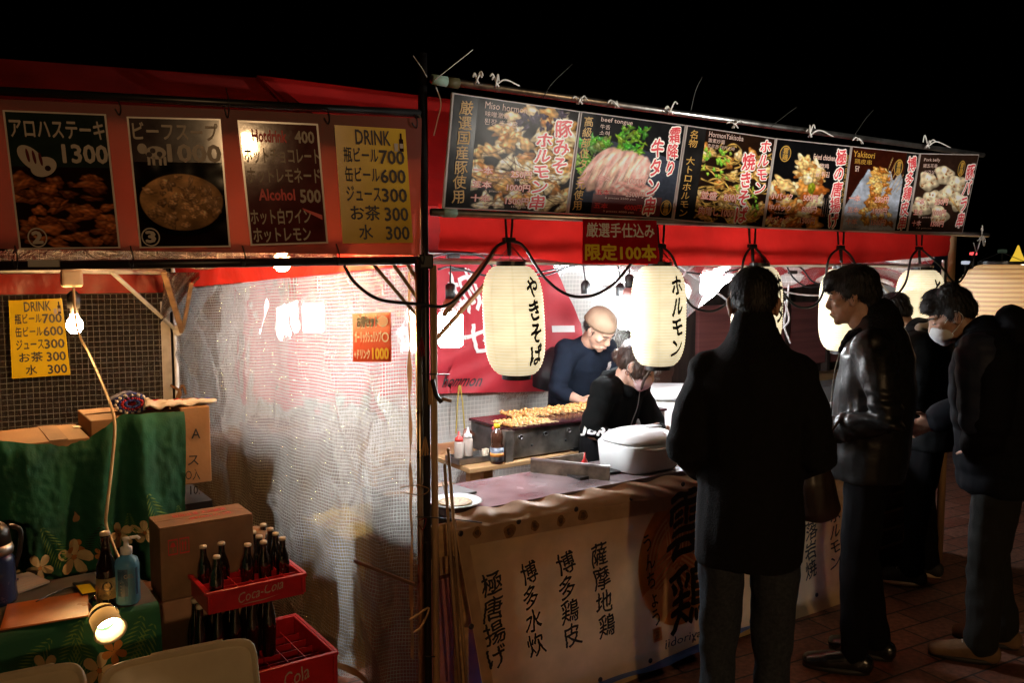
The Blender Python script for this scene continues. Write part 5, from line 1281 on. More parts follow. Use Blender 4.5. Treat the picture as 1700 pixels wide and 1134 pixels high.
# ================================================================== drinks stall: green cloth over boxes at the back
M_grn = mat("green_printed_cloth", (.008, .105, .050), .8, var=.2, scale=5, trans=.1, bump=.15, bscale=150)
M_fern = mat("fern_green_print", (.13, .26, .05), .8, var=.2); M_cream = mat("cream_petal_print", (.62, .47, .24), .8, var=.15); M_orp = mat("orange_petal_print", (.50, .20, .04), .8, var=.2); M_dk = mat("dark_leaf_print", (.004, .012, .008), .8, var=.2)
C0 = Vector((-1.25, 3.35, 0))
def cp(px_, py_, off=0.): return onplane(px_, py_, C0 + nR * off, nR)
topc = [(-80, 738), (0, 733), (60, 739), (112, 737), (150, 729), (188, 702), (206, 690), (250, 687), (309, 685)]
def top_y(x): return lerp_px(topc, x)
def clf(s, t):
    x = -80 + 389 * s; y0 = top_y(x); y = y0 + (960 - y0) * t
    p = cp(x, y)
    f = .030 * sin(s * 23 + 1.2 * sin(s * 9)) * min(1, .25 + t) + .020 * noise.noise(Vector((s * 12, t * 2.5, 7))) + .006 * noise.noise(Vector((s * 40, t * 22, 2)))
    return p + nR * (f + .012) - nR * (.035 * math.exp(-t * 16))
gc1 = MB().grid(clf, 110, 50).build("printed_cloth", M_grn, None, True)
tag(gc1, "green floral cloth draped over the stacked boxes at the back of the drinks stall", "cloth")
def fern(p, x0, y0, x1, y1, n=13, wd=.34, m=None, h=.003):
    """leaf print: a rib and slim leaflets, in sheet pixels"""
    dx, dy = x1 - x0, y1 - y0; L = math.hypot(dx, dy); ux, uy = dx / L, dy / L; nx, ny = -uy, ux
    for k in range(1, n):
        t = k / n; cx, cy_ = x0 + dx * t, y0 + dy * t; l = L * wd * sin(pi * (.12 + .86 * t)) ; w_ = L * .03
        for s_ in (-1, 1):
            ex, ey = cx + (nx * s_ * .75 - ux * .65) * l, cy_ + (ny * s_ * .75 - uy * .65) * l
            mx, my = (cx + ex) / 2, (cy_ + ey) / 2
            pts = [(cx, cy_), (mx + ux * w_, my + uy * w_), (ex, ey), (mx - ux * w_ * .5, my - uy * w_ * .5)]
            p.poly([p.px(*q_) for q_ in (pts if s_ > 0 else pts[::-1])], m or M_fern, h)
def flower(p, cx, cy_, r, m, n=5, rot=0., h=.004):
    for k in range(n):
        a = rot + 2 * pi * k / n; ca, sa = cos(a), sin(a)
        pts = []
        for i in range(10):
            b = 2 * pi * i / 10; u, v = .56 + .46 * cos(b), .27 * sin(b) * (1.1 + .3 * cos(b))
            pts.append(p.px(cx + r * (u * ca - v * sa), cy_ + r * (u * sa + v * ca)))
        p.poly(pts, m, h + .0007 * (k % 3))
    p.poly([p.px(cx + r * .16 * cos(2 * pi * i / 8), cy_ + r * .16 * sin(2 * pi * i / 8)) for i in range(8)], M_orp, h + .003)
pg = Print(None); pg.bend = lambda s, t, h: clf(s, t) + nR * h
def pxs(x, y): s = (x + 80) / 389; y0 = top_y(x); return s, (y - y0) / (960 - y0)
pg.px = pxs
for a in ((272, 886, 240, 812), (304, 880, 296, 838), (104, 935, 64, 868), (150, 920, 168, 862), (20, 930, 2, 880), (220, 900, 214, 850)): fern(pg, *a, m=M_fern if a[0] != 150 else M_dk)
for a in ((64, 938, 24, M_cream, 5, .3), (124, 928, 30, M_cream, 5, -.3), (14, 948, 22, M_cream, 5, 0), (200, 890, 22, M_cream, 5, .6), (236, 880, 20, M_cream, 5, -.4), (270, 878, 13, M_cream, 4, .4), (127, 912, 15, M_orp, 5, .2), (285, 868, 13, M_orp, 5, .5), (165, 915, 12, M_orp, 5, 0)): flower(pg, *a)
o = link_mesh("flower_print", pg.mb.mesh("flower_print", pg.inks), gc1)

def boxat(name, x0, x1, ytop, off, depth, zbot, lb, m, cat="box", bevel=.004):
    a, b = cp(x0, ytop, off), cp(x1, ytop, off); zt_ = (a.z + b.z) / 2
    t = thing(name, Vector(((a.x + b.x) / 2, (a.y + b.y) / 2, zbot)), lb, cat)
    w_ = (Vector((b.x, b.y, 0)) - Vector((a.x, a.y, 0))).length; c = (a + b) / 2 + vR * depth / 2; c.z = (zt_ + zbot) / 2
    MB().box(c, w_, depth, zt_ - zbot, uR, vR).build("body", m, t, bevel=bevel)
    return t, c, w_, zt_, a, b
t, c, w_, z_, a, b = boxat("cardboard_box", -90, 150, 738, -.02, .34, .78, "low cardboard box with a taped top behind the green cloth, below the back price sheet", M_card)
MB().box(Vector((c.x, c.y, z_ + .0015)) + uR * .12, .06, .34, .003, uR, vR).build("tape", M_cardd, t)
MB().box(Vector((c.x, c.y, z_ + .0015)) + uR * .25 + vR * .08, .10, .05, .003, uR, vR).build("label", mat("worn_label", (.55, .42, .28), .6), t)
t, c, w_, z_, a, b = boxat("cardboard_box", 150, 296, 692, -.04, .30, .80, "taller cardboard box under the rolled towel, half covered by the green cloth", M_card)
MB().box(Vector((c.x, c.y, z_ + .002)), w_ * .98, .004, .004, uR, vR).build("flap_seam", M_cardd, t)
t, c, w_, z_, a, b = boxat("cardboard_box", 299, 348, 676, -.03, .26, .86, "tall printed cardboard box sticking out to the right of the green cloth", M_card)
p = Print(Quad(cp(308, 678, -.027), cp(347, 676, -.027), cp(347, 834, -.027), cp(308, 836, -.027)))
p.line("A", .25, .22, .62, .32, M_ink, -.01, .001); p.line("ス", .10, .50, .55, .60, M_ink, -.01, .001); p.line("O入", .0, .64, .62, .76, M_ink, .0, .001); p.line("10.", .20, .82, .60, .91, M_ink, .0, .001)
p.build("lettering", t)
bt = thing("stand", C0 + vR * .2, "dark stand carrying the boxes behind the green cloth", "stand")
e0, e1 = cp(-90, 800, -.04), cp(350, 800, -.04)
MB().box(Vector(((e0.x + e1.x) / 2, (e0.y + e1.y) / 2, .765)) + vR * .2, (e1 - e0).length, .40, .03, uR, vR).build("shelf", M_black, bt)
for x in (-60, 120, 335):
    for v in (.03, .36):
        q_ = cp(x, 800, -.04); MB().box(Vector((q_.x, q_.y, .375)) + vR * v, .03, .03, .75, uR, vR).build("leg", M_black, bt)
# rolled happi towel on the boxes
M_tb = mat("blue_towel", (.02, .04, .22), .9, var=.3); M_tr = mat("red_towel", (.45, .02, .03), .9, var=.2); M_tw = mat("white_towel", (.75, .72, .68), .9)
ztw = cp(230, 690, -.04).z
c = cp(220, 682, -.10); c.z = ztw + .038
tw_ = thing("rolled_towel", Vector((c.x, c.y, ztw)), "blue and white striped towel rolled up with red inside, on top of the stacked boxes", "towel")
mb = MB()
for k in range(5):
    r0 = .042 - .008 * k; mb.slot(k % 2 if k < 4 else 2)
    n = 22
    vs = []
    for j in range(n):
        for i_ in range(2):
            a = 2 * pi * j / n; rr = r0 * (1 + .06 * sin(5 * a + k)); vs.append(c + uR * (rr * 1.5 * cos(a)) + Z * (rr * .85 * sin(a)) + vR * (.10 * i_ + .004 * k))
    mb.add(vs, [(2 * j, 2 * j + 1, (2 * j + 3) % (2 * n), (2 * j + 2) % (2 * n)) for j in range(n)])
    if k < 4:
        for j in range(0, 16): 
            a = 2 * pi * j / 16; q0 = c + uR * (r0 * 1.42 * cos(a)) + Z * (r0 * .80 * sin(a)) - vR * .003
            mb.slot(1 if k == 0 else (0 if k % 2 else 2)); mb.tube([q0, q0 + vR * .01], .0055 if j % 2 else .004, 6)
mb.build("roll", [M_tb, M_tw, M_tr], tw_, True, thick=.004)
M_band3 = [M_tb, M_tr, M_tw]
for k, (m_, y0) in enumerate(((M_tw, 0), (M_tr, .05), (M_tb, .085))):
    MB().grid(lambda s, t: c + uR * (.03 + .27 * s + .02 * t) + vR * (y0 - .05 + .05 * t) + Z * (-.022 + .022 * (1 - s) * sin(pi * t + k) + .018 * noise.noise(Vector((s * 7, t * 3, k))) + .008 - .004 * k), 24, 6).build("fold", m_, tw_, True, thick=.008)

# ================================================================== front table of the drinks stall
TZ = .70
tr_ = G(262, 1001, TZ); tb = thing("folding_table", Vector((tr_.x, tr_.y, 0)), "low table in the near left corner of the drinks stall under a floral cloth", "table")
def D(u, v, z=TZ): return Vector((tr_.x, tr_.y, 0)) + uR * u + vR * v + Z * z
MB().box(D(-.47, .20, TZ - .018), .90, .38, .028, uR, vR).build("table_top", M_ply, tb)
for u in (-.06, -.88):
    for v in (.05, .35): MB().box(D(u, v, (TZ - .03) / 2), .03, .03, TZ - .03, uR, vR).build("leg", M_black, tb)
M_tblt = mat("dark_table_cloth_top", (.09, .075, .05), .7, var=.3, scale=9)
def dcl(s, t):
    u = -1.0 + 1.0 * s; tt = t
    if tt < .35: v = .39 * (1 - tt / .35); z = TZ + .002 + .004 * noise.noise(Vector((u * 9, v * 9, 0))); return D(u, v, z)
    k = (tt - .35) / .65; f = .022 * sin(u * 16) * k + .02 * noise.noise(Vector((u * 5, k * 3, 4)))
    return D(u, -.010 - .02 * sin(min(1, k * 8) * pi / 2) + f * -1 - .04 * k * k, TZ + .002 - .62 * k)
dc = MB(); dc.grid(dcl, 60, 50)
n = len(dc.f); dc.m = [1 if i // 60 < 17 else 0 for i in range(n)]
dco = dc.build("printed_cloth", [M_grn, M_tblt], None, True); tag(dco, "green floral cloth hanging down the front of the near left table", "cloth")
o = MB().grid(lambda s, t: D(.004 + .03 * sin(t * 3) * (1 - s) * t + .012 * sin(s * 14) * t, .0 + .38 * s, TZ - .003 - .60 * t * (1 - .1 * s)), 24, 20).build("cloth_side", M_grn, dco, True)
pg = Print(None)
pg.px = lambda x, y: (x, y)
def pxd(x, y, h):
    p_ = onplane(x, y, D(0, -.035, 0), nR); u = (p_ - D(0, 0, 0)).dot(uR); k = (TZ - p_.z) / .62
    return dcl(1 + u, .35 + .65 * max(.0, k)) + nR * h
pg.bend = pxd
for a in ((225, 1120, 258, 1030), (110, 1100, 140, 1030), (215, 1100, 240, 1020), (150, 1120, 120, 1050), (40, 1120, 90, 1060)): fern(pg, *a, n=11)
for a in ((190, 1085, 22, M_orp, 5, .2), (165, 1115, 30, M_cream, 5, -1.3), (75, 1112, 26, M_cream, 5, .3), (215, 1128, 20, M_cream, 5, .8)): flower(pg, *a)
link_mesh("flower_print", pg.mb.mesh("flower_print", pg.inks), dco)
def flatq(pts, z, th): 
    v = [G(x, y, z) for x, y in pts]; return MB().hexa(v[::-1] + [p_ + Z * th for p_ in v[::-1]])
o = flatq(((12, 1006), (146, 984), (148, 1024), (0, 1048)), TZ + .006, .004).build("table_mat", mat("orange_clear_mat", (.52, .13, .02), .3, var=.4, scale=5), None); tag(o, "worn orange plastic mat along the table's front edge", "mat")
t = thing("notebook", G(45, 970, TZ + .006), "open white notebook lying on the dark table beside the pen", "notebook")
flatq(((4, 962), (48, 953), (83, 968), (30, 987)), TZ + .006, .006).build("pages", M_lett, t)
for k in range(5): MB().tube([G(12 + 4 * k, 966 + 3.4 * k, TZ + .0135), G(46 + 5 * k, 957 + 2.6 * k, TZ + .0135)], .0006, 4).build("ruled_line", M_grey, t)
o = MB().tube([G(12, 968, TZ + .02), G(30, 962, TZ + .02)], [.006, .004], 8).build("pen", M_black, None, True); tag(o, "stubby black pen lying on the open notebook", "pen")
t = thing("mobile_phone", G(142, 980, TZ + .006), "small dark phone with a yellow face lying by the beer bottle", "phone")
flatq(((120, 972), (150, 968), (166, 985), (136, 992)), TZ + .006, .009).build("body", M_black, t, bevel=.003); flatq(((126, 973), (149, 970), (160, 983), (137, 987)), TZ + .0155, .001).build("screen", M_yelsheet, t)
o = MB().tube(catmull([G(60, 1000, TZ + .01), G(90, 985, TZ + .01), G(120, 975, TZ + .01), G(160, 972, TZ + .01), G(190, 968, TZ + .01)], 5), .003, 6).build("table_cable", M_cord, None, True); tag(o, "thin black cable crossing the dark tabletop to the phone", "cable")
M_glassb = mat("dark_brown_glass", (.012, .006, .003), .06, var=.2, spec=.9, coat=.6); M_cap = mat("cream_bottle_cap", (.62, .52, .38), .35)
bc = G(179, 1004, TZ + .004)
t = thing("beer_bottle", bc, "brown beer bottle with a pale gold label standing beside the gel pump", "bottle")
MB().lathe(bc, [(0, 0), (.026, 0), (.030, .005), (.030, .100), (.026, .128), (.016, .155), (.0125, .175), (.0125, .205), (.014, .207), (.014, .214), (0, .214)], 26).build("bottle", M_glassb, t, True)
MB().lathe(bc, [(.0303, .025), (.0306, .025), (.0306, .088), (.0303, .088)], 26, cap=False).build("label", mat("gold_label", (.55, .42, .20), .3, .4, var=.25, scale=30), t, True)
dd = Vector((bc.x, bc.y, 0)).normalized(); rt = Vector((dd.y, -dd.x, 0))
p = Print(None); p.bend = lambda s, tt, h: bc + (-dd * cos((s - .5) * 1.7) + rt * sin((s - .5) * 1.7)) * (.0308 + h) + Z * (.086 - .060 * tt)
p.ell(.5, .35, .26, .26, M_ink, .0004); p.ell(.5, .36, .18, .17, mat("gold_foil", (.7, .5, .2), .3, .6), .0008); p.fill(.12, .36, .88, .48, M_lett, .0012); p.line("LAGER", .18, .375, .82, .465, M_ink, .0, .0016); p.line("BEER", .30, .72, .70, .84, M_ink, .0, .0006)
p.build("label_print", t)
MB().lathe(bc, [(0, .214), (.0150, .214), (.0155, .219), (.013, .224), (0, .224)], 18).build("cap", M_cap, t, True)
ge = G(213, 1000, TZ + .004)
t = thing("gel_bottle", ge, "clear blue hand gel pump bottle at the table's right corner", "bottle")
M_gel = mat("blue_gel", (.16, .42, .62), .12, var=.1, trans=.45, spec=.7)
MB().lathe(ge, [(0, 0), (.030, 0), (.034, .006), (.034, .118), (.029, .136), (.016, .144), (.014, .150), (0, .150)], 28, sq=.85).build("bottle", M_gel, t, True)
dd = Vector((ge.x, ge.y, 0)).normalized(); rt = Vector((dd.y, -dd.x, 0))
p = Print(None); p.bend = lambda s, tt, h: ge + (-dd * cos((s - .5) * 1.9) + rt * sin((s - .5) * 1.9)) * (.0348 + h) + Z * (.112 - .098 * tt)
for k in range(8): p.fill(.0 + .125 * k, .0, .125 + .125 * k, 1., mat("gel_label", (.035, .085, .16), .3), .0004)
for k in range(8): p.fill(.0 + .125 * k, .84, .125 + .125 * k, 1., MATS["blue_gel"], .0008)
p.line("GEL", .35, .16, .78, .28, M_lett, .0, .0012)
for k in range(4): p.fill(.2, .40 + .1 * k, .75 - .1 * (k % 2), .43 + .1 * k, M_lett, .001)
p.build("label", t)
mb = MB(); mb.lathe(ge, [(0, .150), (.017, .150), (.017, .170), (.008, .174), (.006, .190), (.010, .192), (.010, .200), (0, .202)], 18); mb.tube([ge + Z * .197, ge + Z * .197 + uR * .032, ge + Z * .190 + uR * .038], .005, 8); mb.build("pump", M_wht, t, True)
# vacuum jug at the very edge
vj = G(-10, 1000, TZ + .004)
t = thing("vacuum_jug", vj, "dark blue jug with a metal collar and black handle cut by the photo's left edge", "jug")
MB().lathe(vj, [(0, 0), (.062, 0), (.064, .01), (.060, .13), (.055, .15), (0, .15)], 28).build("body", mat("navy_enamel", (.015, .03, .10), .25, var=.1), t, True)
MB().lathe(vj, [(.054, .15), (.058, .15), (.060, .165), (.055, .18), (0, .18)], 28).build("collar", M_steel, t, True)
mb = MB(); mb.lathe(vj, [(0, .18), (.055, .18), (.05, .225), (.03, .245), (0, .25)], 24); mb.tube(catmull([vj + uR * .045 + Z * .23, vj + uR * .078 + Z * .21, vj + uR * .075 + Z * .15, vj + uR * .06 + Z * .10], 5), .007, 8); mb.build("lid", M_black, t, True)
# clip spotlight
l0, l1 = P(158, 1000, 2.52), P(183, 1047, 2.42)
ax = (l1 - l0).normalized()
t = thing("clip_lamp", l0, "lit chrome clip-on spotlight clamped to the near table's front edge", "lamp")
M_chr = mat("chrome", (.75, .72, .68), .12, 1., var=.08)
MB().lathe(l0, [(0, -.012), (.018, -.010), (.021, .0), (.021, .038), (.024, .042), (0, .042)], 24, ax).build("lamp_holder", M_chr, t, True)
Ls = (l1 - l0).length
MB().lathe(l0, [(.022, .040), (.031, .052), (.038, .064), (.041, Ls * .99), (.046, Ls + .004), (.044, Ls + .004), (.039, Ls * .98), (.036, .066), (.029, .054), (.020, .044)], 30, ax, cap=False).build("shade", mat("white_lined_shade", (.72, .62, .45), .35, trans=.45), t, True)
MB().lathe(l0, [(.0398, .074), (.0412, .073), (.0440, .085), (.0425, .086)], 30, ax, cap=False).build("shade_band", M_chr, t, True)
MB().lathe(l0, [(0, .046), (.012, .050), (.026, .066), (.031, .082), (.026, .092), (0, .096)], 22, ax).build("bulb", lamp_mat("spot_bulb", (1, .64, .30), SPOT), t, True)
MB().tube(catmull([l0, P(140, 1012, 2.56), P(136, 1026, 2.58)], 4), .005, 8).build("arm", M_black, t, True)
MB().box(P(136, 1028, 2.58), .03, .05, .02, uR, vR).build("clamp", M_chr, t, bevel=.004)

# ================================================================== boxes and bottle crates beside the side wall
q0 = Vector((-1.235, 2.99, 0)); zc0, zc1 = .535, .795
t = thing("cardboard_box", q0 + Z * zc0, "long closed cardboard carton with red print on its lid, beside the bottle crate", "box")
def Q(u, v, z): return q0 + uR * u + vR * v + Z * z
MB().box(Q(.165, .085, (zc0 + zc1) / 2), .33, .17, zc1 - zc0, uR, vR).build("body", M_cardd, t, bevel=.003)
for s_ in (0, 1): MB().box(Q(.165, .042 + .087 * s_, zc1 + .003), .328, .083, .004, uR, vR).build("flap", M_cardd, t, bevel=.001)
p = Print(Quad(Q(.0, .17, zc1 + .005), Q(.33, .17, zc1 + .005), Q(.33, 0, zc1 + .005), Q(0, 0, zc1 + .005)))
p.line("取扱注意 天地無用", .22, .18, .80, .40, M_redink, -.005, .0015); p.line("BREWING CO. LTD.", .36, .58, .82, .74, M_redink, -.01, .0015)
p.q = Quad(Q(0, -.0005, zc1), Q(.33, -.0005, zc1), Q(.33, -.0005, zc0), Q(0, -.0005, zc0))
for x in (.08, .20):
    p.fill(x, .16, x + .10, .18, M_redink, .001); p.fill(x, .36, x + .10, .38, M_redink, .001); p.fill(x, .18, x + .008, .36, M_redink, .001); p.fill(x + .092, .18, x + .10, .36, M_redink, .001)
p.poly([(.10, .27), (.115, .215), (.13, .205), (.145, .215), (.16, .27)], M_redink, .001); p.fill(.127, .27, .133, .34, M_redink, .001)
for x in (.225, .255): p.fill(x, .25, x + .012, .34, M_redink, .001); p.poly([(x - .008, .25), (x + .006, .20), (x + .02, .25)], M_redink, .001)
p.fill(.44, .80, .60, .94, M_ink, .001)
p.build("print", t)
t = thing("cardboard_box", Q(.1, .08, 0), "pale pinkish carton standing on the paving under the long closed carton", "box")
MB().box(Q(.155, .075, .266), .33, .15, .53, uR, vR).build("body", mat("pinkish_card", (.45, .25, .16), .75, var=.12), t, bevel=.004)
MB().box(Q(.155, .075, .5335), .05, .15, .002, uR, vR).build("tape", M_cardd, t)
M_crate = mat("red_crate_plastic", (.45, .010, .016), .35, var=.12, bump=.1, coat=.15)
M_dcrate = mat("dark_crate_plastic", (.025, .008, .009), .45, var=.2)
def crate(o_, w_, d_, h_, label, m, grp, logo=True, nx=6, ny=6):
    t = thing("bottle_crate", o_, label, "crate", grp)
    def c_(u, v, z): return o_ + uR * u + vR * v + Z * z
    mb = MB(); k = .010
    for u, v, sx, sy in ((w_ / 2, k / 2, w_, k), (w_ / 2, d_ - k / 2, w_, k), (k / 2, d_ / 2, k, d_ - 2 * k), (w_ - k / 2, d_ / 2, k, d_ - 2 * k)): mb.box(c_(u, v, h_ / 2), sx, sy, h_, uR, vR)
    mb.box(c_(w_ / 2, d_ / 2, .005), w_ - 2 * k, d_ - 2 * k, .01, uR, vR)
    mb.build("body", m, t, bevel=.003)
    mb = MB()
    for u, v, sx, sy in ((w_ / 2, -.004, w_ + .016, .014), (w_ / 2, d_ + .004, w_ + .016, .014), (-.004, d_ / 2, .014, d_ - .006), (w_ + .004, d_ / 2, .014, d_ - .006)): mb.box(c_(u, v, h_ - .005), sx, sy, .014, uR, vR)
    for u in (.004, w_ - .004): mb.box(c_(u, -.006, h_ / 2), .014, .010, h_ - .02, uR, vR)
    mb.build("rim", m, t, bevel=.003)
    mb = MB()
    for i in range(1, nx): mb.box(c_(w_ * i / nx, d_ / 2, h_ * .55), .003, d_ - .02, h_ * .6, uR, vR)
    for j in range(1, ny): mb.box(c_(w_ / 2, d_ * j / ny, h_ * .55 + .001), w_ - .02, .003, h_ * .6, uR, vR)
    mb.build("divider", m, t)
    if logo:
        p = Print(Quad(c_(.0, -.0005, h_), c_(w_, -.0005, h_), c_(w_, -.0005, 0), c_(0, -.0005, 0)))
        sh = p.at; p.bend = lambda s, tt, h: p.q.at(s + (.5 - tt) * .06, tt - .06 * (s - .5), h)
        ya, yb = (.26, .74) if h_ < .2 else (.14, .30)
        p.line("Coca-Cola", .30, ya, .76, yb, M_lett, .0, .0015, .9)
        if h_ < .2: p.poly([(.34, .84), (.42, .80), (.58, .80), (.74, .74), (.58, .84), (.42, .84)], M_lett, .0015)
        p.build("logo", t)
    return c_
GC = "soft drink bottle crates"
def bottle_src(o_):
    t = thing("drink_bottle", o_, "dark glass bottle with a pale cap standing in the upper red crate", "bottle", "dark bottles in the crates")
    z0 = Vector((0, 0, 0))
    MB().lathe(z0, [(0, 0), (.025, 0), (.028, .006), (.027, .05), (.029, .10), (.024, .135), (.014, .165), (.0125, .195), (.0140, .200), (0, .203)], 18).build("glass", M_glassb, t, True, local=True)
    MB().lathe(z0, [(0, .203), (.0150, .200), (.0155, .206), (.0135, .2115), (0, .212)], 16).build("cap", M_cap, t, True, local=True); return t
k0 = Vector((-1.03, 2.87, .535))
uc = crate(k0, .34, .36, .078, "red crate full of dark bottles on top of the stack beside the clear wall", M_crate, GC)
bsrc = None
for i in range(5):
    for j in range(5):
        if (i >= 2 and j >= 1 and (i, j) != (2, 2)) or (i, j) in ((0, 2), (0, 4), (0, 0), (1, 2), (1, 4)):
            p_ = uc(.040 + .065 * i, .04 + .068 * j, .012)
            if bsrc is None: bsrc = bottle_src(p_); o = bsrc
            else: o = copy_tree(bsrc)
            o.scale = (.86, .86, .84); o.location = p_; o.rotation_euler = (R.uniform(-.03, .03), R.uniform(-.03, .03), R.uniform(0, 6))
pr0 = onplane(557, 1082, k0 + nR * .10, nR); zr = pr0.z; ur = (pr0 - k0).dot(uR)
lk = Vector((k0.x, k0.y, 0)) + nR * .10 + uR * (ur - .46)
lc = crate(lk, .46, .40, zr, "red crate on the paving whose dark bottles carry the upper red crate", M_crate, GC, True, 7, 6)
for i in range(6):
    for j in range(5):
        if i > 4 or j < 2: continue
        o = copy_tree(bsrc); o.location = lc(.045 + .062 * i, .09 + .066 * j, zr - .055); o["label"] = "dark glass bottle in the lower red crate, under the upper crate"; o.scale = (.9, .9, (.533 - zr + .055) / .212)
o = MB().lathe(Q(.37, .12, .0), [(0, 0), (.05, 0), (.05, .70), (0, .71)], 20).build("paper_tube", M_cardd, None, True); tag(o, "upright brown paper tube behind the carton's right end", "tube")

# ================================================================== cream plastic containers with raised lids in the near corner
M_cre = mat("cream_plastic_lid", (.56, .47, .32), .35, var=.06, trans=.25, coat=.1)
def container(tl, tr, br, bl, Y0, Y1, label, tabs):
    q = Quad(P(*tl, Y0), P(*tr, Y1), P(*br, Y1 - .12), P(*bl, Y0 - .12))
    c = (q.c[2] + q.c[3]) / 2; t = thing("storage_container", Vector((c.x, c.y, 0)), label, "container", "cream containers with raised lids")
    def ring(sc, h, p_=7.): 
        out = []
        for i in range(56):
            a = -2 * pi * i / 56; x = math.copysign(abs(cos(a)) ** (2 / p_), cos(a)); y = math.copysign(abs(sin(a)) ** (2 / p_), sin(a))
            out.append(q.at(.5 + .5 * x * (1 - (1 - sc) * q.h / q.w), .5 + .5 * y * sc, h))
        return out
    stackrings([ring(.985, -.012), ring(1., -.010), ring(1., .012), ring(.985, .016), ring(.94, .016), ring(.93, .010), ring(.90, .010), ring(.885, .001), ring(.86, -.002)]).build("lid", M_cre, t, True)
    for s0, s1 in tabs: 
        MB().hexa([q.at(s0, .015, -.008), q.at(s1, .015, -.008), q.at(s1, -.022, -.008), q.at(s0, -.022, -.008), q.at(s0, .015, .012), q.at(s1, .015, .012), q.at(s1, -.022, .012), q.at(s0, -.022, .012)]).build("tab", M_cre, t, bevel=.004)
    r = (q.c[2] - q.c[3]); r.z = 0; r.normalize(); b = Vector((r.y, -r.x, 0)); zz = min(q.c[2].z, q.c[3].z) - .02
    mb = MB(); cc = Vector((c.x, c.y, zz / 2)) + b * .16
    mb.box(cc, q.w * .95, .30, zz, r, b); mb.build("body", M_cre, t, bevel=.02)
container((172, 1106), (424, 1055), (440, 1215), (150, 1268), 2.02, 2.12, "cream container whose raised lid fills the middle of the bottom left corner", ((.30, .78),))
container((-110, 1146), (140, 1096), (152, 1250), (-120, 1290), 1.92, 2.0, "cream container whose raised lid shows only a rounded corner at the far bottom left", ((.35, .80),))

# ================================================================== people
def etube(mb, pts, rads, side=None, n=14, c0=.75):
    """closed limb with elliptical sections and rounded ends; rads: r or (across, deep)"""
    pts = [Vector(p) for p in pts]; rads = [r if isinstance(r, tuple) else (r, r) for r in rads]
    t0 = (pts[1] - pts[0]).normalized(); t1 = (pts[-1] - pts[-2]).normalized()
    e0, e1 = min(rads[0]), min(rads[-1])
    P_ = [pts[0] - t0 * e0 * c0, pts[0] - t0 * e0 * c0 * .67] + pts + [pts[-1] + t1 * e1 * .5, pts[-1] + t1 * e1 * .75]
    sc = lambda r, k: (r[0] * k, r[1] * k)
    R_ = [sc(rads[0], .35), sc(rads[0], .78 if c0 > .2 else .97)] + rads + [sc(rads[-1], .78), sc(rads[-1], .35)]
    side = Vector(side) if side else Vector((1, 0, 0)); vs, fs = [], []; k = len(P_)
    for i, p in enumerate(P_):
        t = (P_[min(i + 1, k - 1)] - P_[max(i - 1, 0)]).normalized()
        x = side - t * side.dot(t)
        if x.length < .05: x = Vector((0, 1, 0)) - t * t.y
        x.normalize(); y = t.cross(x)
        for j in range(n):
            a = 2 * pi * j / n; vs.append(p + x * (cos(a) * R_[i][0]) + y * (sin(a) * R_[i][1]))
    for i in range(k - 1):
        for j in range(n): fs.append((i * n + j, i * n + (j + 1) % n, (i + 1) * n + (j + 1) % n, (i + 1) * n + j))
    fs += [tuple(reversed(range(n))), tuple(range((k - 1) * n, k * n))]
    mb.add(vs, fs)
def blob(mb, c, r, M=None, n=14):
    vs, fs = [], []; m = n // 2 + 1
    for i in range(1, m):
        a = pi * i / m
        for j in range(n):
            b = 2 * pi * j / n; vs.append(Vector((r[0] * sin(a) * cos(b), r[1] * sin(a) * sin(b), r[2] * cos(a))))
    k = len(vs); vs += [Vector((0, 0, r[2])), Vector((0, 0, -r[2]))]
    for i in range(m - 2):
        for j in range(n): fs.append((i * n + j, (i + 1) * n + j, (i + 1) * n + (j + 1) % n, i * n + (j + 1) % n))
    for j in range(n): fs.append((k, j, (j + 1) % n)); fs.append((k + 1, (m - 2) * n + (j + 1) % n, (m - 2) * n + j))
    c = Vector(c)
    mb.add([(M @ (v + c)) if M else v + c for v in vs], fs)
def fuse(mb, voxel, it=4, disp=None, keep=None):
    """melts the overlapping volumes into one continuous skin"""
    me = mb.mesh("tmp", []); o = bpy.data.objects.new("tmp", me); COL.objects.link(o)
    r = o.modifiers.new("r", 'REMESH'); r.mode = 'VOXEL'; r.voxel_size = voxel; r.use_smooth_shade = True
    s = o.modifiers.new("s", 'SMOOTH'); s.factor = .5; s.iterations = it
    dg = bpy.context.evaluated_depsgraph_get(); out = bpy.data.meshes.new_from_object(o.evaluated_get(dg))
    bpy.data.objects.remove(o); bpy.data.meshes.remove(me)
    if disp:
        n_ = len(out.vertices); co = np.empty(n_ * 3, np.float32); no = np.empty(n_ * 3, np.float32)
        out.vertices.foreach_get("co", co); out.vertices.foreach_get("normal", no); co = co.reshape(-1, 3); no = no.reshape(-1, 3)
        dv = np.array([disp(Vector(c)) for c in co.tolist()], np.float32); co += no * dv[:, None]; out.vertices.foreach_set("co", co.ravel())
    out.polygons.foreach_set("use_smooth", [True] * len(out.polygons)); out.update()
    return out
def put(name, me, m, parent):
    me.materials.clear(); me.materials.append(m); me.name = name; return link_mesh(name, me, parent, True)

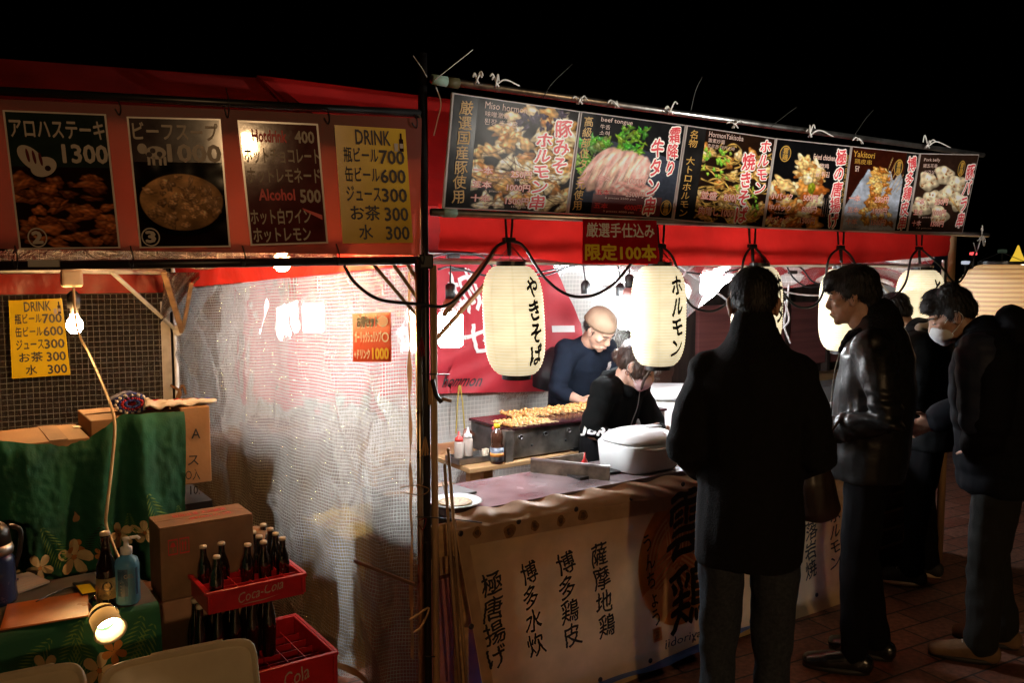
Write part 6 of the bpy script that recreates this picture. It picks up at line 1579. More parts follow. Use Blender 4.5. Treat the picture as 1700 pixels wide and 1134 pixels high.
def skin_mat():
    m = mat("skin", (.52, .30, .21), .45, var=.10, scale=30, bump=.04, bscale=300)
    b = [n for n in m.node_tree.nodes if n.type == 'BSDF_PRINCIPLED'][0]
    b.inputs["Subsurface Weight"].default_value = .15; b.inputs["Subsurface Radius"].default_value = (.012, .005, .003); return m
M_skin = skin_mat()
M_hair = mat("black_hair", (.008, .007, .006), .6, var=.4, scale=120, bump=.5, bscale=160, stretch=(1, 1, .15))
M_hairb = mat("brown_hair", (.045, .020, .010), .42, var=.4, scale=120, bump=.5, bscale=160, stretch=(1, 1, .15))
M_lash = mat("dark_lash", (.02, .012, .01), .5, var=0)
M_eye2 = mat("eye_white", (.60, .56, .52), .2, var=0)
M_lip = mat("lip", (.40, .16, .13), .4, var=.1)

def hand(mb, W, d, nrm, side, curl):
    d = Vector(d).normalized(); nrm = Vector(nrm); nrm = (nrm - d * nrm.dot(d)).normalized(); s = d.cross(nrm) * side
    etube(mb, [W - d * .02, W + d * .03, W + d * .088], [(.025, .019), (.038, .0155), (.041, .012)], s, 12)
    for off, ln in ((.032, .072), (.011, .080), (-.0105, .075), (-.031, .060)):
        b = W + d * .085 + s * off; pts = [b - d * .02, b]; ang = 0; dd = d + s * off * 1.2
        for q_ in (.45, .31, .24):
            ang += curl; u = (dd * cos(ang) + nrm * sin(ang)).normalized(); pts.append(pts[-1] + u * ln * q_)
        etube(mb, pts, [.0078, .0080, .0076, .0070, .0062], s, 8)
    b = W + d * .022 + s * .030; u1 = (d * .55 + s * .75 + nrm * .25).normalized(); u2 = (d * .85 + s * .35 + nrm * .35).normalized()
    etube(mb, [b - u1 * .015, b + u1 * .034, b + u1 * .034 + u2 * .030], [.0115, .0095, .0075], nrm, 8)

def head_parts(mb, H, neck0, face_d=1.):
    B = lambda c, r: blob(mb, c, r, H)
    B((0, -.014, .036), (.075, .094, .084)); B((0, .018, -.022), (.064, .072, .086)); B((0, .036, -.074), (.049, .050, .036)); B((0, .066, -.097), (.024, .019, .017))
    B((0, .072, .024), (.052, .020, .013)); B((0, .088, -.061), (.024, .0095, .0055)); B((0, .086, -.0725), (.021, .010, .0062)); B((0, .080, -.067), (.030, .014, .016))
    etube(mb, [H @ Vector((0, .082, .016)), H @ Vector((0, .092, -.006)), H @ Vector((0, .104, -.030))], [(.009, .009), (.0105, .010), (.0125, .011)])
    B((0, .095, -.036), (.018, .013, .0095))
    for s in (-1, 1):
        B((s * .044, .056, -.018), (.022, .022, .018)); B((s * .0735, -.006, -.008), (.0085, .020, .033)); B((s * .079, -.012, .004), (.008, .014, .022)); B((s * .031, .074, .001), (.015, .010, .009))
    etube(mb, [H @ Vector((0, -.022, -.03)), H @ Vector((0, -.026, -.10)), neck0], [(.054, .058), (.055, .058), (.064, .062)])

def mat_head(pos, yaw=0., pitch=0., roll=0.):
    return Matrix.Translation(pos) @ Matrix.Rotation(yaw, 4, 'Z') @ Matrix.Rotation(-pitch, 4, 'X') @ Matrix.Rotation(roll, 4, 'Y')
def sm(a, b, x): t = max(0, min(1, (x - a) / (b - a))); return t * t * (3 - 2 * t)
def folds(k, amp, zs=.45, seed=0., bands=()):
    """cloth creases; bands = (centre, radius, amplitude, frequency, direction) gathers the cloth at elbows and cuffs"""
    def f(c):
        d = amp * (noise.noise(Vector((c.x * k + seed, c.y * k, c.z * k * zs))) + .5 * noise.noise(Vector((c.x * k * 2.3, c.y * k * 2.3 + seed, c.z * k * 2.0 * zs))))
        for ce, ra, am, fq, di in bands:
            q_ = (c - ce).length
            if q_ < ra: d += am * (1 - q_ / ra) * sin((c - ce).dot(di) * fq + 2.2 * noise.noise(c * 14))
        return d
    return f

HAIR = {
 'under_cap': [((0, -.058, .008), (.070, .050, .050)), ((-.066, -.012, .004), (.010, .026, .030)), ((.066, -.012, .004), (.010, .026, .030))],
 'crop': [((0, -.018, .050), (.075, .096, .074)), ((0, -.055, .012), (.064, .054, .058)), ((0, .05, .072), (.058, .040, .036)), ((-.058, -.03, .030), (.015, .042, .034)), ((.058, -.03, .030), (.015, .042, .034))],
 'bowl': [((0, -.012, .062), (.090, .108, .080)), ((0, -.058, .018), (.082, .066, .078)), ((0, .058, .078), (.076, .056, .046)), ((0, .090, .058), (.058, .024, .034)), ((-.070, -.015, .030), (.019, .060, .048)), ((.070, -.015, .030), (.019, .060, .048)), ((0, -.07, -.02), (.066, .04, .05))],
 'messy': [((0, -.012, .058), (.086, .106, .078)), ((0, -.058, .018), (.078, .062, .068)), ((0, .062, .078), (.068, .046, .040)), ((.02, .03, .115), (.05, .05, .03)), ((-.03, -.03, .118), (.05, .05, .03)), ((-.068, -.015, .020), (.018, .052, .044)), ((.068, -.015, .020), (.018, .052, .044))],
 'tied': [((0, -.018, .046), (.082, .102, .080)), ((0, -.05, .01), (.076, .062, .07)), ((-.062, .02, .01), (.022, .052, .065)), ((.062, .02, .01), (.022, .052, .065)), ((0, .055, .065), (.068, .046, .046)), ((0, -.105, .0), (.036, .034, .040)), ((0, -.09, .02), (.025, .04, .025))],
}
def person(label, loc, yaw, J, top, bottom, hair='crop', scale=1., mask=None, cap=None, glasses=False, hair_m=None, shoes=None, curl=.5, palm=None, extra=None, facing_eyes=True, group="people at the food stalls"):
    """J: joints in the person's own frame (x right, y ahead, z up)."""
    t = thing("person", Vector((loc[0], loc[1], 0)), label, "person", group, yaw); t.scale = (scale,) * 3
    V = {k: Vector(v) for k, v in J.items() if k not in ('head_rot',)}
    H = mat_head(V['head'], *J.get('head_rot', (0, 0, 0)))
    mb = MB()
    head_parts(mb, H, V['neck'])
    sp = V['neck'] - V['pelvis']
    etube(mb, [V['pelvis'], V['pelvis'].lerp(V['neck'], .35), V['pelvis'].lerp(V['neck'], .72), V['neck'] - sp * .04], [(.125, .075), (.10, .06), (.09, .055), (.06, .055)])
    for s in 'LR':
        sgn = -1 if s == 'L' else 1
        etube(mb, [V['neck'] - sp * .12, V['sh' + s]], [.045, .042]); etube(mb, [V['sh' + s], V['el' + s].lerp(V['sh' + s], .45), V['el' + s]], [.046, .042, .036])
        etube(mb, [V['el' + s], V['el' + s].lerp(V['wr' + s], .3), V['wr' + s]], [.036, .037, .025])
        fd = V.get('hd' + s, V['wr' + s] - V['el' + s]); pn = (palm or {}).get(s, (-sgn, 0, 0))
        hand(mb, V['wr' + s], fd, pn, -sgn if (palm or {}).get(s + 'f') else sgn, curl)
        hp = V['pelvis'] + Vector((sgn * .085, 0, -.02))
        etube(mb, [hp, V['kn' + s].lerp(hp, .5), V['kn' + s]], [.078, .068, .050]); etube(mb, [V['kn' + s], V['kn' + s].lerp(V['an' + s], .3), V['an' + s]], [.048, .052, .036])
        etube(mb, [V['an' + s], V['an' + s] + Vector((0, .06, -.035)), V['an' + s] + Vector((0, .14, -.045))], [.036, (.035, .03), (.035, .018)])
    put("body", fuse(mb, .0052, 3), M_skin, t)
    # face
    if facing_eyes:
        for s in (-1, 1):
            e = MB(); e.tube(catmull([H @ Vector((s * .016, .0855, .000)), H @ Vector((s * .031, .0875, -.0015)), H @ Vector((s * .047, .0775, -.001))], 5), [.0012] + [.0022] * 9 + [.0012], 6); e.build("eyelid_line", M_lash, t, True, local=True)
            e = MB(); blob(e, (s * .031, .0785, -.0035), (.011, .0065, .0042), H); e.build("eye", M_eye2, t, True, local=True)
            e = MB(); e.tube(catmull([H @ Vector((s * .013, .0915, .021)), H @ Vector((s * .032, .0905, .027)), H @ Vector((s * .054, .074, .022))], 5), [.002] + [.0034] * 9 + [.0015], 6); e.build("eyebrow", M_hair, t, True, local=True)
        e = MB(); blob(e, (0, .0915, -.0665), (.020, .0078, .0065), H); e.build("lips", M_lip, t, True, local=True)
    hm = hair_m or M_hair
    if hair:
        mb = MB()
        hk = .93 if hair in ('bowl', 'messy') else 1.
        for c, r in HAIR[hair]: blob(mb, c, tuple(x * hk for x in r), H, 18)
        Hi = H.inverted()
        def hd(c):
            q_ = Hi @ c; th = math.atan2(q_.x, q_.y); return .0035 * noise.noise(Vector((th * 9, q_.z * 18, q_.y * 20))) + .0025 * noise.noise(Vector((q_.x * 160, q_.y * 160, q_.z * 40)))
        hme = fuse(mb, .0052, 3, hd)
        nv = len(hme.vertices); co = np.empty(nv * 3, np.float32); no = np.empty(nv * 3, np.float32); hme.vertices.foreach_get("co", co); hme.vertices.foreach_get("normal", no)
        co = co.reshape(-1, 3); no = no.reshape(-1, 3); rs = random.Random(len(label)); lm = MB()
        crown = H @ Vector((0, -.04, .14)); fwd = (H.to_3x3() @ Vector((0, 1, 0)))
        for _ in range(2600):
            k = rs.randrange(nv); p_ = Vector(co[k].tolist()); n_ = Vector(no[k].tolist())
            if (Hi @ p_).z < .0 and rs.random() < .5: continue
            d_ = (p_ - crown) + Vector((0, 0, -.05)) + fwd * .02 + Vector((rs.gauss(0, .03), rs.gauss(0, .03), rs.gauss(0, .02)))
            d_ = d_ - n_ * d_.dot(n_)
            if d_.length < .01: continue
            d_.normalize(); sd = n_.cross(d_) * rs.uniform(.0006, .0013); L_ = rs.uniform(.016, .034)
            a0, a1, a2 = p_ - n_ * .001, p_ + d_ * L_ * .5 + n_ * .0035, p_ + d_ * L_ + n_ * rs.uniform(-.001, .004)
            lm.add([a0 - sd, a0 + sd, a1 + sd, a1 - sd, a2], [(0, 1, 2, 3), (3, 2, 4)])
        bm = bmesh.new(); bm.from_mesh(hme); tmp = lm.mesh("locks", []); bm.from_mesh(tmp); bm.to_mesh(hme); bm.free(); bpy.data.meshes.remove(tmp)
        hme.polygons.foreach_set("use_smooth", [True] * len(hme.polygons))
        put("hair", hme, hm, t)
    if cap:
        mb = MB()
        blob(mb, (0, -.014, .066), (.086, .108, .078), H, 20); blob(mb, (0, -.035, .050), (.085, .092, .05), H, 20)
        put("cap", fuse(mb, .006, 5, folds(14, .0025)), cap, t)
        mb = MB(); mb.tube([H @ Vector((.0865 * sin(a_k), -.018 + .1075 * cos(a_k), .040 + .008 * cos(a_k))) for a_k in [2 * pi * i / 28 for i in range(29)]], .0045, 6); mb.build("cap_band", mat("cap_band_cloth", (.16, .095, .055), .9), t, True, local=True)
    if mask:
        mb = MB(); blob(mb, (0, .052, -.055), (.058, .058, .050), H, 20); blob(mb, (0, .088, -.045), (.026, .026, .036), H, 16); blob(mb, (0, .062, -.088), (.036, .030, .024), H)
        put("face_mask", fuse(mb, .005, 5, folds(40, .0012)), mask, t)
        for s in (-1, 1): MB().tube(catmull([H @ Vector((s * .056, .068, -.030)), H @ Vector((s * .074, .015, .012)), H @ Vector((s * .083, -.012, .022)), H @ Vector((s * .081, -.024, -.02)), H @ Vector((s * .056, .052, -.075))], 5), .0016, 5).build("mask_loop", M_white, t, local=True)
    if glasses:
        for s in (-1, 1):
            MB().tube([H @ Vector((s * .033 + .024 * cos(a) , .096 - .006 * abs(cos(a)), .002 + .019 * sin(a))) for a in [2 * pi * i / 16 for i in range(17)]], .0016, 5).build("glasses_rim", M_lash, t, local=True)
            MB().tube([H @ Vector((s * .057, .090, .008)), H @ Vector((s * .083, -.005, .012))], .0016, 5).build("glasses_temple", M_lash, t, local=True)
    # clothes
    for nm, tubes, m, vox, dsp in top: 
        mb = MB()
        for tb_ in tubes: etube(mb, *tb_)
        if nm == top[0][0]:
            for s in 'LR': etube(mb, [V['neck'] - sp * .07, V['neck'].lerp(V['sh' + s], .55) - sp * .05, V['sh' + s]], [.066, .072, .074])
        put(nm, fuse(mb, vox, 4, dsp), m, t)
    nm, m, thick, dsp = bottom
    mb = MB()
    etube(mb, [V['pelvis'] + Vector((0, 0, .10)), V['pelvis'], V['pelvis'] - Vector((0, 0, .07))], [(.16, .115), (.165, .12), (.15, .11)])
    for s in 'LR':
        sgn = -1 if s == 'L' else 1; hp = V['pelvis'] + Vector((sgn * .085, 0, -.03))
        etube(mb, [hp, V['kn' + s].lerp(hp, .5), V['kn' + s], V['kn' + s].lerp(V['an' + s], .5), V['an' + s] + Vector((0, 0, .0))], [(.092 * thick, .100 * thick), .086 * thick, .070 * thick, .064 * thick, .062 * thick])
    put(nm, fuse(mb, .009, 3, dsp or folds(9, .010, .6, 3)), m, t)
    for s in 'LR':
        a = V['an' + s]; sm_ = shoes or M_black; sgn = -1 if s == 'L' else 1
        fw = Vector((sgn * .12, 1, 0)).normalized(); base = Vector((a.x, a.y, a.z - .08))
        mb = MB()
        etube(mb, [base - fw * .05 + Z * .045, base + fw * .03 + Z * .05, base + fw * .11 + Z * .042, base + fw * .185 + Z * .034], [(.038, .044), (.042, .050), (.048, .040), (.040, .028)], fw.cross(Z))
        etube(mb, [base + Z * .04, base + Z * .10 - fw * .005], [(.042, .048), (.042, .046)])
        me = fuse(mb, .006, 4); so = put("shoe", me, sm_, t)
        mb = MB(); n = 30; lo, hi = [], []
        for i in range(n):
            b = 2 * pi * i / n; y = .070 + .135 * cos(b); x = (.046 + .006 * cos(b - .5)) * sin(b) * (1 - .12 * cos(b))
            p_ = base + fw * y + fw.cross(Z) * x; lo.append(p_ + Z * .004); hi.append(p_ + Z * .026)
        mb.add(lo + hi, [tuple(reversed(range(n))), tuple(range(n, 2 * n))] + [(i, (i + 1) % n, n + (i + 1) % n, n + i) for i in range(n)]); so2 = mb.build("sole", (shoes_sole.get(sm_.name, M_black)), so, True, local=True)
        mb = MB()
        for k in range(4): c = base + fw * (.055 + .018 * k) + Z * (.098 - .010 * k); mb.tube([c - fw.cross(Z) * .018 + Z * -.004, c + Z * .002, c + fw.cross(Z) * .018 + Z * -.004], .0022, 5)
        mb.build("lace", M_tie if "sneaker" in sm_.name or "tan" in sm_.name else M_cord, so, local=True)
    if extra: extra(t, V, H)
    return t
shoes_sole = {}

def legs(pz=.93, gap=.09, kl=(0, 0), kr=(0, 0), al=(0, 0), ar=(0, 0)):
    return dict(pelvis=(0, 0, pz), knL=(-gap + kl[0], .03 + kl[1], .49), knR=(gap + kr[0], .03 + kr[1], .49), anL=(-gap - .01 + al[0], -.01 + al[1], .085), anR=(gap + .01 + ar[0], -.01 + ar[1], .085))

M_coat = mat("black_wool", (.006, .006, .0065), .9, var=.3, scale=60, bump=.25, bscale=220, spec=.2)
M_leather = mat("black_leather", (.009, .0095, .010), .40, var=.25, scale=40, bump=.12, bscale=70, spec=.34)
M_shear = mat("black_fleece", (.008, .008, .008), .95, var=.3, bump=.8, bscale=120, spec=.1)
M_jean = mat("grey_blue_denim", (.035, .042, .050), .9, var=.25, scale=90, bump=.2, bscale=200, spec=.2)
M_dpant = mat("black_trousers", (.006, .006, .007), .9, var=.2, spec=.08)
M_puff = mat("navy_black_puffer", (.006, .007, .010), .8, var=.2, scale=8, spec=.12)
M_navyp = mat("navy_puffer_panel", (.012, .020, .048), .7, var=.2, scale=8, bump=.3, bscale=20)
M_sweat = mat("dark_navy_sweatshirt", (.009, .013, .023), .9, var=.2, spec=.12, bump=.1, bscale=150)
M_fleece = mat("black_hooded_fleece", (.0045, .005, .005), .9, var=.2, spec=.1, bump=.15, bscale=140)
M_shoe = mat("polished_black_leather", (.008, .0075, .0075), .24, var=.2, spec=.7, coat=.5)
M_boot = mat("tan_suede_boot", (.20, .115, .055), .8, var=.25, bump=.2, bscale=90)
M_sneak = mat("black_canvas_sneaker", (.02, .019, .018), .7, var=.2)
M_sole = mat("cream_rubber_sole", (.55, .40, .26), .6, var=.15); M_bsole = mat("dark_sole", (.02, .018, .016), .6)
shoes_sole.update({M_boot.name: M_bsole, M_sneak.name: M_sole, M_shoe.name: M_bsole})

# ---- the man in the long coat, back to the viewer
c = P(1247, 700, 2.80)
J = legs(.93, .085); J.update(neck=(0, -.01, 1.46), head=(0, .035, 1.592), head_rot=(.04, .10, 0), shL=(-.150, 0, 1.365), shR=(.150, 0, 1.365),
     elL=(-.205, -.05, 1.12), elR=(.205, -.05, 1.12), wrL=(-.125, .20, 1.01), wrR=(.125, .22, 1.03))
VV = {k: Vector(v) for k, v in J.items() if k != 'head_rot'}
coat = [([(0, 0, .755), (0, 0, .87), (0, 0, 1.0), (0, 0, 1.18), (0, -.01, 1.34), (0, -.015, 1.42), (0, -.01, 1.47)], [(.172, .150), (.172, .155), (.165, .148), (.172, .15), (.180, .145), (.140, .115), (.092, .085)], None, 20, .08)]
for s in 'LR':
    sh, el, wr = VV['sh' + s], VV['el' + s], VV['wr' + s]
    coat += [([sh + Vector((-.03 if s == 'R' else .03, 0, -.005)), sh.lerp(el, .45), el, el.lerp(wr, .55), el.lerp(wr, .93)], [.080, .074, .068, .062, .056])]
collar = [([(0, -.012, 1.44), (0, -.008, 1.50), (0, -.004, 1.545)], [(.096, .090), (.080, .078), (.068, .072)])]
person("man seen from behind in a long black wool overcoat with grey jeans", (c.x, c.y), radians(-12), J,
       [("overcoat", coat, M_coat, .009, folds(6, .012, .5, 1, [(VV['elL'], .16, .006, 70, Vector((.3, .2, 1))), (VV['elR'], .16, .006, 70, Vector((-.3, .2, 1)))])), ("collar", collar, M_coat, .007, folds(9, .006, 1.4, 2))],
       ("jeans", M_jean, .92, folds(11, .010, .8, 3)), 'crop', 1.0, shoes=M_boot)
# ---- the man in the leather jacket, in profile
c = P(1447, 700, 3.62)
def lbag(t, V, H): pass
J = legs(.92, .085, al=(.0, .04), kl=(0, .01), ar=(0, -.04), kr=(0, -.01)); J.update(neck=(0, .0, 1.45), head=(0, .090, 1.588), head_rot=(.02, .12, 0), shL=(-.185, -.005, 1.40), shR=(.185, -.005, 1.40),
     elL=(-.255, -.07, 1.12), elR=(.24, -.03, 1.13), wrL=(-.17, .19, 1.035), wrR=(.13, .20, 1.04))
VV = {k: Vector(v) for k, v in J.items() if k != 'head_rot'}
jk = [([(0, .01, .84), (0, .01, .90), (0, .0, 1.05), (0, -.01, 1.22), (0, -.015, 1.35), (0, -.01, 1.42), (0, .0, 1.47)], [(.195, .150), (.195, .155), (.195, .160), (.200, .160), (.205, .150), (.160, .120), (.09, .09)], None, 20, .10)]
bands = []
for s in 'LR':
    sh, el, wr = VV['sh' + s], VV['el' + s], VV['wr' + s]
    jk += [([sh + Vector((-.03 if s == 'R' else .03, 0, 0)), sh.lerp(el, .45), el, el.lerp(wr, .55), el.lerp(wr, .95)], [.088, .080, .072, .064, .052])]
    bands += [(el, .17, .010, 95, (el - sh).normalized() + (wr - el).normalized() * .4), (el.lerp(wr, .7), .13, .008, 120, (wr - el).normalized()), (sh, .15, .006, 60, Vector((.4, .6, .6)))]
col = [([(0, -.025, 1.43), (0, -.028, 1.495), (0, -.022, 1.53)], [(.106, .090), (.094, .080), (.082, .066)]), ([(-.06, .02, 1.44), (-.045, .085, 1.42), (-.02, .12, 1.36)], [.034, .032, .022]), ([(.06, .02, 1.44), (.045, .085, 1.42), (.02, .12, 1.36)], [.034, .032, .022])]
def zipx(t, V, H):
    MB().tube(catmull([Vector((0, .128, 1.38)), Vector((0, .155, 1.25)), Vector((0, .166, 1.05)), Vector((0, .160, .90))], 6), .0028, 5).build("zip", M_steel, t, local=True)
person("young man in a shiny black leather jacket with fleece collar, face in profile", (c.x, c.y), radians(64), J,
       [("leather_jacket", jk, M_leather, .0075, folds(7, .010, .7, 5, bands)), ("fleece_collar", col, M_shear, .007, folds(30, .006, 1, 6))],
       ("trousers", M_dpant, .90, folds(10, .008, .7, 8)), 'bowl', 1.0, shoes=M_shoe, extra=zipx)
# his shoulder bag
bc = P(1352, 800, 3.30)
t = thing("shoulder_bag", Vector((bc.x, bc.y, bc.z - .14)), "dark brown leather bag with small gold rings between the two standing men", "bag")
mb = MB(); etube(mb, [bc + Vector((.02, 0, -.12)), bc, bc + Vector((-.005, 0, .06))], [(.085, .05), (.08, .045), (.06, .03)]); me = fuse(mb, .007, 4, folds(12, .006)); me.materials.clear(); me.materials.append(mat("dark_brown_leather", (.022, .011, .007), .4, var=.3)); me.name = "bag"; link_mesh("bag", me, t)
M_brass = mat("brass", (.70, .42, .16), .25, 1., var=.1)
for x, y in ((1347, 761), (1335, 757), (1340, 778)):
    cc = P(x, y, 3.235); MB().tube([cc + Vector((cos(a) * .012, 0, sin(a) * .012)) for a in [2 * pi * i / 16 for i in range(17)]], .0028, 6).build("ring", M_brass, t)
MB().tube(catmull([P(1347, 765, 3.24), P(1362, 740, 3.32), P(1400, 690, 3.45)], 5), .006, 6).build("strap", MATS["dark_brown_leather"], t)
# ---- man in the puffer jacket, bending to the left
c = P(1655, 900, 3.72)
J = legs(.90, .10, al=(0, .05), ar=(0, -.03)); J.update(neck=(0, .10, 1.40), head=(0, .215, 1.495), head_rot=(.25, .42, .05), shL=(-.19, .06, 1.36), shR=(.19, .06, 1.36),
     elL=(-.25, .05, 1.08), elR=(.25, .08, 1.09), wrL=(-.14, .09, .93), wrR=(.15, .28, 1.0))
VV = {k: Vector(v) for k, v in J.items() if k != 'head_rot'}
def puff(c): return .007 * abs(sin(c.z * 34 + .8 * noise.noise(c * 5))) + .006 * noise.noise(c * 16)
pj = [([(0, .0, .76), (0, .0, .86), (0, .0, 1.0), (0, .03, 1.18), (0, .05, 1.32), (0, .07, 1.39), (0, .09, 1.43)], [(.195, .165), (.205, .18), (.205, .185), (.215, .185), (.215, .165), (.17, .13), (.10, .09)], None, 20, .12)]
for s in 'LR':
    sh, el, wr = VV['sh' + s], VV['el' + s], VV['wr' + s]
    pj += [([sh + Vector((-.03 if s == 'R' else .03, 0, 0)), sh.lerp(el, .45), el, el.lerp(wr, .55), el.lerp(wr, .92)], [.10, .094, .086, .078, .062])]
hood = [([(0, -.03, 1.40), (0, -.04, 1.46), (0, .0, 1.50)], [(.135, .085), (.14, .085), (.105, .06)]), ([(-.11, .04, 1.42), (-.075, .12, 1.41), (-.03, .17, 1.37)], [.045, .042, .032]), ([(.11, .04, 1.42), (.075, .12, 1.41), (.03, .17, 1.37)], [.045, .042, .032])]
panel = [([VV['shL'] + Vector((.01, .03, .0)), VV['shL'].lerp(VV['elL'], .5) + Vector((0, .03, 0)), VV['elL'] + Vector((0, .03, 0))], [.098, .088, .078])]
person("stooping man in a black hooded puffer jacket and white mask, tan boots", (c.x, c.y), radians(60), J,
       [("puffer_jacket", pj, M_puff, .009, puff), ("hood", hood, M_puff, .008, folds(12, .008)), ("sleeve_panel", panel, M_navyp, .008, puff)],
       ("trousers", mat("dark_green_trousers", (.007, .0075, .006), .9, var=.3, bump=.15, bscale=150), 1.12, folds(9, .016, .9, 12)), 'messy', 1.0, mask=mat("white_face_mask", (.72, .74, .76), .7, var=.05), shoes=M_boot)
# ---- man with glasses and grey mask behind him
c = P(1536, 900, 4.62)
J = legs(.88, .09, al=(0, .06)); J.update(neck=(0, .10, 1.345), head=(0, .205, 1.445), head_rot=(.1, .48, 0), shL=(-.18, .05, 1.31), shR=(.18, .05, 1.31), elL=(-.25, .04, 1.04), elR=(.24, .05, 1.04), wrL=(-.15, .24, .95), wrR=(.12, .26, .97))
VV = {k: Vector(v) for k, v in J.items() if k != 'head_rot'}
dj = [([(0, .0, .76), (0, .0, .9), (0, .01, 1.04), (0, .03, 1.18), (0, .05, 1.29), (0, .08, 1.36)], [(.185, .145), (.195, .155), (.195, .155), (.20, .15), (.20, .135), (.10, .09)], None, 20, .12)]
for s in 'LR':
    sh, el, wr = VV['sh' + s], VV['el' + s], VV['wr' + s]
    dj += [([sh + Vector((-.03 if s == 'R' else .03, 0, 0)), sh.lerp(el, .45), el, el.lerp(wr, .9)], [.085, .078, .070, .056])]
scarf = [([(-.07, .06, 1.385), (-.02, .15, 1.37), (.03, .15, 1.37), (.08, .06, 1.385)], [.03, .032, .032, .03]), ([(-.075, .06, 1.385), (0, .0, 1.40), (.08, .06, 1.385)], [.03, .034, .03])]
person("man with thin glasses and a grey mask looking down before the right lantern", (c.x, c.y), radians(58), J,
       [("jacket", dj, mat("black_quilted_jacket", (.008, .009, .010), .8, var=.3, bump=.3, bscale=25, spec=.15), .009, puff), ("scarf", scarf, mat("pale_scarf", (.62, .58, .52), .9), .007, folds(25, .004))],
       ("trousers", M_dpant, .95, None), 'crop', 1.0, mask=mat("grey_face_mask", (.22, .22, .23), .8, var=.1), glasses=True, shoes=M_sneak)
# ---- person at the right edge with a raised hand
c = P(1792, 900, 4.25)
J = legs(.92, .09); J.update(neck=(0, .0, 1.45), head=(0, .06, 1.585), head_rot=(0, .15, 0), shL=(-.18, 0, 1.40), shR=(.18, 0, 1.40), elL=(-.20, .24, 1.47), elR=(.24, -.03, 1.12), wrL=(-.13, .20, 1.60), wrR=(.15, .18, 1.03), hdL=(.1, -.12, .5))
J['elL'] = (-.16, .225, 1.42); J['wrL'] = (-.12, .18, 1.575)
VV = {k: Vector(v) for k, v in J.items() if k != 'head_rot'}
ej = [([(0, .0, .80), (0, .0, .9), (0, .0, 1.05), (0, .0, 1.2), (0, -.01, 1.34), (0, .0, 1.45)], [(.185, .145), (.195, .15), (.195, .155), (.20, .15), (.20, .14), (.09, .09)])]
for s in 'LR':
    sh, el, wr = VV['sh' + s], VV['el' + s], VV['wr' + s]
    ej += [([sh + Vector((-.03 if s == 'R' else .03, 0, 0)), sh.lerp(el, .5), el, el.lerp(wr, .75)], [.088, .080, .072, .058])]
person("person cut by the right edge in a dark jacket, one hand raised to the head", (c.x, c.y), radians(60), J, [("jacket", ej, M_puff, .009, folds(8, .012))], ("trousers", M_dpant, 1., None), 'messy', 1.0, shoes=M_boot, palm={'L': (.6, -.6, 0)}, curl=.35)

# ---- the cook at the grill
c = RS(2.0, 1.66, 0)
J = legs(.86, .09); J.update(neck=(.0, .20, 1.245), head=(.03, .31, 1.325), head_rot=(.25, .62, .10), shL=(-.17, .13, 1.20), shR=(.18, .16, 1.19), elL=(-.21, .20, .96), elR=(.235, .18, .955), wrL=(-.12, .34, .93), wrR=(.19, .34, .915), hdR=(-.1, .6, -.3))
VV = {k: Vector(v) for k, v in J.items() if k != 'head_rot'}
cs = [([(0, .0, .78), (0, .0, .88), (0, .06, 1.02), (0, .12, 1.13), (0, .15, 1.19), (0, .19, 1.235)], [(.17, .13), (.175, .135), (.18, .14), (.195, .14), (.19, .12), (.085, .08)])]
for s, k in (('L', .9), ('R', .45)):
    sh, el, wr = VV['sh' + s], VV['el' + s], VV['wr' + s]
    cs += [([sh + Vector((-.03 if s == 'R' else .03, 0, 0)), sh.lerp(el, .45), el, el.lerp(wr, k)], [.078, .072, .064, .052])]
def crest(t, V, H):
    p = Print(Quad(Vector((-.055, .285, 1.13)), Vector((-.105, .262, 1.13)), Vector((-.105, .235, 1.06)), Vector((-.055, .258, 1.06)))); p.chars("鳥", 0, 0, 1, .7, M_white, .03, .006, 1.); p.fill(.2, .72, .8, .95, M_white, .006); p.mb.build("print", p.inks, t, local=True)
person("cook in a dark navy sweatshirt and beige cap bending over the skewer grill", (c.x, c.y), radians(-148), J, [("sweatshirt", cs, M_sweat, .0075, folds(8, .012, .7, 20, [(VV['elR'], .14, .006, 80, Vector((0, .3, 1)))]))],
       ("trousers", M_dpant, 1., None), 'under_cap', 1.0, cap=mat("beige_cap", (.32, .21, .135), .85, var=.1), extra=crest, curl=.45)
# ---- the masked woman behind the rice cooker
c = RS(1.50, .74, 0)
J = legs(.84, .085); J.update(neck=(.0, .125, 1.13), head=(.0, .185, 1.215), head_rot=(.42, .48, .0), shL=(-.145, .085, 1.085), shR=(.145, .085, 1.085), elL=(-.19, .16, .875), elR=(.205, .06, .885), wrL=(-.08, .31, .86), wrR=(.10, .25, .85))
VV = {k: Vector(v) for k, v in J.items() if k != 'head_rot'}
ws = [([(0, -.02, .66), (0, -.01, .78), (0, .01, .90), (0, .04, 1.0), (0, .075, 1.07), (0, .105, 1.12), (0, .13, 1.15)], [(.165, .13), (.165, .13), (.16, .125), (.165, .125), (.150, .105), (.09, .088), (.070, .072)])]
for s in 'LR':
    sh, el, wr = VV['sh' + s], VV['el' + s], VV['wr' + s]
    ws += [([sh + Vector((-.03 if s == 'R' else .03, 0, 0)), sh.lerp(el, .45), sh.lerp(el, .9)], [.060, .060, .064]), ([sh.lerp(el, .6), el, el.lerp(wr, .55), el.lerp(wr, .95)], [.052, .048, .044, .036])]
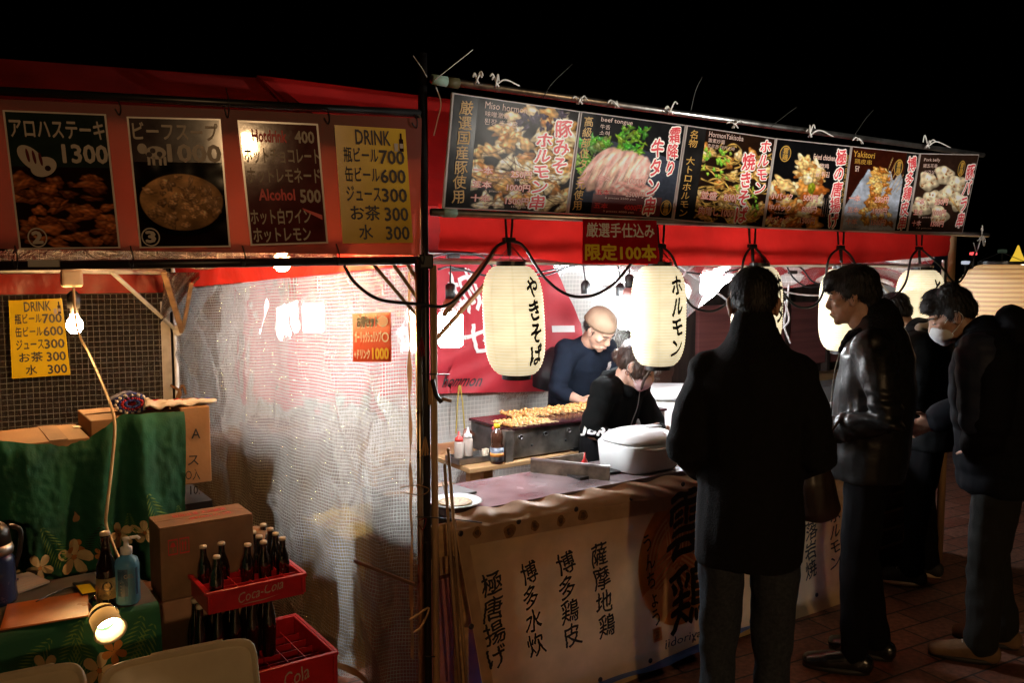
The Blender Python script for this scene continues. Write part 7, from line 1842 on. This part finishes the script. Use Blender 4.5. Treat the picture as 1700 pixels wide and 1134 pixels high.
wh = [([(0, .03, 1.10), (0, .045, 1.145), (0, .09, 1.155)], [(.11, .06), (.105, .055), (.085, .05)]), ([(-.08, .10, 1.11), (-.04, .18, 1.08)], [.036, .03]), ([(.08, .10, 1.11), (.04, .18, 1.08)], [.036, .03])]
def wtext(t, V, H):
    MB().tube(catmull([Vector((0, .205, 1.085)), Vector((0, .190, 1.0)), Vector((0, .150, .90)), Vector((0, .128, .78))], 6), .0025, 5).build("zip", M_grey, t, local=True)
    el, wr = V['elR'], V['wrR']; ax = (wr - el).normalized(); up = Vector((.75, .60, .30)); up = (up - ax * up.dot(ax)).normalized(); sd = ax.cross(up)
    p = Print(None)
    p.bend = lambda s, tt, h: el + ax * (-.04 + .22 * s) + (up * cos((tt - .5) * 1.6) + sd * sin((tt - .5) * 1.6)) * (.054 - .010 * s + h)
    p.line("JBRIO", .0, .15, .95, .85, M_white, .04, .004); p.mb.build("sleeve_print", p.inks, t, local=True)
    e = MB(); e.tube([H @ Vector((.082, -.012 + .002 * cos(a), -.040) ) + Vector((0, .010 * cos(a), .010 * sin(a))) for a in [2 * pi * i / 12 for i in range(13)]], .0018, 5); e.build("earring", M_brass, t, local=True)
    e = MB(); blob(e, (0, -.088, .012), (.032, .014, .032), H); e.build("hair_tie", mat("striped_hair_tie", (.55, .55, .56), .8, var=.7, scale=60), t, True, local=True)
    e = MB(); e.tube(catmull([H @ Vector((.055, .075, .03)), H @ Vector((.068, .075, -.03)), H @ Vector((.060, .085, -.085))], 5), [.010] * 5 + [.007] * 5 + [.003], 7); e.tube(catmull([H @ Vector((-.055, .075, .03)), H @ Vector((-.070, .075, -.03)), H @ Vector((-.066, .085, -.10))], 5), [.010] * 5 + [.008] * 5 + [.003], 7); e.build("side_lock", M_hairb, t, True, local=True)
person("woman in a black hooded fleece and pink mask bending behind the rice cooker", (c.x, c.y), radians(-135), J, [("fleece", ws, M_fleece, .0075, folds(9, .012, .7, 30, [(VV['elR'], .13, .006, 85, Vector((.3, .3, 1)))])), ("hood", wh, M_fleece, .008, folds(14, .008))],
       ("trousers", M_dpant, 1., None), 'tied', 1.0, mask=mat("pink_face_mask", (.66, .42, .42), .7, var=.05), hair_m=M_hairb, extra=wtext, curl=.6)
